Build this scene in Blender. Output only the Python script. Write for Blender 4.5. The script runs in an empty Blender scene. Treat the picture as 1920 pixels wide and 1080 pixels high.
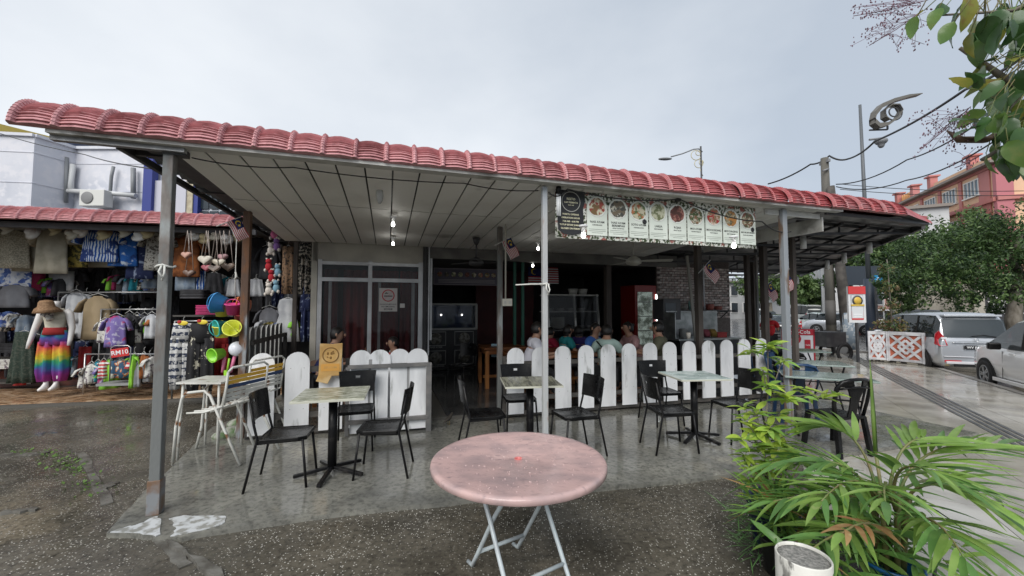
import bpy, math, random
from mathutils import Vector, Matrix, noise as mnoise
R = math.radians
rnd = random.Random(7)
sc = bpy.context.scene
COL = sc.collection
# ---------------------------------------------------------------- camera
F = 750.0
PITCH = math.atan(37/750)
CAMH = 1.68
cd = bpy.data.cameras.new('camera'); cam = bpy.data.objects.new('camera', cd); COL.objects.link(cam)
cam.location = (0, 0, CAMH); cam.rotation_euler = (R(90)+PITCH, 0, 0)
cd.sensor_width = 36; cd.lens = F/1920*36; cd.clip_end = 2000; cd.clip_start = .05
sc.camera = cam
# ---------------------------------------------------------------- world, sun, exposure
SUN_EL, SUN_AZ = R(42), R(196)          # azimuth clockwise from +Y: behind and to the side of the camera
w = bpy.data.worlds.new('World'); sc.world = w; w.use_nodes = True
nt = w.node_tree; nt.nodes.clear(); N = nt.nodes.new; L = nt.links.new
out = N('ShaderNodeOutputWorld'); bg = N('ShaderNodeBackground'); bg.inputs[1].default_value = .1
sky = N('ShaderNodeTexSky'); sky.sky_type = 'NISHITA'; sky.sun_disc = False
sky.sun_elevation = SUN_EL; sky.sun_rotation = SUN_AZ
tc = N('ShaderNodeTexCoord'); mp = N('ShaderNodeMapping'); mp.inputs['Scale'].default_value = (1, 1, 1.8)
nz = N('ShaderNodeTexNoise'); nz.inputs['Scale'].default_value = 1.3; nz.inputs['Detail'].default_value = 6; nz.inputs['Roughness'].default_value = .5
sep = N('ShaderNodeSeparateXYZ')
grad = N('ShaderNodeMath'); grad.operation = 'MULTIPLY_ADD'; grad.inputs[1].default_value = -.42
rmp = N('ShaderNodeMapRange'); rmp.inputs['From Min'].default_value = .28; rmp.inputs['From Max'].default_value = .82
cr = N('ShaderNodeMix'); cr.data_type = 'RGBA'
cr.inputs[6].default_value = (2.55, 2.85, 3.25, 1); cr.inputs[7].default_value = (4.6, 4.75, 4.9, 1)
mx = N('ShaderNodeMix'); mx.data_type = 'RGBA'; mx.inputs[0].default_value = .93
L(tc.outputs['Generated'], mp.inputs[0]); L(mp.outputs[0], nz.inputs[0]); L(tc.outputs['Generated'], sep.inputs[0])
L(sep.outputs[0], grad.inputs[0]); L(nz.outputs[0], grad.inputs[2]); L(grad.outputs[0], rmp.inputs[0])
L(rmp.outputs[0], cr.inputs[0]); L(sky.outputs[0], mx.inputs[6]); L(cr.outputs[2], mx.inputs[7]); L(mx.outputs[2], bg.inputs[0]); L(bg.outputs[0], out.inputs[0])
sd = bpy.data.lights.new('sun', 'SUN'); sd.energy = 1.5; sd.angle = R(45); sd.color = (1, .97, .93)
so = bpy.data.objects.new('sun', sd); COL.objects.link(so)
sdir = Vector((math.sin(SUN_AZ)*math.cos(SUN_EL), math.cos(SUN_AZ)*math.cos(SUN_EL), math.sin(SUN_EL)))
so.rotation_euler = sdir.to_track_quat('Z', 'Y').to_euler(); so.location = sdir*50
sc.view_settings.view_transform = 'Standard'; sc.view_settings.look = 'None'
sc.view_settings.exposure = 1.08; sc.view_settings.gamma = 1; sc.view_settings.use_curve_mapping = False
sc.cycles.max_bounces = 6; sc.cycles.diffuse_bounces = 3; sc.cycles.transparent_max_bounces = 12
sc.cycles.sample_clamp_indirect = 6; sc.cycles.caustics_reflective = False; sc.cycles.caustics_refractive = False
# ---------------------------------------------------------------- coordinates
_cp, _sp = math.cos(PITCH), math.sin(PITCH)
def ray(px, py):
    x, v = (px-960)/F, (540-py)/F
    return Vector((x, _cp - v*_sp, _sp + v*_cp))
def dp(px, py, Y):                       # the point seen at a pixel of the photo, Y metres ahead
    d = ray(px, py); t = Y/d.y
    return Vector((d.x*t, Y, CAMH + d.z*t))
def at(px, py, z=0.0):                   # the point seen at a pixel on the level z
    d = ray(px, py); t = (z-CAMH)/d.z
    return Vector((d.x*t, d.y*t, z))
BA = R(17.2); BO = Vector((-2.86, 3.29, 0)); BU = Vector((math.cos(BA), math.sin(BA), 0)); BV = Vector((-math.sin(BA), math.cos(BA), 0))
def B(u, v, z=0.0): return BO + BU*u + BV*v + Vector((0, 0, z))
def toB(p): d = p-BO; return Vector((d.dot(BU), d.dot(BV), p.z))
QA = R(11); QO = Vector((-8.6, 6.75, 0)); QU = Vector((math.cos(QA), math.sin(QA), 0)); QV = Vector((-math.sin(QA), math.cos(QA), 0))
def Q(a, b, z=0.0): return QO + QU*a + QV*b + Vector((0, 0, z))
def toQ(p): d = p-QO; return Vector((d.dot(QU), d.dot(QV), p.z))
SA = R(29.4)                             # the street runs this far clockwise of +Y
SU = Vector((math.sin(SA), math.cos(SA), 0)); SV = Vector((math.cos(SA), -math.sin(SA), 0))
SO = Vector((10.6, 9.05, 0))
def S(s, t, z=0.0): return SO + SU*s + SV*t + Vector((0, 0, z))
# ---------------------------------------------------------------- mesh builder
class MB:
    def __init__(self, T=None): self.v, self.f, self.m, self.s, self.T, self.c = [], [], [], [], T, 0
    def add(self, vs, fs, smooth=False, T=None):
        b = len(self.v)
        for p in vs:
            p = Vector(p)
            if T is not None: p = T @ p
            if self.T is not None: p = self.T @ p
            self.v.append(p)
        for f in fs: self.f.append([i+b for i in f]); self.m.append(self.c); self.s.append(smooth)
        return self
    def box(self, c, s, T=None, rz=0):
        x, y, z = s[0]/2, s[1]/2, s[2]/2; c = Vector(c); M_ = Matrix.Rotation(rz, 3, 'Z')
        vs = [c + M_ @ Vector((a*x, b*y, d*z)) for d in (-1, 1) for b in (-1, 1) for a in (-1, 1)]
        return self.add(vs, [(0,2,3,1),(4,5,7,6),(0,1,5,4),(2,6,7,3),(0,4,6,2),(1,3,7,5)], False, T)
    def bar(self, p, q, w_, h=None, up=(0, 0, 1)):
        p, q = Vector(p), Vector(q); h = h or w_; d = (q-p).normalized(); up = Vector(up)
        if abs(d.dot(up)) > .98: up = Vector((1, 0, 0))
        a = d.cross(up).normalized(); b = a.cross(d)
        vs = [o + a*i*w_/2 + b*j*h/2 for o in (p, q) for j in (-1, 1) for i in (-1, 1)]
        return self.add(vs, [(0,2,3,1),(4,5,7,6),(0,1,5,4),(2,6,7,3),(0,4,6,2),(1,3,7,5)])
    def tube(self, pts, r, n=8, caps=True, flat=1.0):
        pts = [Vector(p) for p in pts]; k = len(pts); rr = r if isinstance(r, (list, tuple)) else [r]*k
        vs = []; prev = None
        for i, p in enumerate(pts):
            d = (pts[min(i+1, k-1)] - pts[max(i-1, 0)]).normalized()
            if prev is None:
                a = d.cross(Vector((0, 0, 1)))
                if a.length < .05: a = d.cross(Vector((1, 0, 0)))
                a.normalize()
            else:
                a = (prev - d*prev.dot(d))
                if a.length < 1e-5: a = d.orthogonal()
                a.normalize()
            prev = a; b = d.cross(a)
            for j in range(n):
                t = 2*math.pi*j/n; vs.append(p + (a*math.cos(t) + b*math.sin(t)*flat)*rr[i])
        fs = [(i*n+j, i*n+(j+1) % n, (i+1)*n+(j+1) % n, (i+1)*n+j) for i in range(k-1) for j in range(n)]
        self.add(vs, fs, True)
        if caps: b = len(self.v)-len(vs); self.f += [[b+j for j in range(n)][::-1], [b+(k-1)*n+j for j in range(n)]]; self.m += [self.c]*2; self.s += [False]*2
        return self
    def lathe(self, prof, n=20, c=(0, 0, 0), T=None, sx=1, sy=1, smooth=True, wob=None):
        vs = []
        for i, (r, z) in enumerate(prof):
            for j in range(n):
                t = 2*math.pi*j/n; q = r*(1+(wob(t, i) if wob else 0))
                vs.append((c[0]+q*math.cos(t)*sx, c[1]+q*math.sin(t)*sy, c[2]+z))
        k = len(prof)
        fs = [(i*n+j, i*n+(j+1) % n, (i+1)*n+(j+1) % n, (i+1)*n+j) for i in range(k-1) for j in range(n)]
        self.add(vs, fs, smooth, T)
        b = len(self.v)-len(vs)
        if prof[0] == prof[-1]: return self
        if prof[0][0] > 1e-4: self.f.append([b+j for j in range(n)][::-1]); self.m.append(self.c); self.s.append(False)
        if prof[-1][0] > 1e-4: self.f.append([b+(k-1)*n+j for j in range(n)]); self.m.append(self.c); self.s.append(False)
        return self
    def prism(self, poly, h, T=None, z0=0.0):        # polygon in XY pushed up by h
        n = len(poly); vs = [(p[0], p[1], z0) for p in poly] + [(p[0], p[1], z0+h) for p in poly]
        return self.add(vs, [tuple(range(n))[::-1], tuple(range(n, 2*n))] + [(i, (i+1) % n, n+(i+1) % n, n+i) for i in range(n)], False, T)
    def loft(self, rings, smooth=True, caps=True, closed=True):
        n = len(rings[0]); vs = [p for r_ in rings for p in r_]; k = len(rings); e = n if closed else n-1
        fs = [(i*n+j, i*n+(j+1) % n, (i+1)*n+(j+1) % n, (i+1)*n+j) for i in range(k-1) for j in range(e)]
        self.add(vs, fs, smooth)
        if caps: b = len(self.v)-len(vs); self.f += [[b+j for j in range(n)][::-1], [b+(k-1)*n+j for j in range(n)]]; self.m += [self.c]*2; self.s += [smooth]*2
        return self
    def ball(self, c, r, n=12, k=8, T=None):
        r = r if isinstance(r, (tuple, list)) else (r, r, r)
        return self.lathe([(max(1e-5, math.sin(math.pi*i/k)), -math.cos(math.pi*i/k)) for i in range(k+1)], n, T=(T or Matrix()) @ Matrix.Translation(c) @ Matrix.Diagonal((*r, 1)))
    def mesh(self, name):
        me = bpy.data.meshes.new(name); me.from_pydata([tuple(p) for p in self.v], [], self.f)
        me.polygons.foreach_set('material_index', self.m); me.polygons.foreach_set('use_smooth', self.s); me.update()
        return me
    def build(self, name, mat_, parent=None, loc=(0, 0, 0), rz=0, bevel=0, seg=2, fix=True):
        me = self.mesh(name)
        for m_ in (mat_ if isinstance(mat_, (list, tuple)) else [mat_]): me.materials.append(m_)
        if fix: fixn(me)
        o = put(name, me, parent, loc, rz)
        if bevel: md = o.modifiers.new('bevel', 'BEVEL'); md.width = bevel; md.segments = seg; md.limit_method = 'ANGLE'
        return o
import bmesh
def fixn(me):
    bm = bmesh.new(); bm.from_mesh(me); bmesh.ops.recalc_face_normals(bm, faces=bm.faces); bm.to_mesh(me); bm.free()
def put(name, me, parent=None, loc=(0, 0, 0), rz=0, rot=None, scale=None):
    o = bpy.data.objects.new(name, me); COL.objects.link(o); o.location = loc
    o.rotation_euler = rot if rot else (0, 0, rz)
    if scale: o.scale = scale if isinstance(scale, (tuple, list, Vector)) else (scale,)*3
    if parent: o.parent = parent
    return o
def tag(o, label=None, cat=None, group=None, kind=None):
    if label: o['label'] = label
    if cat: o['category'] = cat
    if group: o['group'] = group
    if kind: o['kind'] = kind
    return o
def thing(name, label, cat, loc=(0, 0, 0), rz=0, group=None):
    return tag(put(name, None, None, loc, rz), label, cat, group)
def copy_tree(o, parent=None, loc=None, rz=None, label=None, group=None, swap=None):
    c = o.copy(); COL.objects.link(c)
    if parent: c.parent = parent
    if loc is not None: c.location = loc
    if rz is not None: c.rotation_euler = (0, 0, rz)
    if label: c['label'] = label
    if group: c['group'] = group
    for ch in list(o.children): copy_tree(ch, c)
    return c
def struct(o): o['kind'] = 'structure'; return o
def stuff(o): o['kind'] = 'stuff'; return o
# ---------------------------------------------------------------- materials
MATS = {}
def mat(name, col, rough=.6, c2=None, sc_=5, lo=.4, hi=.6, bump=0, bs=40, r2=None, st=None, vary=0, metal=0, emit=0, trans=0,
        coat=0, spec=.5, kind='noise', det=5, c3=None, sc3=2, lo3=.5, hi3=.62, ior=1.45, alpha=1, world=False):
    if name in MATS: return MATS[name]
    m = bpy.data.materials.new(name); MATS[name] = m; m.use_nodes = True; t = m.node_tree; N = t.nodes.new; L = t.links.new
    b = t.nodes['Principled BSDF']; b.inputs['Base Color'].default_value = (*col, 1); b.inputs['Roughness'].default_value = rough
    b.inputs['Metallic'].default_value = metal; b.inputs['Specular IOR Level'].default_value = spec; b.inputs['IOR'].default_value = ior
    b.inputs['Transmission Weight'].default_value = trans; b.inputs['Coat Weight'].default_value = coat; b.inputs['Coat Roughness'].default_value = .08
    b.inputs['Alpha'].default_value = alpha
    if emit: b.inputs['Emission Color'].default_value = (*col, 1); b.inputs['Emission Strength'].default_value = emit
    tc = N('ShaderNodeTexCoord'); mp = N('ShaderNodeMapping'); L((N('ShaderNodeNewGeometry').outputs['Position'] if world else tc.outputs['Object']), mp.inputs[0])
    if st: mp.inputs['Scale'].default_value = st
    oi = None; src = None
    def tex(kind, scale):
        if kind == 'noise': n = N('ShaderNodeTexNoise'); n.inputs['Scale'].default_value = scale; n.inputs['Detail'].default_value = det; o = n.outputs['Fac']
        elif kind == 'voronoi': n = N('ShaderNodeTexVoronoi'); n.inputs['Scale'].default_value = scale; o = n.outputs['Distance']
        elif kind == 'wave': n = N('ShaderNodeTexWave'); n.inputs['Scale'].default_value = scale; n.inputs['Distortion'].default_value = 4; n.inputs['Detail'].default_value = 3; o = n.outputs['Fac']
        elif kind == 'bands': n = N('ShaderNodeTexWave'); n.inputs['Scale'].default_value = scale; n.inputs['Distortion'].default_value = 0; n.bands_direction = 'Z'; o = n.outputs['Fac']
        L(mp.outputs[0], n.inputs['Vector']); return o
    def rng(o, a, b_):
        r_ = N('ShaderNodeMapRange'); r_.inputs['From Min'].default_value = a; r_.inputs['From Max'].default_value = b_; L(o, r_.inputs[0]); return r_.outputs[0]
    def mix(fac, a, b_):
        x = N('ShaderNodeMix'); x.data_type = 'RGBA'; L(fac, x.inputs[0])
        for i, q in ((6, a), (7, b_)):
            if isinstance(q, tuple): x.inputs[i].default_value = (*q, 1)
            else: L(q, x.inputs[i])
        return x.outputs[2]
    cur = col; fac = None
    if c2: fac = rng(tex(kind, sc_), lo, hi); cur = mix(fac, cur, c2)
    if c3: cur = mix(rng(tex('noise', sc3), lo3, hi3), cur, c3)
    if vary:
        oi = N('ShaderNodeObjectInfo'); h = N('ShaderNodeHueSaturation'); mr = N('ShaderNodeMapRange')
        mr.inputs['To Min'].default_value = 1-vary; mr.inputs['To Max'].default_value = 1+vary; L(oi.outputs['Random'], mr.inputs[0]); L(mr.outputs[0], h.inputs['Value'])
        if isinstance(cur, tuple): h.inputs['Color'].default_value = (*cur, 1)
        else: L(cur, h.inputs['Color'])
        cur = h.outputs[0]
    if not isinstance(cur, tuple):
        L(cur, b.inputs['Base Color'])
        if emit: L(cur, b.inputs['Emission Color'])
    if r2 is not None:
        f2 = rng(tex('noise', sc_*.7+.6), .42, .6); x = N('ShaderNodeMix'); L(f2, x.inputs[0]); x.inputs[2].default_value = rough; x.inputs[3].default_value = r2; L(x.outputs[0], b.inputs['Roughness'])
    if bump:
        bp = N('ShaderNodeBump'); bp.inputs['Strength'].default_value = min(1, bump); bp.inputs['Distance'].default_value = .01; L(tex('noise', bs), bp.inputs['Height']); L(bp.outputs[0], b.inputs['Normal'])
    m['b'] = 1
    return m
def bs_of(m): return m.node_tree.nodes['Principled BSDF']
def sub_trans(m, amt=.3):       # thin leaf: some light passes through
    t = m.node_tree; b = bs_of(m); b.inputs['Subsurface Weight'].default_value = 0
    tr = t.nodes.new('ShaderNodeBsdfTranslucent'); mx = t.nodes.new('ShaderNodeMixShader'); mx.inputs[0].default_value = amt
    o = t.nodes['Material Output']
    s = b.inputs['Base Color']
    if s.is_linked: t.links.new(s.links[0].from_socket, tr.inputs[0])
    else: tr.inputs[0].default_value = s.default_value
    t.links.new(b.outputs[0], mx.inputs[1]); t.links.new(tr.outputs[0], mx.inputs[2]); t.links.new(mx.outputs[0], o.inputs[0])
    return m
def text(s, size, m, parent=None, T=None, name='lettering', align='CENTER', ext=.0008, xs=1):
    c = bpy.data.curves.new(name, 'FONT'); c.body = s; c.size = size; c.align_x = align; c.align_y = 'CENTER'; c.extrude = ext; c.resolution_u = 2; c.offset = size*.012
    o = bpy.data.objects.new(name, c); COL.objects.link(o)
    bpy.context.view_layer.update(); dg = bpy.context.evaluated_depsgraph_get()
    me = bpy.data.meshes.new_from_object(o.evaluated_get(dg)); bpy.data.objects.remove(o)
    me.name = name
    if not me.materials: me.materials.append(m)
    else: me.materials[0] = m
    T = (T or Matrix()) @ Matrix.Diagonal((xs, 1, 1, 1))
    me.transform(T)
    return put(name, me, parent)
UP = Matrix.Rotation(R(90), 4, 'X')     # drawing plane XY stood up: x stays, y becomes z, facing -Y
def face(x, y, z): return Matrix.Translation((x, y, z)) @ UP
STEEL = mat('painted_steel', (.15, .158, .155), .5, c2=(.12, .07, .045), sc_=5, lo=.5, hi=.6, bump=.3, bs=60, st=(1, 1, .3), c3=(.27, .29, .29), sc3=5, lo3=.54, hi3=.64)
RUST = mat('rusty_steel', (.13, .075, .05), .6, c2=(.30, .33, .35), sc_=5, lo=.52, hi=.62, bump=.4, bs=70, st=(1, 1, .3), c3=(.2, .09, .04), sc3=9)
WPOST = mat('whitewashed_steel', (.40, .41, .41), .5, c2=(.22, .11, .06), sc_=6, lo=.6, hi=.68, bump=.3, bs=60, st=(1, 1, .3), c3=(.36, .4, .44), sc3=2.2)
DARKW = mat('dark_timber', (.055, .045, .04), .7, c2=(.09, .075, .065), sc_=6, st=(1, 1, .2), bump=.4, bs=50)
DARKM = mat('dark_metal', (.035, .036, .04), .5, c2=(.06, .06, .062), sc_=5)
BLACKP = mat('black_plastic', (.006, .006, .0065), .16, c2=(.012, .012, .012), sc_=6, r2=.3, spec=.22, bump=.15, bs=90)
BLACKM = mat('black_tube', (.008, .008, .009), .3, spec=.25, c2=(.03, .028, .026), sc_=10, lo=.55, hi=.7)
WHITEP = mat('white_paint', (.74, .75, .76), .5, c2=(.52, .53, .54), sc_=3, lo=.5, hi=.75, bump=.25, bs=40, vary=.05)
PICKET = mat('white_picket_paint', world=True, col=(.80, .81, .82), rough=.45, c2=(.55, .56, .57), sc_=4, lo=.52, hi=.74, bump=.5, bs=22, st=(1, 1, .25), vary=.06, c3=(.45, .46, .45), sc3=9, lo3=.62, hi3=.72)
ALU = mat('aluminium', (.5, .51, .52), .4, metal=.3, c2=(.4, .4, .41), sc_=4)
GLASS = mat('clear_glass', (.9, .93, .93), .03, trans=1, spec=.5)
def glassy(name, col=(.03, .035, .04), f=.55):
    if name in MATS: return MATS[name]
    m = mat(name, col, .05); t = m.node_tree; b = bs_of(m); tr = t.nodes.new('ShaderNodeBsdfTransparent'); mx = t.nodes.new('ShaderNodeMixShader')
    mx.inputs[0].default_value = f; t.links.new(tr.outputs[0], mx.inputs[1]); t.links.new(b.outputs[0], mx.inputs[2]); t.links.new(mx.outputs[0], t.nodes['Material Output'].inputs[0]); return m
PANE = glassy('window_pane', (.02, .022, .025), .3)
CARGLASS = glassy('car_glass', (.03, .04, .045), .8)
# ================================================================ GROUND
def wetnodes(m, dots=True, cracks=True, base=((.05, .045, .04), (.12, .105, .085)), patch=(.2, .17, .12), dotcol=(.62, .6, .55), pud=(.42, .6), dry=.5, bd=.012):
    t = m.node_tree; N = t.nodes.new; L = t.links.new; b = bs_of(m)
    tc = N('ShaderNodeTexCoord')
    def noise_(s, d=6, r_=.6): n = N('ShaderNodeTexNoise'); n.inputs['Scale'].default_value = s; n.inputs['Detail'].default_value = d; n.inputs['Roughness'].default_value = r_; L(tc.outputs['Object'], n.inputs['Vector']); return n.outputs['Fac']
    def rng(o, a, c, x=0, y=1): r_ = N('ShaderNodeMapRange'); r_.inputs['From Min'].default_value = a; r_.inputs['From Max'].default_value = c; r_.inputs['To Min'].default_value = x; r_.inputs['To Max'].default_value = y; L(o, r_.inputs[0]); return r_.outputs[0]
    def mix(f, a, c):
        x = N('ShaderNodeMix'); x.data_type = 'RGBA'; L(f, x.inputs[0])
        for i, q in ((6, a), (7, c)):
            if isinstance(q, tuple): x.inputs[i].default_value = (*q, 1)
            else: L(q, x.inputs[i])
        return x.outputs[2]
    def mul(a, c, op='MULTIPLY'):
        x = N('ShaderNodeMath'); x.operation = op
        for i, q in ((0, a), (1, c)):
            if isinstance(q, (int, float)): x.inputs[i].default_value = q
            else: L(q, x.inputs[i])
        return x.outputs[0]
    c = mix(rng(noise_(1.3), .35, .65), *base)
    c = mix(rng(noise_(.55, 4), .56, .66), c, patch)
    c = mix(rng(noise_(22, 4, .7), .45, .75), c, tuple(x*.45 for x in base[0]))
    height = noise_(60, 5, .7)
    if dots:
        v = N('ShaderNodeTexVoronoi'); v.inputs['Scale'].default_value = 62; L(tc.outputs['Object'], v.inputs['Vector'])
        v2 = N('ShaderNodeSeparateColor'); L(v.outputs['Color'], v2.inputs[0])
        sel = rng(v2.outputs[0], .56, .66); near = rng(v.outputs['Distance'], .34, .22)
        area = rng(noise_(.8, 5), .36, .52)
        d = mul(mul(sel, near), area); c = mix(d, c, dotcol); height = mul(height, mul(mul(sel, near), .6), 'ADD')
    if cracks:
        v = N('ShaderNodeTexVoronoi'); v.feature = 'DISTANCE_TO_EDGE'; v.inputs['Scale'].default_value = .28
        dist = N('ShaderNodeTexNoise'); dist.inputs['Scale'].default_value = 3; dist.inputs['Detail'].default_value = 6; L(tc.outputs['Object'], dist.inputs['Vector'])
        add = N('ShaderNodeMix'); add.data_type = 'RGBA'; add.inputs[0].default_value = .25; L(tc.outputs['Object'], add.inputs[6]); L(dist.outputs['Color'], add.inputs[7]); L(add.outputs[2], v.inputs['Vector'])
        k = rng(v.outputs['Distance'], .0, .005); c = mix(k, tuple(x*.25 for x in base[0]), c)
    L(c, b.inputs['Base Color'])
    L(rng(noise_(1.7, 6), pud[0], pud[1], .045, dry), b.inputs['Roughness'])
    wetb = rng(noise_(1.7, 6), pud[0], pud[1], .06, .8)
    bp = N('ShaderNodeBump'); bp.inputs['Distance'].default_value = .012; L(wetb, bp.inputs['Strength']); L(height, bp.inputs['Height']); bp.inputs['Distance'].default_value = bd; L(bp.outputs[0], b.inputs['Normal'])
    return m
ASPH = wetnodes(mat('wet_exposed_aggregate', (.08, .07, .06), .4), cracks=False, base=((.055, .050, .040), (.125, .112, .088)), patch=(.20, .17, .125), dotcol=(.52, .50, .45), pud=(.38, .66), dry=.36, bd=.005)
CONC = wetnodes(mat('wet_concrete', (.2, .2, .19), .3), dots=False, cracks=False, base=((.13, .13, .118), (.26, .255, .22)), patch=(.33, .31, .25), pud=(.46, .66), dry=.26, bd=.0025)
ROADM = wetnodes(mat('wet_road', (.05, .05, .05), .2), dots=False, cracks=False, base=((.085, .085, .087), (.10, .10, .10)), patch=(.085, .085, .085), pud=(.3, .7), dry=.3, bd=.002)
KERBM = mat('kerb_concrete', (.33, .32, .3), .5, c2=(.22, .2, .18), sc_=3, bump=.4)
YEL = mat('yellow_line_paint', (.62, .42, .08), .5, c2=(.35, .27, .1), sc_=6)
g = MB(); g.add([(-400, -60, -.16), (500, -60, -.16), (500, 900, -.16), (-400, 900, -.16)], [(0, 1, 2, 3)]); struct(g.build('ground', ROADM))
# yard of worn asphalt, level 0, from the camera to the shops
yd = MB(); yd.prism([(-30, -4), (1.6, -4), (2.5, 3.3), tuple(B(6.15, -.6).xy), tuple(B(6, 3).xy), tuple(B(.2, 6).xy), (-30, 12)], .15, z0=-.15); struct(yd.build('yard', ASPH))
def wob(pts, n=5, a=.03):
    o = []
    for i in range(len(pts)-1):
        p, q = Vector(pts[i]), Vector(pts[i+1])
        for k in range(n): r_ = p.lerp(q, k/n); o.append((r_.x+rnd.uniform(-a, a), r_.y+rnd.uniform(-a, a)))
    o.append(tuple(pts[-1])); return o
px = [(203, 998), (265, 1001), (300, 1008), (345, 1006), (430, 990), (620, 963), (800, 945), (950, 930), (1130, 914), (1250, 904), (1400, 885)]
front = wob([at(x, y, .035).xy for x, y in px], 4, .012)
left_ = wob([at(400, 800, .035).xy, at(330, 868, .035).xy, at(262, 930, .035).xy, at(203, 998, .035).xy], 4, .012)
poly = front + [tuple(B(6.2, -.7).xy), tuple(B(9.2, -.7).xy), tuple(B(9.2, 4).xy), tuple(B(.0, 4).xy)] + left_[:-1]
cf = MB(); cf.prism(poly, .04, z0=-.004); struct(cf.build('concrete_floor', CONC))
# flaking white paint at the floor corner, bright puddle sheen painted into it
WPAINT_SHEEN = mat('floor_paint_and_puddle_sheen', (.52, .54, .55), .1, c2=(.26, .26, .24), sc_=16, lo=.48, hi=.62, bump=.1)
for q in ([(207, 997), (262, 999), (293, 1005), (303, 1000), (303, 972), (290, 968), (262, 982), (235, 988)], [(318, 972), (345, 966), (420, 967), (424, 978), (405, 987), (345, 1001), (322, 1004), (330, 988)]):
    pm = MB(); pm.prism(wob([at(x, y, .04).xy for x, y in q]+[at(*q[0], .04).xy], 4, .008)[:-1], .004, z0=.0362); struct(pm.build('floor_paint_sheen', WPAINT_SHEEN))
# cracked curb strips and weeds in the yard on the left
STRIP = mat('old_concrete_strip', (.15, .145, .13), .25, c2=(.07, .065, .055), sc_=5, bump=.6, bs=30)
def strip(pa, pb, w_, h=.03, name='drain_edge'):
    a, b = at(*pa), at(*pb); m = MB(); n = 8
    d = (b-a).normalized(); s = Vector((-d.y, d.x, 0))
    l_ = [a.lerp(b, i/n)+s*(w_/2+rnd.uniform(-.02, .02)) for i in range(n+1)]; r_ = [a.lerp(b, i/n)-s*(w_/2+rnd.uniform(-.02, .02)) for i in range(n+1)]
    m.prism([p.xy for p in l_]+[p.xy for p in r_[::-1]], h, z0=-.005+h*.01); struct(m.build(name, STRIP))
strip((150, 850), (205, 945), .07, .014); strip((0, 855), (90, 850), .08, .02); strip((290, 1008), (350, 1062), .05, .014); strip((190, 918), (215, 905), .10, .018)
strip((0, 965), (70, 957), .05, .025); strip((300, 1010), (420, 1090), .035, .03)
WEED = sub_trans(mat('weed_green', (.12, .22, .045), .5, vary=.2), .3)
m = MB()
for i in range(240):
    t = rnd.random(); ln = [((0, 848), (95, 850)), ((95, 850), (150, 880)), ((120, 870), (190, 930)), ((430, 790), (445, 800))][rnd.choices((0, 1, 2, 3), (2, 4, 4, 1))[0]]
    p = at(ln[0][0]+(ln[1][0]-ln[0][0])*t, ln[0][1]+(ln[1][1]-ln[0][1])*t) + Vector((rnd.gauss(0, .07), rnd.gauss(0, .06), .0))
    a = rnd.uniform(0, 6.28); l_ = rnd.uniform(.015, .05); d = Vector((math.cos(a), math.sin(a), .5))*l_; s = Vector((-math.sin(a), math.cos(a), 0))*l_*.35
    m.add([p, p+d*.5+s, p+d, p+d*.5-s], [(0, 1, 2, 3)])
stuff(m.build('weeds', WEED, fix=False))['label'] = 'small green weeds along the cracked edge of the yard'
# rubble stones beside the folded chairs
# pavement with paving tiles, kerb, yellow line, tactile strip
PAVE = mat('polished_paving', (.38, .36, .31), .09, world=True, c2=(.27, .25, .215), sc_=2.2, r2=.2, vary=.1, bump=.06, bs=25, c3=(.42, .4, .36), sc3=1)
GROUT = mat('dark_joint', (.09, .085, .075), .5)
kerb_far = S(5.2, 0)
ppoly = [S(-9, 0), S(5.6, 0), at(1695, 669, 0), at(1560, 655, 0), at(1450, 650, 0), B(12.5, 9), B(9.2, 4), B(9.2, -.7), B(6.15, -.7), Vector((2.75, 3.6, 0)), Vector((2.2, 2.2, 0)), Vector((1.7, -4, 0)), S(-14, 0)]
bpoly = ppoly[:5] + [B(12.5, 9), B(7.2, 8), B(4, 0), Vector((.5, 0, 0)), Vector((.5, -6, 0)), S(-14, 0)]
ppoly = ppoly[:5] + [B(12.5, 9), B(8.6, 4), B(6, -.2), Vector((2.3, 3.4, 0)), Vector((1.6, 2.2, 0)), Vector((1.1, -4, 0)), S(-14, 0)]
def inside(p, poly):
    c = False; n = len(poly)
    for i in range(n):
        a, b = poly[i], poly[i-1]
        if (a.y > p.y) != (b.y > p.y) and p.x < (b.x-a.x)*(p.y-a.y)/(b.y-a.y)+a.x: c = not c
    return c
pv = MB(); pv.prism([p.xy for p in ppoly], .128, z0=-.15); pav = struct(pv.build('pavement', GROUT))
tile_me = MB().box((0, 0, .006), (.594, .594, .012)).mesh('paving_tile'); tile_me.materials.append(PAVE)
half = MB().box((0, 0, .006), (.594, .594, .012)); 
TP0, TP1 = at(1562, 650, 0), at(1925, 832, 0); tdir = (TP1-TP0).normalized(); tnor = Vector((-tdir.y, tdir.x, 0))
cands = []
for i in range(-26, 30):
    for j in range(-26, 2):
        p = S(i*.6, j*.6+.27)
        if inside(p, ppoly) and all(inside(p+SU*a+SV*.3, bpoly) and inside(p+SU*a-SV*.3, bpoly) for a in (-.3, .3)) and p.y > .2 and p.x/p.y < 1.6: cands.append(p)
cands.sort(key=lambda p: p.length)
rest = MB()
for k, p in enumerate(cands):
    if k < 300:
        o = put('paving_tile', tile_me, pav, (p.x, p.y, -.019+rnd.uniform(-.0005, .0005)), -SA)
    else: rest.box((p.x, p.y, -.013), (.594, .594, .012), rz=-SA)
if rest.v: stuff(rest.build('paving_tile', PAVE, pav))
TAC = mat('tactile_strip_grey', (.06, .06, .062), .3, c2=(.1, .1, .1), sc_=4)
for k in range(4):
    off = -.135+k*.09; a = TP0+tnor*off; b = TP1+tdir*3+tnor*off
    m = MB(); m.bar((a.x, a.y, -.002), (b.x, b.y, -.002), .045, .012); struct(m.build('tactile_strip', TAC))
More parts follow.
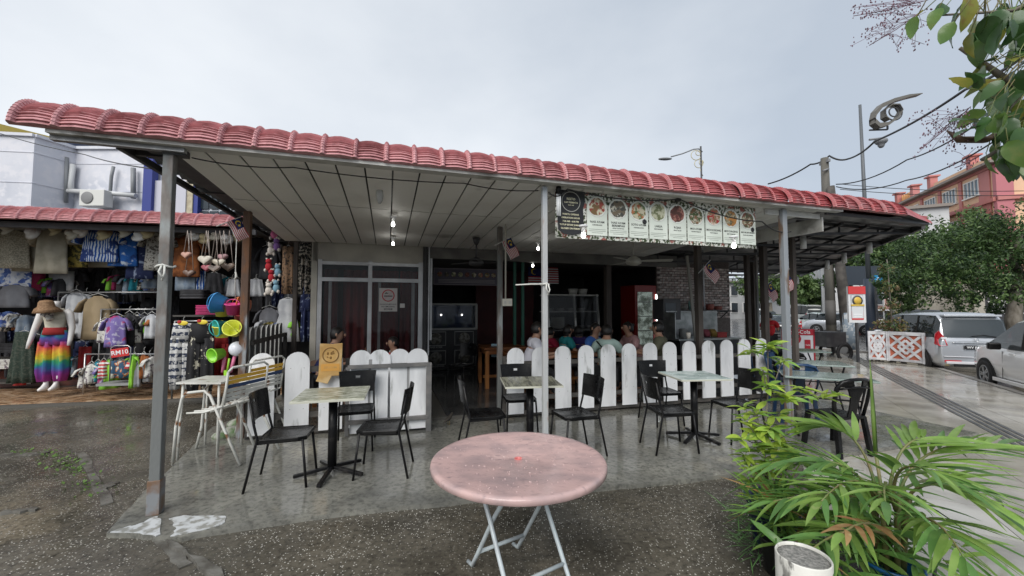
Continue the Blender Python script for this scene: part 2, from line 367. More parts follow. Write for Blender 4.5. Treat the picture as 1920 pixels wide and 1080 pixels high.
m = MB(); m.bar(S(-14, .07, -.08), S(5.4, .07, -.08), .14, .16); struct(m.build('kerb', KERBM))
m = MB(); m.bar(S(5.4, .05, -.07), at(1695, 668, -.07), .12, .17); m.bar(at(1700, 668, -.07), at(1440, 650, -.07), .3, .18); struct(m.build('kerb', KERBM))
m = MB(); m.bar(S(-14, .20, -.150), S(4.2, .20, -.150), .1, .012); struct(m.build('road_marking', YEL))
LINE = mat('white_road_paint', (.6, .6, .6), .4, c2=(.35, .35, .35), sc_=3)
m = MB(); m.bar(S(-5, -.9, -.003), S(-4.5, -.75, -.003), .1, .004); struct(m.build('fallen_leaf_patch', mat('yellow_leaf', (.6, .55, .1), .5)))
# ================================================================ CAFE BUILDING
cafe = thing('cafe_building', 'long open-fronted cafe under a pink-red tiled eave with a white plank ceiling', 'building', BO, BA)
def tile_mat(name, a, b_, b2):
    m = mat(name, a, .42, bump=.3, bs=60); t = m.node_tree; N = t.nodes.new; L = t.links.new
    oi = N('ShaderNodeObjectInfo'); x = N('ShaderNodeMix'); x.data_type = 'RGBA'; x.inputs[6].default_value = (*a, 1); x.inputs[7].default_value = (*b_, 1)
    sp = N('ShaderNodeSeparateColor'); L(oi.outputs['Color'], sp.inputs[0]); L(sp.outputs[0], x.inputs[0])
    tc = N('ShaderNodeTexCoord'); n = N('ShaderNodeTexNoise'); n.inputs['Scale'].default_value = 14; n.inputs['Detail'].default_value = 6; L(N('ShaderNodeNewGeometry').outputs['Position'], n.inputs['Vector'])
    add = N('ShaderNodeMath'); add.operation = 'MULTIPLY_ADD'; add.inputs[1].default_value = .25; L(oi.outputs['Random'], add.inputs[0]); L(n.outputs[0], add.inputs[2])
    r_ = N('ShaderNodeMapRange'); r_.inputs['From Min'].default_value = .52; r_.inputs['From Max'].default_value = .85; L(add.outputs[0], r_.inputs[0])
    y = N('ShaderNodeMix'); y.data_type = 'RGBA'; y.inputs[7].default_value = (*b2, 1); L(x.outputs[2], y.inputs[6]); L(r_.outputs[0], y.inputs[0]); L(y.outputs[2], bs_of(m).inputs['Base Color'])
    return m
TILE = tile_mat('weathered_red_roof_tile', (.56, .28, .29), (.36, .075, .08), (.34, .15, .155))
PITCHW = .262
def tile_mesh(z0=3.02, rad=.24, ph=0.0):
    m = MB(); rows = 15; rings = []
    def prof(a):
        if a < .2: return .035*math.sin(math.pi*a/.2)**.8+.006, True
        return .018*math.sin(math.pi*min(1,(a-.2)/.8)), False
    A = [0, .05, .1, .15, .2, .22, .4, .6, .8, .98, 1.05]
    for r_ in range(rows):
        for e, off in ((0, .015), (1, .0)):
            th = R(4)+R(92)*(r_+e)/rows; ring = []
            for a in A:
                h, rib = prof(a); o = h + (off if not rib else off*.35) + (.004 if (rib is False and (r_ % 2)) else 0)
                jit = .5/rows*R(92)*(0 if rib else (0.22 if a in (.6, .8, .98) else 0))
                t_ = th + jit; rr = rad+o
                ring.append((a*PITCHW, -.16+rad - math.cos(t_)*rr, z0+math.sin(t_)*rr - .0))
            rings.append(ring)
    n = len(A)
    vs = [p for q in rings for p in q]; fs = []
    for i in range(len(rings)-1):
        for j in range(n-1): fs.append((i*n+j, i*n+j+1, (i+1)*n+j+1, (i+1)*n+j))
    # tail going back over the roof and under-side lip for thickness
    b = len(vs); vs += [(a*PITCHW, .55, z0+rad+.05+prof(a)[0]) for a in A]; fs += [((len(rings)-1)*n+j, (len(rings)-1)*n+j+1, b+j+1, b+j) for j in range(n-1)]
    c = len(vs); vs += [(a*PITCHW, -.145, z0+.008) for a in A]; fs += [(j, j+1, c+j+1, c+j) for j in range(n-1)]
    d = len(vs); vs += [(a*PITCHW, .55, z0+rad+.0) for a in A]; fs += [(c+j, c+j+1, d+j+1, d+j) for j in range(n-1)]
    m.add(vs, fs, False); me = m.mesh('roof_tile'); me.materials.append(TILE); return me
tm = tile_mesh(); tmL = tile_mesh(3.165-.01)
NT = 38; U0 = -.93
for i in range(NT):
    o = put('roof_tile', tm, cafe, (U0+i*PITCHW, rnd.uniform(-.003, .003), rnd.uniform(-.002, .002)), 0, rot=(rnd.uniform(-.006, .006), rnd.uniform(-.003, .003), 0))
    f = min(1, max(0, (i-13)/16)); o.color = (min(1, max(0, f+rnd.uniform(-.12, .12))), 0, 0, 1)
UE = U0+NT*PITCHW    # end of the tiled edge
FASC = mat('fascia_paint', (.55, .55, .52), .6, c2=(.2, .19, .17), sc_=2.5, lo=.5, hi=.7, bump=.3, c3=(.5, .5, .48), sc3=6)
m = MB(); m.box((3.5, -.125, 3.018), (8.45, .022, .034)); m.box((3.5, -.07, 3.008), (8.45, .1, .012)); m.build('fascia_board', FASC, cafe)
m = MB(); m.box((-.3, -.06, 2.985), (.86, .05, .04)); m.build('gutter', mat('zinc_gutter', (.35, .36, .37), .4, c2=(.2, .2, .2), metal=.4), cafe)
# ceiling planks with dark gaps
CEIL = mat('ceiling_board', (.84, .835, .80), .6, world=True, c2=(.72, .71, .67), sc_=1.3, lo=.5, hi=.75, bump=.25, bs=18, vary=.04, c3=(.2, .19, .17), sc3=1.1, lo3=.66, hi3=.8)
pw = .256
cps = [MB().box((0, 0, 0), (pw-.017, d, .012)).mesh('ceiling_board') for d in (1.42, 2.50)]
for c in cps: c.materials.append(CEIL)
for i in range(29):
    u = .12+i*pw
    put('ceiling_board', cps[0], cafe, (u, .68, 2.985+rnd.uniform(-.002, .002)), rot=(-.036+rnd.uniform(-.002, .002), rnd.uniform(-.006, .006), 0))
    put('ceiling_board', cps[1], cafe, (u, 1.41+1.25, 2.915+rnd.uniform(-.002, .002)), rot=(-.034, rnd.uniform(-.005, .005), 0))
m = MB(); m.box((3.7, 2.0, 3.045), (7.9, 3.9, .02)); m.build('ceiling_backing', DARKM, cafe)
m = MB(); m.box((7.52, 1.1, 2.84), (.02, 2.2, .2)); m.box((7.0, .03, 2.95), (1.0, .02, .07)); m.build('soffit_board', FASC, cafe)
# roof plates: sheet metal above, seen from below on both overhangs
SHEET = mat('corrugated_sheet', (.22, .225, .23), .45, c2=(.13, .13, .135), sc_=3, metal=.3, vary=.02)
T_ = toB(Vector((6.75, 6.35, 0))); Rr = toB(Vector((11.9, 16.4, 0)))
def corr(poly_fn, v0, v1, z, amp=.018, pitch=.16, along='u'):
    m = MB(); n = int((v1-v0)/pitch*4); vs = []; fs = []
    for i in range(n+1):
        v = v0+(v1-v0)*i/n; a, b_ = poly_fn(v); zz = z + amp*math.cos(i*math.pi/2)
        vs += [(a, v, zz), (b_, v, zz)] 
        if i: fs.append((2*i-2, 2*i-1, 2*i+1, 2*i))
    m.add(vs, fs); return m
right_u = lambda v: T_.x + (Rr.x-T_.x)*(v-T_.y)/(Rr.y-T_.y)
corr(lambda v: (7.55, right_u(v)-.03), .12, Rr.y, 3.05).build('roof_sheet', SHEET, cafe, fix=False)
corr(lambda v: (-.40, 7.6), .12, 10.5, 3.09).build('roof_sheet', SHEET, cafe, fix=False)
m = MB(); m.prism([(-.42, .15), (T_.x, .15), (Rr.x, Rr.y), (-.42, Rr.y)], .03, z0=3.13); m.build('roof_deck', TILE, cafe)
SHM = mat('dark_side_sheet', (.10, .105, .11), .5, c2=(.06, .06, .065), sc_=2)
m = MB()
for i in range(6): m.box((-.2, .3+i*1.2, 3.045), (.42, .05, .05))
m.bar((-.4, .1, 3.03), (-.4, 9, 3.03), .04, .06); m.bar((-.02, .1, 3.03), (-.02, 4, 2.95), .03, .05); m.build('rafter', DARKM, cafe)
# trusses and purlins under the big overhang on the street side
for i, v in enumerate([.5, 1.5, 2.6, 3.8, 5.2, 6.8, 8.5]):
    m = MB(); ue = right_u(v)-.1; us = 7.7 if v < 4.8 else 11.5
    m.bar((us, v, 2.99), (ue, v, 2.99), .04, .05); m.bar((us, v, 2.80-.02*i), (ue, v, 2.97), .03, .04)
    k = max(2, int((ue-us)/.7))
    for q in range(k): a = us+(ue-us)*q/k; m.bar((a, v, 2.8+(.17)*(q/k)), (a, v, 2.98), .02, .02)
    m.build('truss', DARKM, cafe)
for f in (.25, .5, .75):
    m = MB(); p = Vector((7.8+(T_.x-7.8)*f, .3, 2.965)); q = Vector((11.5+(Rr.x-11.5)*f, Rr.y-.5, 2.965)); m.bar(p, q, .035, .045); m.build('purlin', DARKM, cafe)
m = MB(); m.bar((T_.x-.05, T_.y+.1, 3.02), (Rr.x-.05, Rr.y, 3.02), .05, .12); m.build('edge_beam', DARKM, cafe)
CAP = mat('red_ridge_cap', (.42, .045, .04), .28, c2=(.3, .05, .05), sc_=5)
m = MB(); e = UE
top = [(e-.42, .25, 3.33), (e-.06, -.02, 3.27), (e+.30, -.04, 3.16), (e+.80, -.02, 3.03), (e+.86, .15, 3.0), (e+.45, .7, 3.12)]
fr = [(e-.02, -.16, 3.05), (e+.35, -.10, 3.02), (e+.82, -.03, 2.985)]
m.add(top+fr, [(0, 1, 5), (1, 2, 5), (2, 3, 4, 5), (1, 6, 7, 2), (2, 7, 8, 3)]); m.build('ridge_cap', CAP, cafe, fix=False)
m = MB(); m.add([(e-.02, -.15, 3.045), (e+.82, -.02, 2.98), (e+.86, .15, 2.98), (e-.02, .3, 3.05)], [(0, 1, 2, 3)]); m.build('soffit_board', DARKM, cafe, fix=False)
m = MB(); m.bar((7.55, -.02, 3.0), (e+.7, -.02, 2.99), .03, .05); m.build('edge_beam', DARKM, cafe)
STUB = mat('white_pipe', (.7, .7, .68), .4)
for (x, y, Y) in [(1506, 455, 6.6), (1630, 465, 7.6), (1583, 484, 8.6), (1551, 497, 9.6), (1495, 526, 12.5)]:
    p = toB(dp(x, y, Y)); m = MB(); h = .2 if Y < 8 else .22
    m.tube([(p.x, p.y, p.z-h/2), (p.x, p.y, p.z+h/2)], .045, 10); m.build('downpipe_stub', STUB, cafe)
# posts
def post(u, v, h, w_, mt, base=0.035, lean=0, name='post'):
    m = MB(); m.bar((u, v, base), (u+lean, v, h), w_, w_, up=(0, 1, 0)); return m.build(name, mt, cafe, bevel=.006)
o = post(0, 0, 3.0, .074, STEEL, lean=.0)
m = MB(); m.box((0, -.0, .17), (.088, .088, .27)); m.build('post_sleeve', mat('sleeve_steel', (.2, .21, .22), .5, c2=(.16, .09, .05), sc_=8), cafe, bevel=.004)
m = MB(); m.box((.04, -.0, 2.975), (.16, .09, .05)); m.build('bracket', DARKM, cafe)
post(3.36, 0, 2.99, .056, WPOST); post(6.78, 0, 2.99, .075, mat('grey_rust_post', (.24, .26, .28), .5, c2=(.15, .10, .07), sc_=7, lo=.52, hi=.6, st=(1, 1, .25), bump=.3))
post(0, 1.95, 2.93, .085, RUST); post(.18, 3.93, 2.93, .07, DARKW)
post(3.40, 1.95, 2.93, .075, STEEL); post(7.1, 1.9, 2.9, .10, DARKW); post(8.35, 1.65, 2.95, .1, DARKW); post(8.1, .9, 2.95, .07, DARKW)
post(10.1, 3.6, 3.0, .1, DARKW); post(11.2, 4.4, 3.0, .12, DARKW); post(9.6, 2.9, 3.0, .05, STEEL)
for (x, w_, mt) in ((965, .06, 'g'), (980, .06, 'g')):
    p = toB(dp(x, 600, 8.6)); post(p.x, p.y, 2.75, w_, mat('green_post', (.02, .10, .07), .5), name='post')
p = toB(dp(1140, 600, 9.2)); post(p.x, p.y, 2.8, .13, DARKW)
m = MB(); q = toB(dp(1288, 480, 7.8)); q2 = toB(dp(1305, 640, 7.4)); m.bar(q, q2, .045, .045); q3 = toB(dp(1313, 640, 7.4)); m.build('brace', mat('pale_brace', (.3, .29, .26), .6), cafe)
ROPE = mat('white_cord', (.6, .6, .56), .8)
for (u, z, w_) in ((0, 2.02, .05), (3.36, 1.93, .04)):
    m = MB(); m.tube([(u+w_*math.cos(t)*1.25, w_*math.sin(t)*1.25, z+.01*math.sin(3*t)) for t in [i*.6 for i in range(12)]], .009, 5)
    m.tube([(u+.02, -w_-.01, z), (u+.03, -w_-.03, z-.06), (u+.01, -w_-.02, z-.12)], .008, 5); m.tube([(u-.0, -w_-.01, z), (u-.01, -w_-.03, z-.05), (u+.02, -w_-.03, z-.1)], .008, 5)
    if u > 1: m.tube([(u, -.05, z), (u-.15, .0, z), (u-.32, .02, z-.01)], .008, 5)
    m.build('tied_cord', ROPE, cafe)
# ---- room with sliding glass front
WALLB = mat('beige_wall', (.46, .44, .38), .7, c2=(.36, .34, .3), sc_=2, bump=.2)
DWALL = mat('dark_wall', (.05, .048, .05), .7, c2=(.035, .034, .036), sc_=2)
REDW = mat('maroon_wall', (.12, .025, .025), .6, c2=(.08, .02, .02), sc_=2)
v0 = 3.98; m = MB(); m.box((1.44, v0+.06, 2.72), (2.0, .1, .38)); m.box((.47, v0+.06, 1.46), (.10, .1, 2.9-.04)); m.build('wall', WALLB, cafe)
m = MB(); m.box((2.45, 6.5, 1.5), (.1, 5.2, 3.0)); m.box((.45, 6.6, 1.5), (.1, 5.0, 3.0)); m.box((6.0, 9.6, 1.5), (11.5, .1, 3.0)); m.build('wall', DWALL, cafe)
m = MB()
for (a, b_, w_) in (((.56, 2.5), (2.38, 2.5), .06), ((.56, 2.2), (2.38, 2.2), .07), ((.56, .15), (2.38, .15), .08)): m.box(((a[0]+b_[0])/2, v0, a[1]), (b_[0]-a[0], .06, w_))
for u, w_ in ((.57, .07), (1.43, .07), (2.36, .09)): m.box((u, v0-.003, 1.35), (w_, .055, 2.42))
m.box((.74, v0+.03, 1.18), (.05, .03, 2.0)); m.box((1.6, v0+.03, 1.18), (.05, .03, 2.0)); m.box((2.22, v0+.03, 1.18), (.06, .03, 2.0))
wf = m.build('window_frame', ALU, cafe)
m = MB(); m.box((2.5, v0-.02, 1.5), (.05, .12, 2.9)); m.box((2.56, v0, 2.0), (.04, .05, 1.9)); m.build('door_jamb', ALU, cafe)
for (a, b_, c, d) in ((.6, 1.4, .2, 2.17), (1.47, 2.3, .2, 2.17), (.6, 1.4, 2.24, 2.47), (1.47, 2.3, 2.24, 2.47)):
    m = MB(); m.box(((a+b_)/2, v0+.01, (c+d)/2), (b_-a, .008, d-c)); m.build('pane', PANE, wf)
CURT = mat('maroon_curtain', (.24, .03, .03), .8, c2=(.14, .018, .02), sc_=4, st=(3, 1, .3))
for (a, b_) in ((.95, 1.95), (1.98, 2.35), (.62, .85)):
    m = MB(); n = 60; vs = []; fs = []
    for i in range(n+1):
        u = a+(b_-a)*i/n; y = v0+.18+.03*math.sin(u*46)+.02*math.sin(u*19)
        vs += [(u, y, .15), (u, y, 2.4)]
        if i: fs.append((2*i-2, 2*i, 2*i+1, 2*i-1))
    m.add(vs, fs, True); m.build('curtain', CURT, cafe, fix=False)
# ---- open hall
HEAD = mat('header_beam_paint', (.17, .165, .15), .7, c2=(.11, .105, .1), sc_=2)
m = MB(); m.box((5.4, 4.0, 2.78), (5.9, .12, .26)); m.build('header_beam', HEAD, cafe)
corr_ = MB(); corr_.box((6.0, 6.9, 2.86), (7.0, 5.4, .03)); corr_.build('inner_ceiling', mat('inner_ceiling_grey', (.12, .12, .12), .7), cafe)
m = MB(); m.box((5.3, 8.2, 2.3), (1.9, .08, 1.3)); m.box((5.3, 8.25, 1.0), (1.9, .06, 1.5)); m.build('wall', REDW, cafe)
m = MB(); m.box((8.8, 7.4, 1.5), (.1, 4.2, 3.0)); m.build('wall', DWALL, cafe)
# brick wall
bw = toB(at(1236, 577, 1.0)); 
bu0, bu1, bvv = 8.75, 11.25, 5.25
MORT = mat('brick_mortar', (.12, .1, .095), .9, c2=(.16, .14, .13), sc_=20)
m = MB(); m.box(((bu0+bu1)/2, bvv+.06, 1.5), (bu1-bu0, .1, 3.0)); m.build('wall', MORT, cafe)
BRK = mat('whitewashed_brick', (.40, .32, .30), .7, world=True, c2=(.55, .52, .50), sc_=14, lo=.45, hi=.6, vary=.35, bump=.5, bs=40)
bme = MB().box((0, 0, 0), (.175, .03, .052)).mesh('brick'); bme.materials.append(BRK); bh = MB().box((0, 0, 0), (.08, .03, .052)).mesh('brick'); bh.materials.append(BRK)
nb = 0
for r_ in range(21):
    z = 1.42+r_*.068
    for k in range(13):
        u = bu0+.1+k*.192+(.096 if r_ % 2 else 0)
        if u < bu1-.08 and nb < 296:
            put('brick', bme, cafe, (u, bvv+.003+rnd.uniform(-.006, .006), z+rnd.uniform(-.003, .003)), rot=(0, rnd.uniform(-.02, .02), 0)); nb += 1
m = MB(); m.box((10.3, bvv-.02, 1.9), (.04, .04, 2.0)); m.build('conduit', ALU, cafe)
# interior floor of dark tiles
DTILE = mat('dark_floor_tile', (.045, .045, .045), .12, world=True, c2=(.07, .068, .065), sc_=3, vary=.2)
m = MB(); m.box((5.8, 6.0, .045), (7.0, 8.0, .07)); fl = struct(m.build('cafe_floor', GROUT, None, BO, BA))
dme = MB().box((0, 0, 0), (.592, .592, .01)).mesh('floor_tile'); dme.materials.append(DTILE)
for i in range(10):
    for j in range(12): put('floor_tile', dme, fl, (2.6+i*.6+.3, 2.2+j*.6+.1, .086+rnd.uniform(-.0006, .0006)))
# ================================================================ PICKET FENCES
NAIL = mat('nail_head', (.12, .1, .09), .5)
def picket_mesh(w_, h, t=.02):
    m = MB(); r_ = w_/2; pts = [(-r_, 0), (r_, 0), (r_, h-r_)] + [(r_*math.cos(a), h-r_+r_*math.sin(a)) for a in [math.pi*i/10 for i in range(1, 10)]] + [(-r_, h-r_)]
    m.prism(pts, t, T=Matrix.Translation((0, t, 0)) @ UP)
    m.c = 1
    for z in (.19, .70):
        for x in (-.27, .27): m.lathe([(.0045, 0), (.0045, .002), (.001, .0025)], 6, T=face(x*w_, .001, z*h+.1) )
    me = m.mesh('picket'); me.materials.append(PICKET); me.materials.append(NAIL); fixn(me); return me
def picket(par, u, v, z, me, w_, h, lean=0):
    o = put('picket', me, par, (u, v, z), rot=(rnd.uniform(-.006, .006), lean+rnd.uniform(-.008, .008), 0)); return o
FD = mat('fence_rail_dark', (.05, .047, .043), .6, c2=(.1, .09, .08), sc_=5)
PW = .265
pm1 = picket_mesh(.285, 1.02); pm2 = picket_mesh(.262, .98)
for m_ in (pm1, pm2): pass
fa = thing('picket_fence', 'short run of wide white round-topped pickets beside the stacked garden chairs', 'fence', B(0, 1.78), BA, 'white picket fences')
for k, u in enumerate((.26, .66, 1.06, 1.43, 1.66, 1.92, 2.16)): picket(fa, u, .0 if k < 4 else .03*(k % 2), .09, pm1, .285, 1.02)
m = MB(); m.bar((.08, .05, .88), (2.3, .05, .88), .05, .07); m.bar((.08, .05, .3), (2.3, .05, .3), .05, .07); m.bar((.08, .05, .09), (2.3, .05, .09), .05, .05); m.build('rail', FD, fa)
for u in (.1, 1.25, 2.3): m = MB(); m.bar((u, .08, .035), (u, .08, 1.0), .05, .05); m.build('fence_post', FD, fa)
fb = thing('picket_fence', 'long run of white round-topped pickets screening the seated diners', 'fence', B(3.42, 1.76), BA-R(1.8), 'white picket fences')
sp = .385
for k in range(13):
    picket(fb, .17+k*sp, 0, .10+.004*k, pm2, PW, .98)
for z in (.84, .32, .10):
    m = MB(); m.bar((.0, .05, z), (5.0, .05, z), .05, .06); m.build('rail', FD, fb)
for u in (.02, 1.7, 3.4, 4.95):
    m = MB(); m.bar((u, .08, .035), (u, .08, .95), .05, .05); m.build('fence_post', FD, fb)
# gate leaf of framed boards standing in front of the fence
GFR = mat('grey_gate_frame', (.13, .13, .13), .55, c2=(.2, .19, .18), sc_=5, bump=.2)
gt = thing('fence_gate', 'open gate leaf of white boards in a dark grey frame', 'gate', B(1.28, 1.55), BA, None)
gw, gh = 1.02, .92
for name, (a, b_) in dict(top=((0, gh), (gw, gh)), bot=((0, .22), (gw, .22)), left=((0, .06), (0, gh)), right=((gw, .03), (gw, gh+.02))).items():
    m = MB(); m.bar((a[0], 0, a[1]), (b_[0], 0, b_[1]), .045 if name != 'right' else .07, .06 if name in ('top', 'bot') else .05, up=(0, 1, 0)); m.build('frame_bar', GFR, gt, bevel=.004)
gp = MB().box((0, 0, 0), (.215, .018, .86)).mesh('board'); gp.materials.append(PICKET)
for k in range(4): put('board', gp, gt, (.14+k*.245, .035, .50), rot=(0, rnd.uniform(-.008, .008), 0))
m = MB(); m.bar((.27, .06, .05), (.27, .06, 1.0), .05, .04); m.bar((.75, .06, .05), (.75, .06, .9), .05, .04); m.build('batten', mat('silver_batten', (.3, .3, .3), .5), gt)
m = MB(); m.tube([(.02, -.04, .86), (.07, -.05, .84), (.09, -.04, .80)], .012, 6); m.tube([(0, -.03, .87), (-.03, -.04, .9), (-.05, -.03, .85), (0, -.03, .82)], .009, 5); m.build('latch_chain', DARKM, gt)
# grey slatted side fence seen from its end
fs_ = thing('side_fence', 'grey wooden fence with pale rounded edges running back along the cafe side', 'fence', B(.02, 2.05), BA+R(90))
SLT = mat('grey_slat', (.15, .148, .145), .6, c2=(.1, .1, .1), sc_=4); sme = picket_mesh(.19, 1.22, .03); sme.materials[0] = SLT
EDGE = mat('pale_slat_edge', (.5, .5, .47), .6)
for k in range(7):
    p = put('slat', sme, fs_, (.16+k*.25, 0, .2)); m = MB(); r_ = .098
    m.tube([(-r_, .0, .1), (-r_, 0, 1.22-r_)] + [(r_*math.cos(a), 0, 1.22-r_+r_*math.sin(a)) for a in [math.pi*(1-i/8) for i in range(9)]][:7], .008, 5); m.build('slat_edge', EDGE, p)
m = MB(); m.bar((0, -.04, 1.22), (1.8, -.04, 1.22), .04, .06); m.bar((1.8, -.04, 0), (1.8, -.04, 1.25), .05, .05); m.build('rail', FD, fs_)
# plate with a round winking face hanging on the left pickets
TAN = mat('tan_plaque', (.62, .38, .13), .45, c2=(.5, .3, .1), sc_=6, c3=(.7, .5, .25), sc3=4); BRN = mat('brown_print', (.25, .13, .03), .5)
q = thing('hanging_plaque', 'tan plaque with a round smiling face hung on a white picket', 'sign', B(1.06, 1.70, .80), BA)
m = MB(); m.prism([(-.14, .0), (.13, .0), (.14, .42), (.02, .41), (-.13, .42)], .02, T=UP); m.prism([(-.17, -.06), (-.03, -.1), (.02, .0), (-.14, .02)], .02, T=UP); m.build('plate', TAN, q, bevel=.006)
m = MB(); m.lathe([(.088, -.003), (.1, -.003), (.1, .003), (.088, .003), (.088, -.003)], 28, T=face(0, -.022, .27)); m.ball((-.035, -.022, .29), (.012, .004, .02)); m.tube([(.0, -.024, .29), (.03, -.024, .32), (.04, -.024, .29), (.0, -.024, .28)], .006, 5)
m.ball((0, -.022, .235), (.014, .004, .018)); m.tube([(-.045, -.024, .25), (-.03, -.024, .24)], .006, 5); m.build('printed_face', BRN, q)
m = MB(); m.box((0, -.022, .11), (.22, .004, .09)); m.build('caption_band', mat('orange_band', (.7, .36, .08), .5), q)
text('SENYUM', .04, TAN, q, face(0, -.0245, .11))
# ================================================================ TABLES
TTOP = mat('weathered_table_top', (.40, .41, .32), .25, c2=(.15, .16, .10), sc_=14, lo=.45, hi=.62, st=(.8, 3, 1), bump=.2, r2=.12, c3=(.55, .56, .48), sc3=12, lo3=.52, hi3=.62, det=9)
TTOP2 = mat('pale_green_table_top', (.42, .52, .50), .14, c2=(.55, .62, .60), sc_=5, r2=.3, c3=(.3, .38, .36), sc3=3)
TTOP3 = mat('greywood_table_top', (.25, .25, .19), .25, c2=(.10, .10, .075), sc_=10, lo=.42, hi=.6, st=(3, .3, 1), bump=.2, r2=.12)
TEDGE = mat('table_edge', (.5, .5, .42), .4)
def sq_table(loc, rz, top, label, h=.79, wx=.64, wy=.62, base=True, grp='square cafe tables in front of the fence', arms=5, a0=.3):
    t = thing('cafe_table', label, 'table', loc, rz, grp)
    m = MB(); m.box((0, 0, h-.012), (wx, wy, .024)); tp = m.build('table_top', top, t, bevel=.005)
    m = MB()
    for (a, b_) in (((-1, -1), (1, -1)), ((1, -1), (1, 1)), ((1, 1), (-1, 1)), ((-1, 1), (-1, -1))): m.bar((a[0]*wx/2, a[1]*wy/2, h-.013), (b_[0]*wx/2, b_[1]*wy/2, h-.013), .006, .020)
    m.build('edge_trim', TEDGE, tp)
    m = MB(); m.lathe([(.043, .05), (.043, h-.03)], 16); m.box((0, 0, h-.03), (.34, .34, .012)); m.build('pedestal', BLACKM, t)
    for k in range(arms):
        a = a0 + k*2*math.pi/arms; m = MB(); d = Vector((math.cos(a), math.sin(a), 0)); m.bar(d*.03+Vector((0, 0, .065)), d*.34+Vector((0, 0, .022)), .04, .03); m.build('foot', BLACKM, t, bevel=.005)
    return t
fl_z = .036
sq_table((-1.79, 4.06, fl_z), R(15), TTOP, 'weathered grey-green square table nearest the leftmost post', a0=R(-100))
sq_table((.21, 4.72, fl_z), R(7), TTOP3, 'grey wood-look square table partly behind the thin white post', a0=.5)
sq_table((2.31, 5.14, fl_z), R(5), TTOP2, 'square table with a pale green top and three black chairs', a0=.1)
# ================================================================ BLACK CHAIRS
seat_out = [(-.21, -.19), (-.205, .13), (-.17, .20), (.17, .20), (.205, .13), (.21, -.19), (.17, -.215), (-.17, -.215)]
def back_mesh():
    m = MB(); W_, H_ = .44, .25; nx, nz = 16, 8; slot = {(7, 4), (8, 4), (7, 5), (8, 5), (6, 4), (9, 4)}
    slot = {(7, 5), (8, 5)}
    def pt(i, j, o):
        x = -W_/2+W_*i/nx; z = H_*j/nz; taper = 1-.10*(1-j/nz)
        y = -.05*(1-(2*x/W_)**2) + o - z*.16
        return (x*taper, y, z - (.012 if (i in (0, nx) and j in (0, nz) and False) else 0))
    for o, flip in ((0, 0), (.014, 1)):
        vs = [pt(i, j, o) for j in range(nz+1) for i in range(nx+1)]
        fs = [(j*(nx+1)+i, j*(nx+1)+i+1, (j+1)*(nx+1)+i+1, (j+1)*(nx+1)+i) for j in range(nz) for i in range(nx) if (i, j) not in slot]
        if flip: b2 = len(m.v)
        m.add(vs, [f if flip else f[::-1] for f in fs], True)
    def bridge(a, b_):
        k = (nx+1)*(nz+1); m.add([m.v[a], m.v[b_], m.v[b_+k], m.v[a+k]], [(0, 1, 2, 3)])
    I = lambda i, j: j*(nx+1)+i
    for i in range(nx): bridge(I(i, 0), I(i+1, 0)); bridge(I(i+1, nz), I(i, nz))
    for j in range(nz): bridge(I(0, j+1), I(0, j)); bridge(I(nx, j), I(nx, j+1))
    for (a, b_) in ((I(7, 5), I(9, 5)), (I(9, 5), I(9, 6)), (I(9, 6), I(7, 6)), (I(7, 6), I(7, 5))): bridge(a, b_)
    return m
def make_chair(label, loc, rz, grp='black plastic cafe chairs'):
    t = thing('cafe_chair', label, 'chair', loc, rz, grp)
    m = MB(); rings = []
    for z, s in ((.42, .98), (.452, 1.0), (.458, .975), (.452, .90), (.449, .55)): rings.append([(x*s, y*s, z - (.0 if s > .6 else .004)) for x, y in seat_out])
    m.loft(rings, False); m.build('seat', BLACKP, t, bevel=.006)
    o = back_mesh().build('backrest', BLACKP, t, loc=(0, -.235, .60), fix=False)
    for s in (-1, 1):
        m = MB(); m.tube([(s*.185, .165, .43), (s*.205, .21, 0.0)], .0115, 8); m.build('leg', BLACKM, t)
        m = MB(); m.tube([(s*.215, -.30, .0), (s*.205, -.225, .36), (s*.20, -.205, .46), (s*.195, -.235, .58), (s*.19, -.275, .80)], .0115, 8); m.build('leg', BLACKM, t)
    m = MB(); m.tube([(-.185, .165, .425), (.185, .165, .425)], .01, 6); m.tube([(-.2, -.2, .42), (.2, -.2, .42)], .01, 6)
    for s in (-1, 1): m.tube([(s*.185, .165, .425), (s*.2, -.2, .42)], .01, 6)
    m.build('seat_frame', BLACKM, t); return t
# heading = direction the sitter looks, degrees from +X
chairs = [((-2.14, 3.9), 14, 'black chair beside the leftmost post, drawn up to the grey-green table from its outer side'),
          ((-1.33, 4.12), 187, 'black chair in front of the framed gate with its back turned to the doorway'),
          ((-1.86, 4.82), -73, 'black chair between the grey-green table and the pickets facing the yard'),
          ((-.30, 4.62), 14, 'black chair in the doorway gap beside the grey wood-look table'),
          ((.10, 5.42), -80, 'black chair between the grey wood-look table and the first pickets of the long fence'),
          ((.70, 4.62), 200, 'black chair just past the thin white post with its slotted back to the long fence'),
          ((2.16, 5.82), -80, 'black chair closest to the pickets behind the pale green table'),
          ((1.88, 4.78), 6, 'black chair pulled out in front of the table with a pale green top'),
          ((2.80, 5.12), 190, 'black chair half hidden by the tall leafy shrub beside the pale green table')]
c0 = None
for (x, y), hd, lb in chairs:
    rz = R(hd-90)
    if c0 is None: c0 = make_chair(lb, (x, y, fl_z), rz)
    else: copy_tree(c0, None, (x, y, fl_z), rz, lb)
p = dp(866, 700, 8.2); copy_tree(c0, None, (p.x, 8.1, .092), R(150), 'dark chair inside the doorway beside the brown wooden table')
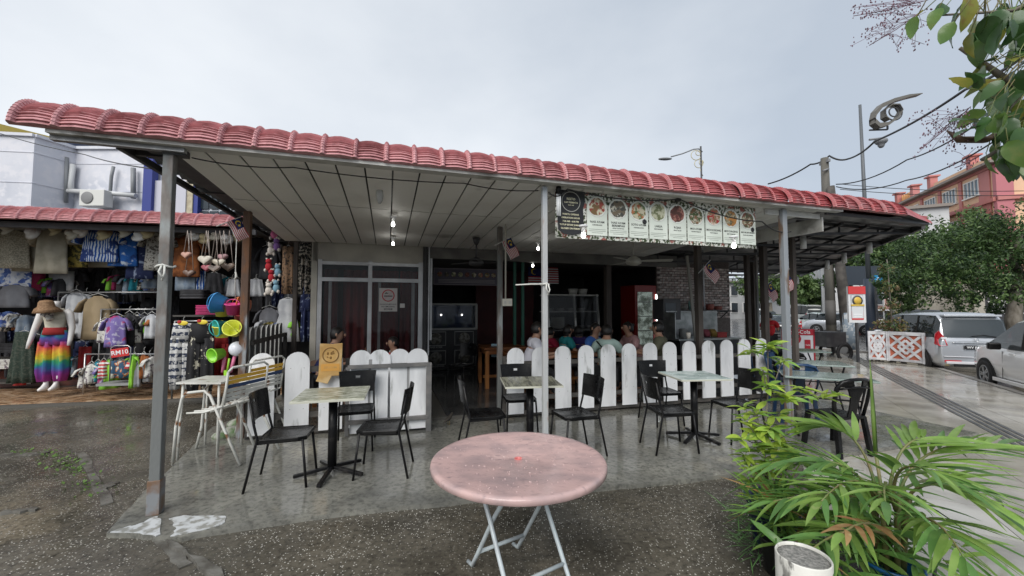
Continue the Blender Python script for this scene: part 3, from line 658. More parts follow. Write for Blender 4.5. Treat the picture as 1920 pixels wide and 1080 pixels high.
# ================================================================ ROUND TABLE
PINK = mat('faded_pink_plastic', (.50, .345, .325), .22, c2=(.36, .265, .26), sc_=5.5, lo=.40, hi=.66, bump=.12, bs=60, r2=.10, c3=(.30, .22, .22), sc3=20, lo3=.56, hi3=.74, det=10, st=(1, 1.5, 1))
rt = thing('round_table', 'round folding table with a faded pink top and white tube legs', 'table', (.040, 2.54, 0), R(0))
m = MB(); Rt = .54; H = .745
m.lathe([(.018, H-.03), (.018, H-.006), (.022, H-.003), (.03, H-.0035), (.036, H-.001), (Rt-.05, H-.001), (Rt-.035, H+.0015), (Rt-.012, H+.001), (Rt-.003, H-.005), (Rt, H-.014), (Rt, H-.034), (Rt-.006, H-.038), (Rt-.014, H-.034), (Rt-.02, H-.022), (.018, H-.03)], 72)
tp = m.build('table_top', PINK, rt)
m = MB(); m.lathe([(.017, H-.02), (.0175, H-.02), (.026, H-.0015), (.024, H+.0005), (.017, H-.004), (.017, H-.02)], 24); m.build('umbrella_hole_rim', mat('red_pink_rim', (.55, .16, .15), .3), tp)
WT = mat('white_tube_enamel', (.55, .62, .64), .3, c2=(.42, .46, .48), sc_=6, r2=.18, c3=(.25, .15, .1), sc3=14, lo3=.68, hi3=.75)
ROT = Matrix.Rotation(R(33), 3, 'Z')
def rp(x, y, z): return ROT @ Vector((x, y, z))
for s in (-1, 1):
    m = MB(); x = .205
    pts = [rp(-x*1.0, s*.20, H-.04), rp(-x, s*.19, H-.07), rp(-x, 0, .43), rp(-x, -s*.19, .14), rp(-x-.0, -s*.27, .02), rp(-x, -s*.33, .013)]
    if s < 0: pts = [p + ROT @ Vector((.028, 0, 0)) for p in pts]
    pts2 = [rp(2*0, 0, 0)+p + ROT @ Vector((2*x-(.056 if s < 0 else 0), 0, 0)) for p in pts]
    m.tube(pts, .0135, 10); m.build('leg', WT, rt)
    m = MB(); m.tube(pts2, .0135, 10); m.build('leg', WT, rt)
    m = MB(); m.tube([pts[3], pts2[3]], .012, 10); m.build('cross_bar', WT, rt)
    m = MB(); m.tube([pts[0]+Vector((0, 0, -.01)), pts2[0]+Vector((0, 0, -.01))], .011, 8); m.build('top_bar', WT, rt)
m = MB(); m.tube([rp(-.18, .05, H-.06), rp(-.13, .1, H-.12), rp(.0, .14, H-.1), rp(.12, .2, H-.05)], .011, 8); m.build('lock_bar', WT, rt)
DROP = mat('water_film', (.50, .36, .34), .02, spec=.8, coat=1)
m = MB()
for i in range(150):
    a = rnd.uniform(0, 6.28); q = math.sqrt(rnd.random())*.5; r_ = rnd.uniform(.001, .0045)
    m.lathe([(r_, H-.001), (r_*.9, H+.0012), (r_*.4, H+.002), (1e-4, H+.0022)], 8, c=(q*math.cos(a), q*math.sin(a), 0), sx=rnd.uniform(.7, 1.8))
stuff(m.build('raindrops', DROP, rt, fix=False))
# ================================================================ BANNER
bn = thing('menu_banner', 'long white food menu banner hung under the front edge of the roof', 'banner', B(3.52, .07, 0), BA)
Lb, z1, z0 = 2.88, 3.0, 2.455
EDGEV = mat('vegetable_border_print', (.75, .76, .7), .5, c2=(.05, .07, .03), sc_=30, lo=.48, hi=.54, c3=(.35, .12, .1), sc3=9, lo3=.55, hi3=.6)
BWHT = mat('banner_white', (.68, .73, .66), .45, c2=(.6, .65, .58), sc_=3); BBLK = mat('banner_black', (.02, .02, .022), .45); INK = mat('print_ink', (.015, .015, .015), .5); CREAM = mat('cream_ink', (.75, .72, .5), .5); BLINE = mat('line_ink', (.14, .16, .13), .5)
m = MB(); n = 40; vs = []; fs = []
for i in range(n+1):
    x = Lb*i/n; y = .004*math.sin(x*3)+.004*math.sin(x*9); vs += [(x, y, z0+.01*math.sin(x*1.1)), (x, y, z1-.008*math.sin(math.pi*((x*1.2) % 1))), (x, y+.004, z1), (x, y+.004, z0)]
    if i: fs += [((i-1)*4+k, i*4+k, i*4+(k+1) % 4, (i-1)*4+(k+1) % 4) for k in range(4)]
m.add(vs, fs, True); sh = m.build('sheet', EDGEV, bn)
yb = -.011
def flat(name, poly, mt, par, y=yb, t=.001): m = MB(); m.prism(poly, t, T=face(0, y, 0)); return m.build(name, mt, par)
flat('black_panel', [(.0, z1-.005)] + [(.36, z1-.005), (.36, z1-.12), (.335, z1-.2), (.345, z0+.13), (.30, z0+.06), (.2, z0+.035), (.1, z0+.045), (.03, z0+.09)], BBLK, bn)
def ring(name, cx, cz, r_, w_, mt, par, y, sx=1, n=32):
    m = MB(); m.lathe([(r_-w_, 0), (r_, 0), (r_, .0012), (r_-w_, .0012), (r_-w_, 0)], n, T=face(cx, y, cz) @ Matrix.Diagonal((sx, 1, 1, 1))); return m.build(name, mt, par)
ring('logo_ring', .185, z1-.13, .115, .007, mat('ring_ink', (.5, .5, .46), .5), bn, yb-.002)
text('RESTO', .036, CREAM, bn, face(.185, yb-.002, z1-.10)); text('CAP PERMATA', .026, CREAM, bn, face(.185, yb-.002, z1-.14)); text('SINCE 1990', .014, CREAM, bn, face(.185, yb-.002, z1-.17))
for k, s in enumerate(('WAKTU OPERASI', 'OPERATION HOUR', '7.00 AM - 6.00 PM', 'TUTUP SETIAP JUMAAT', 'CLOSED ON FRIDAY')): text(s, .026, CREAM, bn, face(.18, yb-.002, z1-.275-k*.04))
items = [('NASI AYAM', 'CHICKEN RICE', (.30, .06, .04), (.62, .6, .45), (.2, .12, .05)), ('NASI AYAM', 'SPICED CHICKEN RICE', (.06, .06, .05), (.5, .48, .4), (.15, .12, .08)), ('SOTO AYAM', 'CHICKEN SOTO', (.55, .5, .36), (.1, .15, .06), (.45, .15, .06)),
         ('LAKSA', 'RICE NOODLE', (.5, .5, .36), (.15, .17, .08), (.35, .33, .2)), ('ROJAK', 'FRUIT SALAD', (.13, .035, .03), (.35, .16, .12), (.08, .03, .02)), ('MOI AYAM', 'CHICKEN PORRIDGE', (.06, .09, .03), (.5, .45, .36), (.2, .1, .05)),
         ('MOI KOSONG', 'PLAIN PORRIDGE', (.28, .17, .08), (.6, .5, .4), (.45, .05, .04)), ('MOI DAGING', 'BEEF PORRIDGE', (.13, .11, .05), (.45, .4, .28), (.45, .2, .05)), ('MOI IKAN MASIN', 'SALTED FISH PORRIDGE', (.2, .07, .04), (.5, .5, .35), (.1, .1, .05))]
x0 = .375; cw = (Lb-.02-x0)/9
def blob(r_, n=26, a=.1): return [(r_*(1+rnd.uniform(-a, a))*math.cos(2*math.pi*i/n), r_*(1+rnd.uniform(-a, a))*math.sin(2*math.pi*i/n)) for i in range(n)]
for k, (a, b_, c1_, c2_, c3_) in enumerate(items):
    cx = x0+cw*(k+.5); hw = cw/2-.006; zt = z1-.04-.006*(k % 3); zb = z0+.05
    card = [(cx-hw, zb), (cx+hw, zb), (cx+hw, zt-hw)] + [(cx+hw*math.cos(t), zt-hw+hw*math.sin(t)) for t in [math.pi*i/12 for i in range(1, 12)]] + [(cx-hw, zt-hw)]
    cdo = flat('menu_card', card, BWHT, bn)
    m = MB(); pts = [(p[0], yb-.002, p[1]) for p in card[1:]+card[:1]]; m.tube([pts[0]]+pts[1:], .0018, 4); m.build('card_outline', BLINE, cdo)
    fm = mat('dish_print_%d' % k, c1_, .5, c2=c2_, sc_=22+k*2, lo=.46, hi=.54, c3=c3_, sc3=11+k, lo3=.52, hi3=.56)
    rr = .105; zc = zt-.125
    ring('plate_print', cx, zc, rr+.012, .012, mat('plate_white', (.72, .72, .68), .5), cdo, yb-.0015)
    m = MB(); m.prism([(x, z) for x, z in blob(rr-.004, 30, .09)], .001, T=face(cx, yb-.002, zc)); m.build('dish_print', fm, cdo)
    if k in (2, 8): ring('bowl_print', cx+.08, zc-.12, .03, .03*.95, BBLK, cdo, yb-.003)
    zt2 = zb+.155 - .03*(k > 0)*(0)
    if k == 1: text('BEREMPAH', .036, INK, cdo, face(cx, yb-.002, zb+.125)); zt2 = zb+.16
    text(a, .036 if len(a) < 11 else .029, INK, cdo, face(cx, yb-.002, zt2)); text(b_, .019 if len(b_) < 14 else .015, INK, cdo, face(cx, yb-.002, zb+.095 if k == 1 else zb+.12))
    m = MB()
    for q in range(3): m.box((cx, yb-.002, zb+.07-q*.02), (cw*(.8 if q < 2 else .5), .001, .0035))
    m.build('small_print_line', BLINE, cdo)
CAB = mat('black_cable', (.015, .015, .016), .5)
def cable(name, label, pts, r_=.008, mt=CAB, cat='cable', seg=10, sag=.05):
    out = []
    for a, b_ in zip(pts, pts[1:]):
        a, b_ = Vector(a), Vector(b_)
        for k in range(seg): t = k/seg; q = a.lerp(b_, t); q.z -= sag*4*t*(1-t)*(1 if sag else 0); out.append(q)
    out.append(Vector(pts[-1])); m = MB(); m.tube(out, r_, 5); return tag(m.build(name, mt), label, cat)
cable('hanging_cable', 'black cable looped across the front of the menu banner', [B(3.4, -.02, 2.93), B(3.62, -.03, 2.98), B(5.1, -.03, 2.99), B(6.4, -.02, 2.80), B(6.9, -.02, 2.70)], .008, sag=.06)
cable('hanging_cable', 'thin black cable sagging below the ceiling edge left of the thin white post', [B(.15, -.0, 2.95), B(.9, .1, 2.98), B(2.5, .1, 2.98), B(3.3, .02, 2.95)], .006, sag=.03)
m = MB(); m.box((0, 0, .03), (.05, .05, .1)); m.build('cable_clip', CAB).location = B(5.1, -.03, 2.98); bpy.data.objects['cable_clip'].parent = bn; bpy.data.objects['cable_clip'].location = (1.58, -.07, 2.99)
TUBEL = mat('unlit_lamp_white', (.75, .77, .78), .25)
l_ = thing('energy_saving_lamp', 'unlit white folded tube lamp hanging at the left end of the menu banner', 'lamp', B(3.52, -.02, 2.68), BA)
m = MB()
for s in (-.018, 0, .018): m.tube([(s, 0, .0), (s, 0, .24)], .008, 8)
m.build('lamp_tube', TUBEL, l_); m = MB(); m.lathe([(.03, .24), (.028, .32), (.015, .34)], 12); m.build('lamp_socket', BLACKP, l_)
# ================================================================ BULBS, FANS, FLAGS
BULB = mat('lit_bulb', (1, .98, .93), .3, emit=14)
def bulb(loc, label, r_=.022, lit=True):
    t = thing('light_bulb', label, 'light bulb', loc, 0, 'bare lit bulbs under the cafe ceiling')
    m = MB(); m.ball((0, 0, 0), (r_, r_, r_*1.25), 14, 10); m.build('globe', BULB, t)
    m = MB(); m.lathe([(.02, .03), (.02, .09), (.045, .095), (.045, .11)], 12); m.build('lamp_holder', WHITEP, t)
for (x, y, z, lb) in ((737, 421, 2.79, 'lit bulb on the plank ceiling nearer the yard of the two above the glass doors'), (737, 457, 2.76, 'lit bulb on the plank ceiling nearer the glass doors'), (1009, 466, 2.72, 'lit bulb beside the thin white post'), (999, 498, 2.6, 'lit bulb in front of the wall flag, lowest beside the white post'),
                      (1094, 442, 2.43, 'lit bulb just under the second card of the menu banner'), (1376, 461, 2.38, 'lit bulb just under the far end of the menu banner'), (1334, 519, 2.42, 'lit bulb in front of the whitewashed brick wall')):
    p = at(x, y, z); bulb(p, lb)
m = thing('spider_light', 'small unlit ceiling fixture on a pair of planks', 'light fixture', at(712, 366, 2.86)); q = MB(); q.lathe([(.035, .05), (.04, .0), (.03, -.06), (.012, -.09)], 12); q.build('lamp_body', mat('clear_plastic', (.4, .4, .38), .3), m)
def fan(loc, label, mt, r_=.55, rot=0, ceil=2.9):
    t = thing('ceiling_fan', label, 'ceiling fan', loc, rot, None); h = ceil-loc[2]
    m = MB(); m.lathe([(.01, h), (.07, h-.0), (.05, h-.08), (.02, h-.13)], 16); m.build('canopy', mt, t)
    m = MB(); m.tube([(0, 0, .05), (0, 0, h-.08)], .014, 8); m.build('down_rod', mt, t)
    m = MB(); m.lathe([(.03, .09), (.09, .05), (.13, .0), (.12, -.04), (.05, -.07), (.001, -.075)], 20); m.build('motor', mt, t)
    for k in range(3):
        a = k*2.094+.2; M_ = Matrix.Rotation(a, 4, 'Z'); m = MB(M_); m.add([(.1, -.03, 0), (.2, -.055, .01), (r_, -.06, .012), (r_+.02, 0, .0), (r_, .06, -.012), (.2, .055, -.01), (.1, .03, 0)] + [(.1, -.03, .006), (.2, -.055, .016), (r_, -.06, .018), (r_+.02, 0, .006), (r_, .06, -.006), (.2, .055, -.004), (.1, .03, .006)], [tuple(range(7))[::-1], tuple(range(7, 14))]+[(i, (i+1) % 7, 7+(i+1) % 7, 7+i) for i in range(7)]); m.build('blade', mt, t)
    return t
fan(dp(893, 492, 6.8), 'dark ceiling fan above the doorway', DARKM, .5, .3, 2.88)
fan(dp(1188, 490, 6.6), 'off-white ceiling fan behind the middle of the banner', mat('fan_cream', (.4, .39, .35), .4), .6, 1.7, 2.88)
FR, FB, FW, FY = [mat('flag_'+n, c, .7) for n, c in (('red', (.45, .02, .03)), ('blue', (.01, .02, .10)), ('white', (.7, .7, .7)), ('yellow', (.7, .5, .03)))]
def flag(name, label, loc, w_, h, T=None, rz=0, droop=.0, stick=True, grp='striped national flags on short sticks'):
    t = thing(name, label, 'flag', loc, rz, grp); n = 14; nx = 10
    def P_(x, z): 
        p = Vector((x, .02*math.sin(x/w_*7+z*6), z)); return (T or Matrix()) @ p
    def sheet(nm, xa, xb, za, zb, mt, off=0):
        m = MB(); vs = []; fs = []
        for i in range(nx+1):
            x = xa+(xb-xa)*i/nx
            for z, o in ((za, off), (zb, off), (zb, off+.002), (za, off+.002)): p = P_(x, z); vs.append(Vector(p)+Vector((0, -o if off else o, 0)))
            if i: fs += [((i-1)*4+k, i*4+k, i*4+(k+1) % 4, (i-1)*4+(k+1) % 4) for k in range(4)]
        m.add(vs, fs, True); return m.build(nm, mt, t)
    for k in range(n): sheet('stripe', 0 if k >= 8 else w_*.5, w_, -h*(k+1)/n, -h*k/n, FR if k % 2 == 0 else FW)
    ct = sheet('canton', 0, w_*.5, -h*8/n, 0, FB)
    m = MB(); cx, cz = w_*.2, -h*4/14; r_ = h*.2
    for (s) in (-1, 1):
        pts = []
        for i in range(15):
            a = R(50)+R(260)*i/14; pts.append((cx+r_*math.cos(a), cz+r_*math.sin(a)))
        for i in range(15):
            a = R(310)-R(260)*i/14; pts.append((cx+r_*.25+r_*.78*math.cos(a), cz+r_*.78*math.sin(a)))
        vs = [Vector(P_(x, z))+Vector((0, s*.004, 0)) for x, z in pts]; m.add(vs, [tuple(range(len(vs)))])
        st = [Vector(P_(w_*.33+(r_*.75 if i % 2 else r_*.3)*math.cos(math.pi*i/7), cz+(r_*.75 if i % 2 else r_*.3)*math.sin(math.pi*i/7)))+Vector((0, s*.004, 0)) for i in range(14)]; m.add(st, [tuple(range(14))])
    m.build('crescent_and_star', FY, ct, fix=False)
    if stick: m = MB(); a = (T or Matrix()) @ Vector((0, 0, .03)); b_ = (T or Matrix()) @ Vector((0, 0, -h-.12)); m.tube([a, b_], .006, 6); m.build('stick', mat('flag_stick', (.6, .6, .58), .4), t)
    return t
def flagT(ang, sag=0): return Matrix.Rotation(R(ang), 4, 'Y')
for (x, y, Y, ang, sc2, lb) in ((958, 445, 6.0, 62, .30, 'small striped flag hanging on the grey pillar above the doorway'), (1330, 490, 6.9, 62-14, .36, 'small striped flag drooping from the dark timber post beside the brick wall'),
                           (448, 408, 4.9, 62, .26, 'small striped flag on the rusty side post, half wrapped'), (1478, 505, 6.4, 70, .34, 'small striped flag just past the front rusty post'), (1446, 528, 8.6, 60, .40, 'small striped flag deeper under the street-side roof')):
    p = dp(x, y, Y); flag('small_flag', lb, p, sc2, sc2*.55, flagT(ang), BA)
p = dp(990, 500, 10.3); flag('wall_flag', 'large striped flag pinned flat on the maroon back wall', p, .85, .43, None, BA, stick=False, grp=None)
# ================================================================ CLOTHES SHOP
shop = thing('clothes_shop', 'dim open-fronted clothes shop under a pink tiled eave beside the cafe', 'building', QO, QA)
for i in range(30):
    o = put('roof_tile', tmL, shop, (-4.2+i*PITCHW, rnd.uniform(-.003, .003), rnd.uniform(-.004, .004))); o.color = (rnd.uniform(-.0, .12)*.8, 0, 0, 1)
m = MB(); m.box((.3, 2.9, 3.42), (9.6, 5.4, .04)); m.box((-.3, .12, 3.12), (8.2, .06, .1)); m.build('roof_deck', DARKM, shop)
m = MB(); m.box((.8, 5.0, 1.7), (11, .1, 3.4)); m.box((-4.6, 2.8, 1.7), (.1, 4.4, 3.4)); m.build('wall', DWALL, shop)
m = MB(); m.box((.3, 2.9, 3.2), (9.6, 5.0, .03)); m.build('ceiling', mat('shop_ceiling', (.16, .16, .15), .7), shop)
STEP = mat('red_brown_step', (.16, .05, .035), .35, c2=(.1, .04, .03), sc_=5)
m = MB(); m.box((.6, 3.5, .05), (10.4, 3.2, .22)); struct(m.build('shop_floor', STEP, None, QO, QA))
m = MB(); m.box((.3, .95, -.02), (9.9, 1.9, .12)); ap = struct(m.build('tiled_floor', GROUT, None, QO, QA))
ATILE = mat('woodlook_floor_tile', (.42, .27, .16), .15, world=True, c2=(.22, .12, .06), sc_=7, lo=.42, hi=.58, st=(1, 2.2, 1), vary=.12, c3=(.5, .36, .24), sc3=5)
am = MB().box((0, 0, 0), (.393, .393, .01)).mesh('floor_tile'); am.materials.append(ATILE)
for i in range(24):
    for j in range(4): put('floor_tile', am, ap, (-4.4+i*.4, .2+j*.4+.1, .045+rnd.uniform(-.0005, .0005)))
m = MB(); m.bar(QO+QU*3.5+QV*.3, QO+QU*3.5+QV*.3+Vector((0, 0, 3.2)), .06, .06)
RAILM = mat('chrome_rail', (.4, .4, .4), .3, metal=.8)
# garments
def ringof(cx, hw, hd, z, n=22, ph=0, amp=.12, fr=5):
    return [(cx+hw*math.cos(2*math.pi*i/n), hd*math.sin(2*math.pi*i/n)*(1+amp*2.2*math.sin(fr*2*math.pi*i/n+ph+z*3)), z) for i in range(n)]
def g_shirt(w_=.5, h=.65, sl=.25, ph=0, long_=False):
    m = MB(); rings = []
    for t, ww in ((0, .26), (.03, .34), (.08, .62), (.16, .80), (.35, .84), (.6, .86), (.85, .92), (1, .94)): rings.append(ringof(0, w_*ww/2, .03+.035*min(1, t*3), -.02-h*t, ph=ph, amp=.1+.1*t))
    m.loft(rings, True)
    for s in (-1, 1):
        a = Vector((s*w_*.33, 0, -.05-h*.04)); b_ = Vector((s*(w_*.5+(.03 if long_ else .05)), 0, -.05-sl)); pts = [a, a.lerp(b_, .4)+Vector((s*.02, 0, .02)), b_]
        m.tube(pts, [.05, .075*w_/.5, .082*w_/.5], 10, flat=.45)
    return m
def g_pants(w_=.4, h=.95, ph=0, flare=1.0):
    m = MB(); m.loft([ringof(0, w_*.40, .05, 0, ph=ph, amp=.06), ringof(0, w_*.45, .06, -h*.1, ph=ph), ringof(0, w_*.5, .07, -h*.28, ph=ph)], True)
    for s in (-1, 1): m.loft([ringof(s*w_*.24, w_*.25, .06, -h*.22, ph=ph), ringof(s*w_*.26, w_*.25*flare, .06, -h*.5, ph=ph+1, amp=.2), ringof(s*w_*.27, w_*.26*flare, .055, -h*.8, ph=ph+2, amp=.25), ringof(s*w_*.26, w_*.2, .045, -h, ph=ph+2, amp=.2)], True)
    return m
def g_skirt(w_=.4, h=.6, ph=0, pleat=9):
    m = MB(); m.loft([ringof(0, w_*(.32+.18*t), .04+.05*t, -h*t, 36, ph, .1+.15*t, pleat) for t in (0, .05, .3, .6, .85, 1)], True); return m
def g_dress(w_=.4, h=1.0, ph=0):
    m = MB(); m.loft([ringof(0, w_*a, .03+.04*t, -h*t, 26, ph, .08+.15*t, 6) for t, a in ((0, .22), (.05, .34), (.2, .40), (.38, .33), (.6, .44), (1, .52))], True); return m
def g_flat(w_=.4, h=.5, ph=0):
    m = MB(); m.loft([ringof(0, w_*.5, .02+.02*t, -h*t, 26, ph, .3, 5) for t in (0, .3, .6, 1)], True); return m
def cmat(n, *a, **k): return mat('cloth_'+n, *a, rough=k.pop('rough', .85), **k)
C = dict(
 cream=cmat('cream', (.36, .33, .26), c2=(.27, .25, .19), sc_=5), lace=cmat('lace', (.40, .37, .29), c2=(.24, .22, .17), sc_=40, lo=.45, hi=.55), white=cmat('white', (.46, .47, .48), c2=(.33, .34, .36), sc_=5, vary=.25),
 camo=cmat('camo', (.28, .22, .05), c2=(.06, .055, .02), sc_=16, lo=.46, hi=.52), tiedye=cmat('tiedye', (.62, .68, .75), c2=(.01, .09, .38), sc_=7, lo=.44, hi=.52, kind='wave', c3=(.02, .05, .2), sc3=6, lo3=.5, hi3=.56),
 dyeb=cmat('dye_blue', (.02, .12, .42), c2=(.55, .62, .72), sc_=9, lo=.56, hi=.64, c3=(.01, .03, .14), sc3=5), navy=cmat('navy', (.012, .02, .07), c2=(.25, .3, .42), sc_=10, lo=.58, hi=.64), dashiki=cmat('dashiki', (.34, .33, .30), c2=(.07, .06, .05), sc_=26, lo=.52, hi=.57),
 orange=cmat('rust_orange', (.33, .11, .03), c2=(.16, .05, .015), sc_=8), patch=cmat('blue_patch', (.55, .57, .62), c2=(.05, .09, .28), sc_=6, lo=.5, hi=.54, kind='noise', c3=(.12, .2, .45), sc3=9), grey=cmat('grey', (.14, .145, .16), c2=(.1, .1, .11), sc_=4),
 denim=cmat('denim', (.17, .22, .29), c2=(.28, .33, .38), sc_=7), black=cmat('black', (.012, .012, .014), c2=(.03, .03, .034), sc_=6), char=cmat('charcoal', (.035, .035, .04), c2=(.055, .055, .06), sc_=6, vary=.5), tan=cmat('tan', (.30, .23, .14), c2=(.25, .19, .11), sc_=4),
 purple=cmat('purple_print', (.16, .12, .32), c2=(.4, .38, .5), sc_=12, lo=.53, hi=.6, c3=(.3, .03, .12), sc3=6, lo3=.55, hi3=.6), floral=cmat('floral_multi', (.03, .08, .14), c2=(.55, .16, .03), sc_=11, lo=.52, hi=.55, c3=(.6, .6, .5), sc3=12, lo3=.56, hi3=.58),
 floralw=cmat('floral_white', (.55, .54, .5), c2=(.15, .12, .14), sc_=20, lo=.54, hi=.58), paisley=cmat('paisley', (.02, .02, .02), c2=(.42, .38, .32), sc_=22, lo=.5, hi=.54), leopard=cmat('leopard', (.20, .12, .07), c2=(.03, .02, .015), sc_=24, lo=.52, hi=.56),
 pinkm=cmat('magenta', (.4, .03, .12), c2=(.25, .02, .08), sc_=4), red=cmat('red', (.4, .03, .03), c2=(.28, .02, .02), sc_=5), green=cmat('lime', (.3, .6, .06), c2=(.2, .5, .05), sc_=5), teal=cmat('teal', (.02, .25, .3), c2=(.01, .18, .24), sc_=5), ele=cmat('elephant_print', (.5, .5, .49), c2=(.03, .04, .07), sc_=2.6, lo=.35, hi=.5, kind='bands', c3=(.45, .45, .44), sc3=22, lo3=.53, hi3=.55),
 sun=cmat('sun_print', (.012, .012, .014), c2=(.4, .38, .3), sc_=12, lo=.6, hi=.63), dgreen=cmat('dark_green', (.02, .035, .025), c2=(.05, .06, .045), sc_=30, lo=.5, hi=.56), stripe=cmat('striped', (.6, .6, .58), c2=(.45, .05, .05), sc_=5, lo=.45, hi=.55, kind='bands'))
HANG = mat('pale_hanger', (.5, .5, .48), .4)
def garment(kind, px_, py0, py1, Y, mt, label, wpx, rz=None, grp='clothes hanging in the clothes shop', ph=None, cat=None, hanger=True, **k):
    p = dp(px_, py0, Y); h = (py1-py0)*Y/F; w_ = wpx*Y/F; ph = rnd.uniform(0, 6) if ph is None else ph
    m = dict(shirt=g_shirt, pants=g_pants, skirt=g_skirt, dress=g_dress, cloth=g_flat)[kind](w_, h, ph=ph, **k)
    nm = dict(shirt='hanging_shirt', pants='hanging_trousers', skirt='hanging_skirt', dress='hanging_dress', cloth='hanging_cloth')[kind]
    o = m.build(nm, mt, None, p, QA if rz is None else rz, fix=False); tag(o, label, cat or nm.split('_')[1], grp)
    if hanger: m = MB(); m.tube([(-w_*.32, 0, -.03), (0, 0, .03), (w_*.32, 0, -.03)], .006, 5); m.tube([(0, 0, .03), (0, 0, .09), (.02, 0, .11)], .004, 5); m.build('hanger', HANG, o)
    return o
G = garment
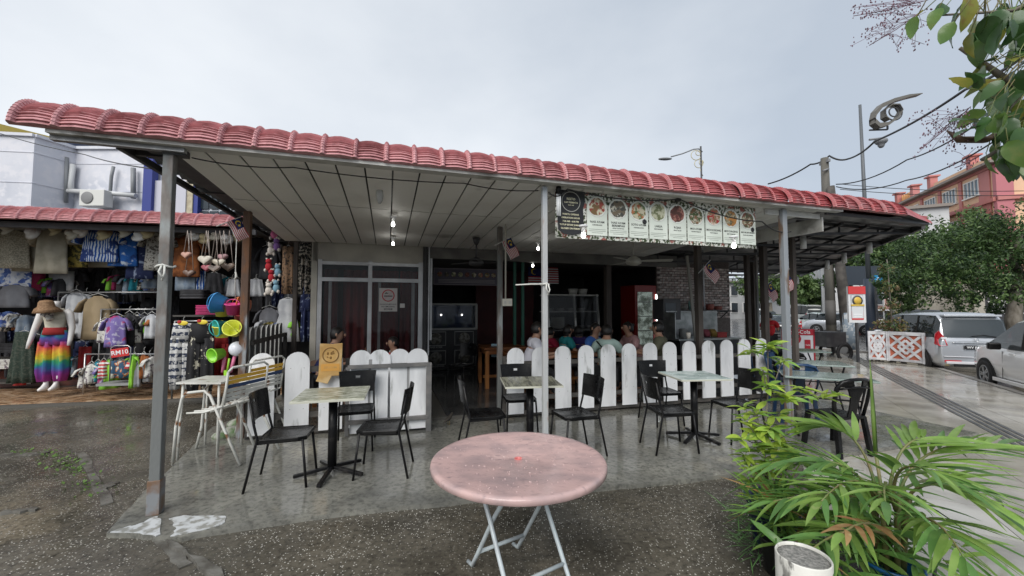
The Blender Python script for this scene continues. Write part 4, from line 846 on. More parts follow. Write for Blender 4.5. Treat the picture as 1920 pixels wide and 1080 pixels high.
L_ = [('shirt', 22, 428, 502, 7.7, 'lace', 'cream lace blouse at the outermost end of the upper clothes row', 70), ('shirt', 66, 430, 508, 7.9, 'cream', 'plain cream blouse between the lace blouse and the long off-white shirt', 70),
 ('shirt', 100, 428, 512, 7.6, 'cream', 'long off-white shirt hanging beside the yellow camouflage shirt', 58), ('shirt', 140, 430, 500, 7.8, 'camo', 'yellow and black camouflage shirt in the upper row', 52),
 ('shirt', 186, 440, 500, 8.1, 'cream', 'cream shirt peeping out below the blue and white tie-dye shirt', 60), ('shirt', 190, 426, 490, 7.6, 'tiedye', 'blue and white tie-dye tee with a wave pattern', 66),
 ('shirt', 233, 430, 498, 7.75, 'dyeb', 'bright blue dyed tee with rows of white streaks', 52), ('shirt', 266, 436, 522, 7.9, 'navy', 'long navy top with pale diamond print', 50), ('shirt', 300, 432, 506, 7.8, 'dashiki', 'pale dashiki shirt hanging just behind the leftmost steel post', 52),
 ('shirt', 352, 440, 518, 7.9, 'orange', 'rust orange top hanging beside the heart-shaped bags', 50), ('cloth', 27, 486, 560, 8.0, 'patch', 'white cloth with blue square patches below the lace blouse', 58), ('shirt', 28, 532, 575, 7.8, 'grey', 'grey tee below the blue patched cloth', 56),
 ('cloth', 281, 520, 541, 8.2, 'denim', 'pale denim shorts hanging alone below the navy top', 26), ('cloth', 348, 516, 545, 8.0, 'denim', 'pale denim shorts below the rust orange top', 34), ('cloth', 376, 508, 546, 8.1, 'tiedye', 'washed blue shorts beside the black skirt', 18),
 ('skirt', 402, 512, 552, 8.1, 'black', 'black skirt in the middle row behind the heart-shaped bags', 36), ('skirt', 436, 524, 556, 8.3, 'white', 'white pleated skirt behind the hanging scale hook', 34), ('skirt', 480, 524, 556, 8.2, 'white', 'white pleated skirt below the black dress behind the rusty post', 34),
 ('dress', 482, 446, 526, 8.4, 'black', 'black dress hanging behind the rusty post', 44), ('pants', 572, 456, 552, 7.4, 'paisley', 'black and cream paisley trousers next to the cafe wall', 32), ('cloth', 541, 462, 552, 7.8, 'leopard', 'leopard print scarf beside the paisley trousers', 20),
 ('shirt', 143, 545, 602, 8.0, 'white', 'white tee at the end of the rail of plain tees', 34), ('shirt', 162, 550, 632, 8.05, 'white', 'off-white long tee half behind the tan tee', 36), ('shirt', 184, 553, 634, 7.7, 'tan', 'tan tee with a dark square print on its chest', 52),
 ('shirt', 197, 598, 640, 7.6, 'floralw', 'small white floral shirt beside the purple kids tee', 24), ('shirt', 219, 590, 648, 7.4, 'purple', 'purple kids tee with magenta sleeves above the price sign', 38), ('cloth', 219, 632, 652, 7.45, 'pinkm', 'magenta kids shorts below the purple tee', 30),
 ('shirt', 243, 585, 646, 7.6, 'black', 'black kids shirt next to the purple tee', 22), ('shirt', 257, 588, 640, 7.7, 'floralw', 'black and white printed shirt two along from the purple tee', 20), ('shirt', 271, 588, 636, 7.8, 'char', 'charcoal shirt before the small white tee', 20), ('shirt', 285, 587, 632, 7.6, 'white', 'small white tee at the far end of the kids rail', 24),
 ('cloth', 228, 676, 708, 7.2, 'floral', 'orange and blue floral shorts right below the price sign', 34), ('shirt', 172, 680, 716, 7.3, 'floralw', 'tiny multicoloured shirt lowest at the near end of the low rack', 18), ('shirt', 184, 676, 712, 7.35, 'teal', 'tiny teal shirt on the low rack', 16), ('shirt', 195, 674, 706, 7.35, 'stripe', 'tiny red and white striped shirt on the low rack', 16), ('shirt', 206, 672, 712, 7.4, 'green', 'tiny green shirt beside the floral shorts', 13),
 ('shirt', 252, 662, 724, 7.2, 'green', 'lime and white sleeve shirt past the floral shorts', 9), ('shirt', 258, 676, 722, 7.25, 'white', 'white shirt hanging lowest past the floral shorts', 14), ('shirt', 270, 662, 706, 7.3, 'orange', 'small orange shirt near the end of the low rack', 15), ('shirt', 280, 668, 712, 7.35, 'white', 'small white shirt at the end of the low rack', 16),
 ('skirt', 46, 622, 716, 7.7, 'dgreen', 'long dark green patterned skirt on the display form behind the mannequin', 44), ('skirt', 68, 628, 712, 7.9, 'black', 'long black skirt behind the rainbow trousers', 36), ('pants', 122, 622, 712, 7.9, 'char', 'dark trousers behind the far arm of the mannequin', 30), ('pants', 152, 640, 706, 8.0, 'navy', 'navy printed trousers below the tan tee', 32), ('cloth', 160, 650, 702, 7.8, 'red', 'red patterned cloth at knee height below the tan tee', 20),
 ('pants', 344, 606, 728, 6.9, 'ele', 'white and navy elephant print trousers beside the steel post', 40), ('pants', 379, 606, 732, 6.9, 'sun', 'black trousers with pale sun print next to the elephant print pair', 44), ('pants', 415, 625, 715, 7.3, 'red', 'dark red trousers behind the beach toys', 26),
 ('shirt', 505, 460, 522, 8.3, 'char', 'dark top left of the hanging plush string', 36), ('dress', 540, 560, 640, 8.2, 'white', 'white dress on a form behind the grey side fence', 44), ('shirt', 505, 575, 640, 8.4, 'grey', 'grey top behind the slatted side fence', 40), ('pants', 578, 560, 640, 7.5, 'navy', 'dark blue trousers low beside the cafe wall', 22), ('cloth', 120, 508, 545, 8.4, 'white', 'stack of pale folded shirts above the straw hat', 34), ('cloth', 62, 508, 545, 8.5, 'pinkm', 'faded rose cloth above the straw hat', 40)]
for (kd, x, a, b_, Y, mt, lb, wp) in L_: G(kd, x, a, b_, Y, C[mt], lb, wp, long_=True) if (kd == 'shirt' and 'long' in lb) else G(kd, x, a, b_, Y, C[mt], lb, wp, sl=min(.28, (b_-a)*Y/F*.42)) if kd == 'shirt' else G(kd, x, a, b_, Y, C[mt], lb, wp)
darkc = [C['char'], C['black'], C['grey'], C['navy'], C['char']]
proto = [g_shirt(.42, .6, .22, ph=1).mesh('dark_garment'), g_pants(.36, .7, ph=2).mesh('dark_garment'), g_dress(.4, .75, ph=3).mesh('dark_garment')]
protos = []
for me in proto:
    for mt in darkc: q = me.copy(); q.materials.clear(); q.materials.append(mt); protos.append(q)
rows_ = ('upper rear rail', 'shoulder-high rear rail', 'waist-high rear rail', 'knee-high rear rail', 'rail behind the beach toys', 'rail behind the rusty post', 'rail behind the price sign', 'top rail by the cafe wall')
used_ = set(); cnames = ('charcoal', 'black', 'grey', 'navy', 'dark grey'); knames = ('shirt', 'trousers', 'dress')
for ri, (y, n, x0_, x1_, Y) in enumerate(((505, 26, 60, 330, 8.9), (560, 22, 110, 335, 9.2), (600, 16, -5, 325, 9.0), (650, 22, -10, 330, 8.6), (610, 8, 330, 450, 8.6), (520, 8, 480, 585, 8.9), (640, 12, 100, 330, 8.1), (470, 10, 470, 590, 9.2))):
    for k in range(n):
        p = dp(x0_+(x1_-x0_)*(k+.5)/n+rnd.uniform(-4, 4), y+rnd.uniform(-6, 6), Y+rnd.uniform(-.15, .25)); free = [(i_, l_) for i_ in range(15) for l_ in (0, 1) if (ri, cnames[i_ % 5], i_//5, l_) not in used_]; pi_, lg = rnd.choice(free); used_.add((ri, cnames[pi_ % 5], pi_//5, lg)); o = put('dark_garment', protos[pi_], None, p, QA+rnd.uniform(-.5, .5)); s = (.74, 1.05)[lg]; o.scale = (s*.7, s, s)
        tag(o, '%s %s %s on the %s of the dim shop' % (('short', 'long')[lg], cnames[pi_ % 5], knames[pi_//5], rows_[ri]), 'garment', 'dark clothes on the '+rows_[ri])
# extra small tees and baby clothes filling the front rails
mini = g_shirt(.30, .36, .13, ph=2); minis = []
for mt in ('white', 'floralw', 'stripe', 'teal', 'purple', 'pinkm', 'green', 'char', 'denim', 'camo', 'patch', 'black', 'orange', 'paisley'): q = mini.mesh('small_tee'); q.materials.append(C[mt]); minis.append((mt, q))
for ri, (x0_, x1_, y, n, Y, nm) in enumerate(((165, 212, 682, 7, 7.45, 'near half of the low rack'), (248, 292, 668, 7, 7.4, 'far half of the low rack'), (236, 300, 590, 9, 7.75, 'kids rail past the purple tee'), (122, 165, 662, 5, 8.0, 'rail below the plain tees'), (90, 130, 520, 4, 8.4, 'shelf rail above the straw hat'), (205, 300, 515, 8, 8.3, 'second row below the tie-dye tee'), (365, 450, 515, 6, 8.4, 'second row behind the bags'), (0, 55, 585, 5, 8.2, 'outer end rail'), (485, 560, 600, 5, 8.3, 'rail behind the slatted side fence'))):
    for k in range(n):
        nm_, me_ = rnd.choice([q for q in minis if (ri, q[0]) not in used_]); used_.add((ri, nm_)); s = rnd.uniform(.75, 1.15); p = dp(x0_+(x1_-x0_)*(k+.5)/n, y+rnd.uniform(-3, 4), Y+rnd.uniform(-.06, .06)); o = put('small_tee', me_, None, p, QA+R(rnd.uniform(30, 80)), scale=s)
        tag(o, 'small %s tee on the %s' % (dict(floralw='floral', pinkm='magenta', char='charcoal', camo='camouflage', patch='blue-patched', stripe='striped', purple='purple-print', white='white').get(nm_, nm_), nm), 'tee', 'small tees on the '+nm)
# folded stacks on shelves
for (x, y, Y, mt, lb) in ((395, 590, 7.6, 'pinkm', 'pile of dark rose folded caps beside the beach toys'), (365, 560, 7.8, 'char', 'pile of dark folded clothes behind the sun print trousers'), (20, 660, 8.2, 'black', 'pile of dark folded clothes at the outer end of the shop'), (20, 690, 8.1, 'floralw', 'pile of folded floral cloth on the low shelf'), (120, 530, 8.7, 'white', 'pile of folded pale shirts on the shelf above the straw hat')):
    p = dp(x, y, Y); t = thing('folded_pile', lb, 'folded clothes', p, QA, 'folded clothes on shelves')
    for k in range(6): m = MB(); m.loft([[(a*.2+rnd.uniform(-.01, .01), b_*.13, z) for a, b_ in ((-1, -.8), (-.8, -1), (.8, -1), (1, -.8), (1, .8), (.8, 1), (-.8, 1), (-1, .8))] for z in (k*.03, k*.03+.013, k*.03+.027)], True); m.build('folded_item', C[mt], t)
SHELF = mat('dim_shelf', (.06, .055, .05), .6)
for i_, (x0_, x1_, y, Y) in enumerate(((-20, 60, 672, 8.3), (-20, 80, 715, 8.2), (340, 450, 592, 7.9), (95, 150, 545, 8.9))):
    a, b_ = dp(x0_, y, Y), dp(x1_, y, Y); m = MB(); m.bar(a, b_, .4, .03); tag(m.build('shelf_board', SHELF), ['dim shelf board at the outer end of the clothes shop', 'lowest dim shelf at the outer end of the clothes shop', 'shelf holding caps behind the beach toys', 'shelf holding pale shirts above the straw hat'][i_], 'shelf')
for i_, (x0_, x1_, y, Y) in enumerate(((-10, 330, 424, 7.75), (110, 300, 548, 7.9), (190, 300, 580, 7.65), (160, 300, 664, 7.3), (328, 400, 602, 6.95))):
    a, b_ = dp(x0_, y, Y), dp(x1_, y, Y); m = MB(); m.tube([a, b_], .014, 8)
    if i_ >= 1:
        for q in (a, b_): m.tube([q, Vector((q.x, q.y, .12))], .014, 8)
    tag(m.build('clothes_rail', RAILM), ['long rail along the top of the clothes shop front', 'rail holding the plain tees', 'rail holding the kids shirts', 'low rail beside the price sign', 'short rail holding the printed trousers next to the steel post'][i_], 'clothes rail', 'clothes rails')
p = dp(228, 718, 7.3); m = MB(); m.box((0, 0, 0), (.55, .35, .04)); tag(m.build('rack_base', mat('grey_rack', (.25, .25, .25), .5), None, p, QA), 'flat grey rack base on the step below the floral shorts', 'rack')
# price sign
sg = thing('price_sign', 'red price sign with white lettering on a small stand', 'sign', dp(225, 661, 7.1), QA+R(0)); m = MB(); m.box((0, 0, 0), (.27, .012, .15)); pl = m.build('plate', mat('red_sign', (.5, .03, .03), .4), sg, bevel=.004); pl.rotation_euler = (0, R(-8), 0)
text('RM10', .11, WHITEP, pl, face(0, -.008, 0)); m = MB(); m.tube([(-.15, .02, -.5), (-.15, .02, .08), (-.1, .02, .12), (.1, .02, .12), (.15, .02, .08), (.15, .02, -.5)], .01, 6); m.build('stand', RAILM, sg)
for (x, y) in ((343, 606), (380, 604)):
    t = tag(put('price_tag', None, None, dp(x, y, 6.8), QA), 'yellow and red price tag clipped to the %s trousers' % ('elephant print' if x < 360 else 'sun print'), 'price tag'); m = MB(); m.ball((0, 0, 0), (.08, .01, .04), 14, 6); m.build('tag_card', mat('yellow_tag', (.7, .55, .05), .5), t); m = MB(); m.ball((-.05, -.006, .02), (.035, .01, .03), 10, 6); m.build('tag_flame', C['red'], t)
# mannequin
MANQ = mat('mannequin_white', (.68, .66, .64), .3)
mq = thing('mannequin', 'white shop mannequin in a cream knotted top and rainbow trousers', 'mannequin', dp(97, 730, 7.4), QA+R(4))
sc7 = 1.72
def V3(*a): return tuple(x*sc7/1.6 for x in a)
m = MB(); m.tube([V3(-.14, 0, 1.34), V3(-.20, 0, 1.28), V3(-.255, -.03, 1.02), V3(-.30, -.05, .80), V3(-.31, -.07, .70)], [.05, .058, .045, .032, .022], 12); m.tube([V3(.14, 0, 1.34), V3(.19, 0, 1.28), V3(.235, 0, 1.04), V3(.24, -.04, .84), V3(.235, -.06, .74)], [.05, .058, .045, .034, .024], 12)
m.tube([V3(0, 0, 1.30), V3(0, 0, 1.44), V3(0, 0, 1.50)], [.07, .055, .05], 12)
for s in (-1, 1): m.loft([[(s*.07*sc7/1.6+.045*math.cos(t)*a, -.02-c_+.045*math.sin(t)*b_, z) for t in [i*.5236 for i in range(12)]] for z, a, b_, c_ in ((.0, .9, 2.4, .05), (.03, 1, 2.5, .05), (.07, .9, 1.6, .02), (.12, .75, .8, 0), (.25, .8, .8, 0))], True)
m.build('body', MANQ, mq, fix=False)
m = MB(); k_ = sc7/1.6; m.loft([ringof(0, hw*k_, hd*k_, z*k_, 20, 0, .04) for z, hw, hd in ((.98, .13, .10), (1.05, .125, .095), (1.15, .14, .11), (1.25, .165, .12), (1.33, .16, .1), (1.38, .09, .07))], True); m.build('knotted_top', cmat('ivory', (.58, .54, .44), c2=(.46, .43, .35), sc_=9), mq, fix=False)
m = MB(); m.tube([V3(-.1, -.12, 1.28), V3(-.03, -.15, 1.25), V3(.05, -.14, 1.28)], .035, 8); m.tube([V3(-.02, -.14, 1.25), V3(.03, -.15, 1.18)], [.03, .05], 8); m.build('bow', C['floralw'], mq)
RB = bpy.data.materials.new('cloth_rainbow_dye'); RB.use_nodes = True; t = RB.node_tree; tc = t.nodes.new('ShaderNodeTexCoord'); nz = t.nodes.new('ShaderNodeTexNoise'); nz.inputs['Scale'].default_value = 6; sp = t.nodes.new('ShaderNodeSeparateXYZ'); ad = t.nodes.new('ShaderNodeMath'); ad.operation = 'MULTIPLY_ADD'; ad.inputs[1].default_value = .35
rmpn = t.nodes.new('ShaderNodeValToRGB'); t.links.new(tc.outputs['Object'], nz.inputs[0]); t.links.new(tc.outputs['Object'], sp.inputs[0]); t.links.new(nz.outputs[0], ad.inputs[0]); t.links.new(sp.outputs[2], ad.inputs[2]); mu = t.nodes.new('ShaderNodeMath'); mu.operation = 'MULTIPLY'; mu.inputs[1].default_value = 1/1.3; t.links.new(ad.outputs[0], mu.inputs[0]); t.links.new(mu.outputs[0], rmpn.inputs[0]); t.links.new(rmpn.outputs[0], bs_of(RB).inputs['Base Color']); bs_of(RB).inputs['Roughness'].default_value = .8
cols_ = [(0.2, (.35, .03, .25)), (.35, (.16, .03, .25)), (.47, (.02, .12, .3)), (.56, (.02, .3, .1)), (.68, (.6, .4, .02)), (.78, (.5, .1, .02)), (.87, (.35, .02, .05)), (.98, (.06, .06, .3)), (1.1, (.03, .2, .12))]
cols = [((z_+.175)/1.3, c_) for z_, c_ in ((.2, (.30, .03, .24)), (.33, (.12, .03, .22)), (.42, (.02, .12, .28)), (.52, (.02, .26, .10)), (.62, (.50, .40, .02)), (.70, (.50, .16, .02)), (.80, (.42, .03, .04)), (.9, (.16, .04, .22)), (1.0, (.03, .07, .28)), (1.07, (.02, .18, .14)))]
el = rmpn.color_ramp.elements; el[0].position = cols[0][0]; el[0].color = (*cols[0][1], 1); el[1].position = cols[-1][0]; el[1].color = (*cols[-1][1], 1)
for p_, c_ in cols[1:-1]: e_ = el.new(p_); e_.color = (*c_, 1)
m = g_pants(.42*k_, .86*k_, ph=1, flare=1.05); o = m.build('rainbow_trousers', RB, mq, (0, 0, 0), fix=False); 
for v in o.data.vertices: v.co.z += 1.0*k_; v.co.y *= 1.5
m = MB(); m.loft([ringof(0, hw*k_, hd*k_, z*k_, 20, 0, .02) for z, hw, hd in ((.93, .165, .12), (1.0, .15, .11), (1.05, .14, .105))], True); m.build('red_waistband', C['red'], mq, fix=False)
m = MB(); m.lathe([(.19, 1.33*k_), (.15, 1.39*k_), (.11, 1.42*k_), (.10, 1.49*k_), (.08, 1.52*k_), (.001, 1.535*k_)], 24, T=Matrix.Rotation(R(8), 4, 'X'), wob=lambda t, i: .08*math.sin(3*t)*(i == 0)); m.build('sun_hat', mat('straw', (.28, .17, .09), .8, c2=(.18, .1, .05), sc_=30), mq)
f_ = thing('spare_shoe', 'dark red shoe form beside the mannequin feet', 'shoe', dp(42, 722, 7.7), QA); m = MB(); m.loft([[(x+.05*math.cos(t)*a, .05*math.sin(t)*b_, z) for t in [i*.7854 for i in range(8)]] for x, z, a, b_ in ((-.05, 0, 2.2, 1), (-.02, .05, 1.6, .9), (.05, .12, .7, .7))], True); m.build('shoe_body', C['red'], f_, fix=False)
# ---- row of hats under the eave
HATM = [mat('hat_cream', (.45, .43, .36), .8), mat('hat_white', (.6, .6, .58), .8), mat('hat_straw', (.4, .34, .2), .8)]
hm = MB(); hm.lathe([(.17, -.02), (.10, .0), (.085, .02), (.08, .09), (.05, .11), (.001, .115)], 20); hme = hm.mesh('hanging_hat')
for k, x in enumerate((15, 60, 105, 135, 150, 195, 235, 262, 275, 310, 365, 385, 405, 425, 447)):
    q = hme.copy(); q.materials.append(HATM[k % 3]); p = dp(x, 428+x*.03+(k % 2)*6, 7.15+x*.0009); o = put('hanging_hat', q, None, p, rot=(R(60+rnd.uniform(-20, 40)), R(rnd.uniform(-20, 20)), 0), scale=.8); tag(o, ['cream', 'white', 'straw-coloured'][k % 3]+' brimmed hat hooked under the pink eave '+['at the outermost end of the shop', 'over the lace blouse', 'over the long off-white shirt', 'just before the camouflage shirt', 'just past the camouflage shirt', 'over the tie-dye tee', 'over the bright blue dyed tee', 'over the navy top', 'between the navy top and the dashiki', 'over the dashiki shirt', 'over the rust orange top', 'over the cream heart bag', 'over the middle of the bag straps', 'over the dusty pink bag', 'nearest the rusty post'][k], 'hat', 'pale hats hooked under the shop eave')
# ---- bags
def heart_bag(x, y, Y, mt, label, s=1.0, top=432):
    p = dp(x, y, Y); t = thing('heart_bag', label, 'bag', p, R(rnd.uniform(-15, 15)), 'small bags on long straps'); 
    pts = [];
    for i in range(32):
        a = 2*math.pi*i/32; pts.append((.0068*16*math.sin(a)**3*s, .0050*(13*math.cos(a)-5*math.cos(2*a)-2*math.cos(3*a)-math.cos(4*a))*s))
    m = MB(); m.loft([[(px_*f, yy, pz*f) for px_, pz in pts] for yy, f in ((-.035, .80), (-.028, .95), (0, 1.0), (.028, .95), (.035, .8))], True); m.build('pouch', mt, t, fix=True)
    h = (y-top)*Y/F; m = MB(); m.tube([(-.07*s, 0, .04), (0, 0, h), (.07*s, 0, .04)], .007, 5); m.build('strap', mat('pale_strap', (.42, .36, .32), .5), t)
for (x, y, Y, c_, lb, s) in ((385, 487, 6.9, (.48, .44, .37), 'cream heart-shaped bag, foremost of the bunch', 1.15), (350, 478, 7.0, (.45, .26, .2), 'peach heart-shaped bag at the outer side of the bunch', .85), (410, 492, 7.1, (.5, .45, .36), 'beige rounded bag touching the cream heart bag', 1.0), (418, 482, 7.2, (.42, .25, .26), 'dusty pink bag with a button', .9), (388, 502, 7.15, (.3, .08, .1), 'dark rose bag lowest in the bunch', .85), (402, 503, 7.05, (.5, .4, .34), 'pinkish beige bag with a bow lowest in the bunch', .85), (428, 500, 7.25, (.16, .11, .08), 'brown bag at the inner side of the bunch', 1.1), (355, 512, 7.2, (.12, .07, .05), 'dark brown woven bag below the rust orange top', .95)):
    heart_bag(x, y, Y, mat('bag_%d' % x, c_, .35), lb, s)
# plush string
PL = [mat('plush_'+n, c, .9) for n, c in (('red', (.4, .02, .03)), ('blue', (.2, .35, .45)), ('white', (.6, .55, .5)), ('purple', (.2, .1, .3)), ('pink', (.6, .15, .3)))]
for k, (x, y, c_, lb) in enumerate(((509, 520, 0, 'red plush toy on the hanging string'), (521, 510, 1, 'pale blue plush toy on the hanging string'), (504, 545, 2, 'small white plush toy lowest on the string'), (518, 540, 1, 'blue and cream plush toy lowest on the string'), (508, 470, 2, 'white plush toy near the top of the string'), (519, 462, 3, 'purple plush toy near the top of the string'), (514, 440, 4, 'bright pink plush toy highest on the string'), (504, 500, 0, 'small red plush toy in the middle of the string'))):
    t = thing('plush_toy', lb, 'plush toy', dp(x, y, 6.6), rnd.uniform(-.5, .5), 'plush toys on a hanging string'); m = MB(); m.ball((0, 0, 0), (.055, .045, .07), 12, 8); m.ball((0, -.01, .09), (.045, .04, .042), 12, 8); m.build('body', PL[c_], t)
    for s in (-1, 1): m = MB(); m.ball((s*.035, 0, .13), .018, 8, 6); m.build('ear', PL[2], t); m = MB(); m.ball((s*.05, -.01, -.06), (.022, .025, .03), 8, 6); m.build('foot', PL[2], t)
# ---- beach toys hanging at the rusty post
def bucket(x, y, Y, col, label, r_=.1, tilt=0, h=.13, rim=None):
    t = thing('toy_bucket', label, 'toy bucket', dp(x, y, Y), rnd.uniform(0, 3), 'bright beach toys hung in a bunch'); t.rotation_euler = (R(tilt), R(tilt*.6), 0)
    mt = mat('plastic_%02d%02d%02d' % tuple(int(c*99) for c in col), col, .3); m = MB(); m.lathe([(r_*.72, 0), (r_, h), (r_*1.08, h), (r_*1.08, h+.012), (r_*.97, h+.012), (r_*.7, .008), (.001, .008)], 22); m.build('tub', mt, t)
    m = MB(); m.tube([(r_*math.cos(a), 0, h+r_*.8*math.sin(a)) for a in [math.pi*i/8 for i in range(9)]], .005, 5); m.build('handle', mt if not rim else rim, t)
bucket(425, 572, 5.25, (.05, .28, .62), 'bright blue toy bucket topmost of the beach toys', .13, 170); bucket(437, 590, 5.2, (.75, .08, .3), 'hot pink toy bucket beside the post', .09, 8); bucket(417, 592, 5.3, (.72, .66, .1), 'lemon yellow toy bucket behind the blue one', .1, 10)
bucket(469, 573, 5.4, (.75, .2, .06), 'orange toy bucket on the far side of the rusty post', .1, 160); bucket(428, 612, 5.22, (.05, .5, .5), 'teal toy bucket tilted over below the pink one', .1, 125); bucket(416, 632, 5.2, (.8, .75, .1), 'yellow star-rimmed toy bucket in the middle of the bunch', .1, 5); bucket(441, 622, 5.15, (.7, .75, .08), 'yellow green toy bucket tilted against the post', .1, 60)
bucket(450, 606, 5.3, (.6, .08, .08), 'red toy bucket half behind the post', .07, 20); bucket(418, 662, 5.18, (.3, .7, .05), 'lime green toy bucket near the bottom of the bunch', .085, 110)
o = thing('toy_ball', 'white toy ball beside the lime green bucket', 'ball', dp(445, 654, 5.15)); m = MB(); m.ball((0, 0, 0), .095, 20, 12); m.build('ball_shell', mat('white_ball', (.7, .72, .78), .25), o)
o = thing('toy_spade', 'lime and pink toy spades dangling at the bottom of the beach toys', 'toy spade', dp(430, 672, 5.15)); m = MB(); m.tube([(0, 0, 0), (-.02, 0, -.16)], .012, 6); m.box((-.03, 0, -.2), (.06, .012, .1)); m.build('lime_spade', mat('lime_plastic', (.35, .7, .05), .3), o); m = MB(); m.tube([(-.08, .03, .02), (-.1, .03, -.18)], .02, 6); m.tube([(.05, .03, .02), (.0, .03, -.18)], .022, 6); m.build('pink_net', mat('pink_net', (.7, .2, .35), .6), o)
o = thing('hanging_hook', 'long thin cord with a metal hook above the beach toys', 'hook', dp(444, 440, 5.3)); m = MB(); m.tube([(0, 0, 0), (0, 0, -.72), (.01, 0, -.85)], .006, 5); m.tube([(0, 0, -.5), (.02, 0, -.56), (-.01, 0, -.6)], .012, 5); m.build('cord', ROPE, o)
# ---- bright strip lamps deep in the shop
SL = mat('strip_lamp', (1, 1, 1), .3, emit=6)
for x, y, lb in ((503, 483, 'small bright lamp behind the plush toys'), (546, 492, 'small bright lamp near the leopard scarf')):
    o = thing('strip_lamp', lb, 'lamp', dp(x, y, 9.3), QA); m = MB(); m.box((0, 0, 0), (.12, .05, .04)); m.build('lamp_body', SL, o)
# ---- stacked white garden chairs
GW = mat('chipped_white_tube', (.62, .62, .58), .4, c2=(.2, .1, .05), sc_=9, lo=.6, hi=.66, c3=(.5, .5, .46), sc3=4); SY = mat('yellow_strap', (.65, .38, .05), .5); SB_ = mat('blue_strap', (.03, .06, .14), .5)
off = Vector((.16, .42, .02))
def g_chair(label, frames, seat, back, Y, straps):
    t = thing('garden_chair', label, 'chair', at(*frames[0][0], 0), 0, 'white garden chairs tipped together'); o0 = t.location
    for i, fr in enumerate(frames):
        pts = [dp(x, y, Y) - o0 for x, y in fr]; 
        if abs(pts[0].z+o0.z) < .35: pts[0].z = .045-o0.z
        if abs(pts[-1].z+o0.z) < .35: pts[-1].z = .045-o0.z
        for s in (0, 1): m = MB(); m.tube([p+off*s for p in pts], .014, 8); m.build('side_frame', GW, t)
    a, b_ = dp(*seat[0], Y)-o0, dp(*seat[1], Y)-o0
    for k in range(7): m = MB(); q = off*(k/6); m.tube([a+q, (a+b_)/2+q-Vector((0, 0, .025)), b_+q], .011, 6); m.build('seat_slat', GW, t)
    a, b_ = dp(*back[0], Y)-o0, dp(*back[1], Y)-o0
    for s in (0, 1): m = MB(); m.tube([a+off*s, b_+off*s], .013, 8); m.build('back_post', GW, t)
    m = MB(); m.tube([b_, b_+off*.1+Vector((0, 0, .04)), b_+off*.9+Vector((0, 0, .04)), b_+off], .013, 8); m.build('back_rail', GW, t)
    for k in range(6): f = .15+k*.13; q = a.lerp(b_, f); m = MB(); m.bar(q, q+off, .006, .035, up=(b_-a)); m.build('back_strap', straps[k], t)
g_chair('white tube garden chair nearest the leftmost post with rusty feet', [[(324, 857), (330, 800), (341, 748), (348, 737), (383, 733), (394, 742), (419, 802), (450, 876)]], ((350, 775), (418, 762)), ((420, 760), (428, 698)), 4.25, [GW, GW, GW, SB_, SY, SY])
g_chair('white tube garden chair nested behind, leaning on the rusty post', [[(367, 862), (378, 800), (385, 728), (398, 716), (425, 716), (444, 757), (478, 849)]], ((395, 772), (462, 742)), ((462, 740), (470, 684)), 4.75, [GW, GW, GW, SB_, SY, SY])
m = MB(); a = dp(400, 712, 4.7); tt = thing('folding_table', 'small white slatted tabletop behind the garden chairs', 'table', (a.x, a.y, 0)); m.box((0, 0, a.z), (.5, .45, .02)); m.build('table_top', GW, tt)
for sx in (-1, 1):
    for sy in (-1, 1): m = MB(); m.tube([(sx*.2, sy*.18, a.z), (sx*.22, sy*.2, .0)], .013, 6); m.build('leg', GW, tt)
RK = mat('mossy_stone', (.3, .3, .26), .6, c2=(.08, .14, .05), sc_=9, bump=.6, bs=20)
for (x, y, s, lb) in ((440, 818, .13, 'pale mossy stone beside the foot of the rusty post'), (418, 822, .09, 'small flat stone beside the mossy one'), (445, 800, .11, 'stone behind the mossy one at the rusty post')):
    p = at(x, y, .02); m = MB(); m.ball((0, 0, 0), (s*1.3, s, s*.7), 10, 7)
    for i, v in enumerate(m.v): m.v[i] = v*(1+.25*mnoise.noise(v*9+p))
    tag(m.build('stone', RK, None, p+Vector((0, 0, s*.35))), lb, 'stone')
# ================================================================ WHITE BUILDING BEHIND THE SHOP
WB = mat('white_render', (.62, .63, .68), .7, c2=(.5, .52, .58), sc_=.6, c3=(.66, .66, .7), sc3=3); WBL = mat('blue_paint', (.03, .045, .22), .5); WJ = mat('wall_groove', (.25, .26, .3), .7)
wb = thing('white_building', 'white rendered building with blue columns and pipes behind the clothes shop', 'building', (0, 0, 0))
def P2(px_, Y): v = dp(px_, 577, Y); return (v.x, v.y)
zt = 8.75
pl_ = [P2(-200, 15.4), P2(46, 16.0), P2(127, 17.3), P2(262, 17.3), P2(352, 17.6), P2(352, 28), P2(-200, 28)]
m = MB(); m.prism(pl_, zt); m.build('wall', WB, wb)
m = MB()
for i in range(4):
    a, b_ = Vector((*pl_[i], 0)), Vector((*pl_[i+1], 0)); d = (b_-a).normalized(); nn = Vector((d.y, -d.x, 0))
    for z, hh, pr in ((zt-.05, .12, .1), (zt-.75, .03, .02), (zt-2.0, .03, .02), (zt-3.3, .03, .02)): m.bar(a+nn*pr/2+Vector((0, 0, z)), b_+nn*pr/2+Vector((0, 0, z)), pr, hh)
m.build('cornice', WB, wb)
def colm(x0_, x1_, Y, z0_, z1_, mt, nm, d=.3): a, b_ = P2(x0_, Y), P2(x1_, Y); m = MB(); m.box(((a[0]+b_[0])/2, Y+d/2-.12, (z0_+z1_)/2), (b_[0]-a[0], d, z1_-z0_)); return m.build(nm, mt, wb)
colm(262, 279, 17.1, 2, 8.4, WBL, 'blue_column'); colm(342, 357, 17.3, 3, 7.4, mat('cream_stone', (.5, .45, .33), .8, bump=.6, bs=12, c2=(.38, .33, .24), sc_=5), 'stone_column'); colm(357, 367, 17.35, 3, 7.4, WBL, 'blue_column')
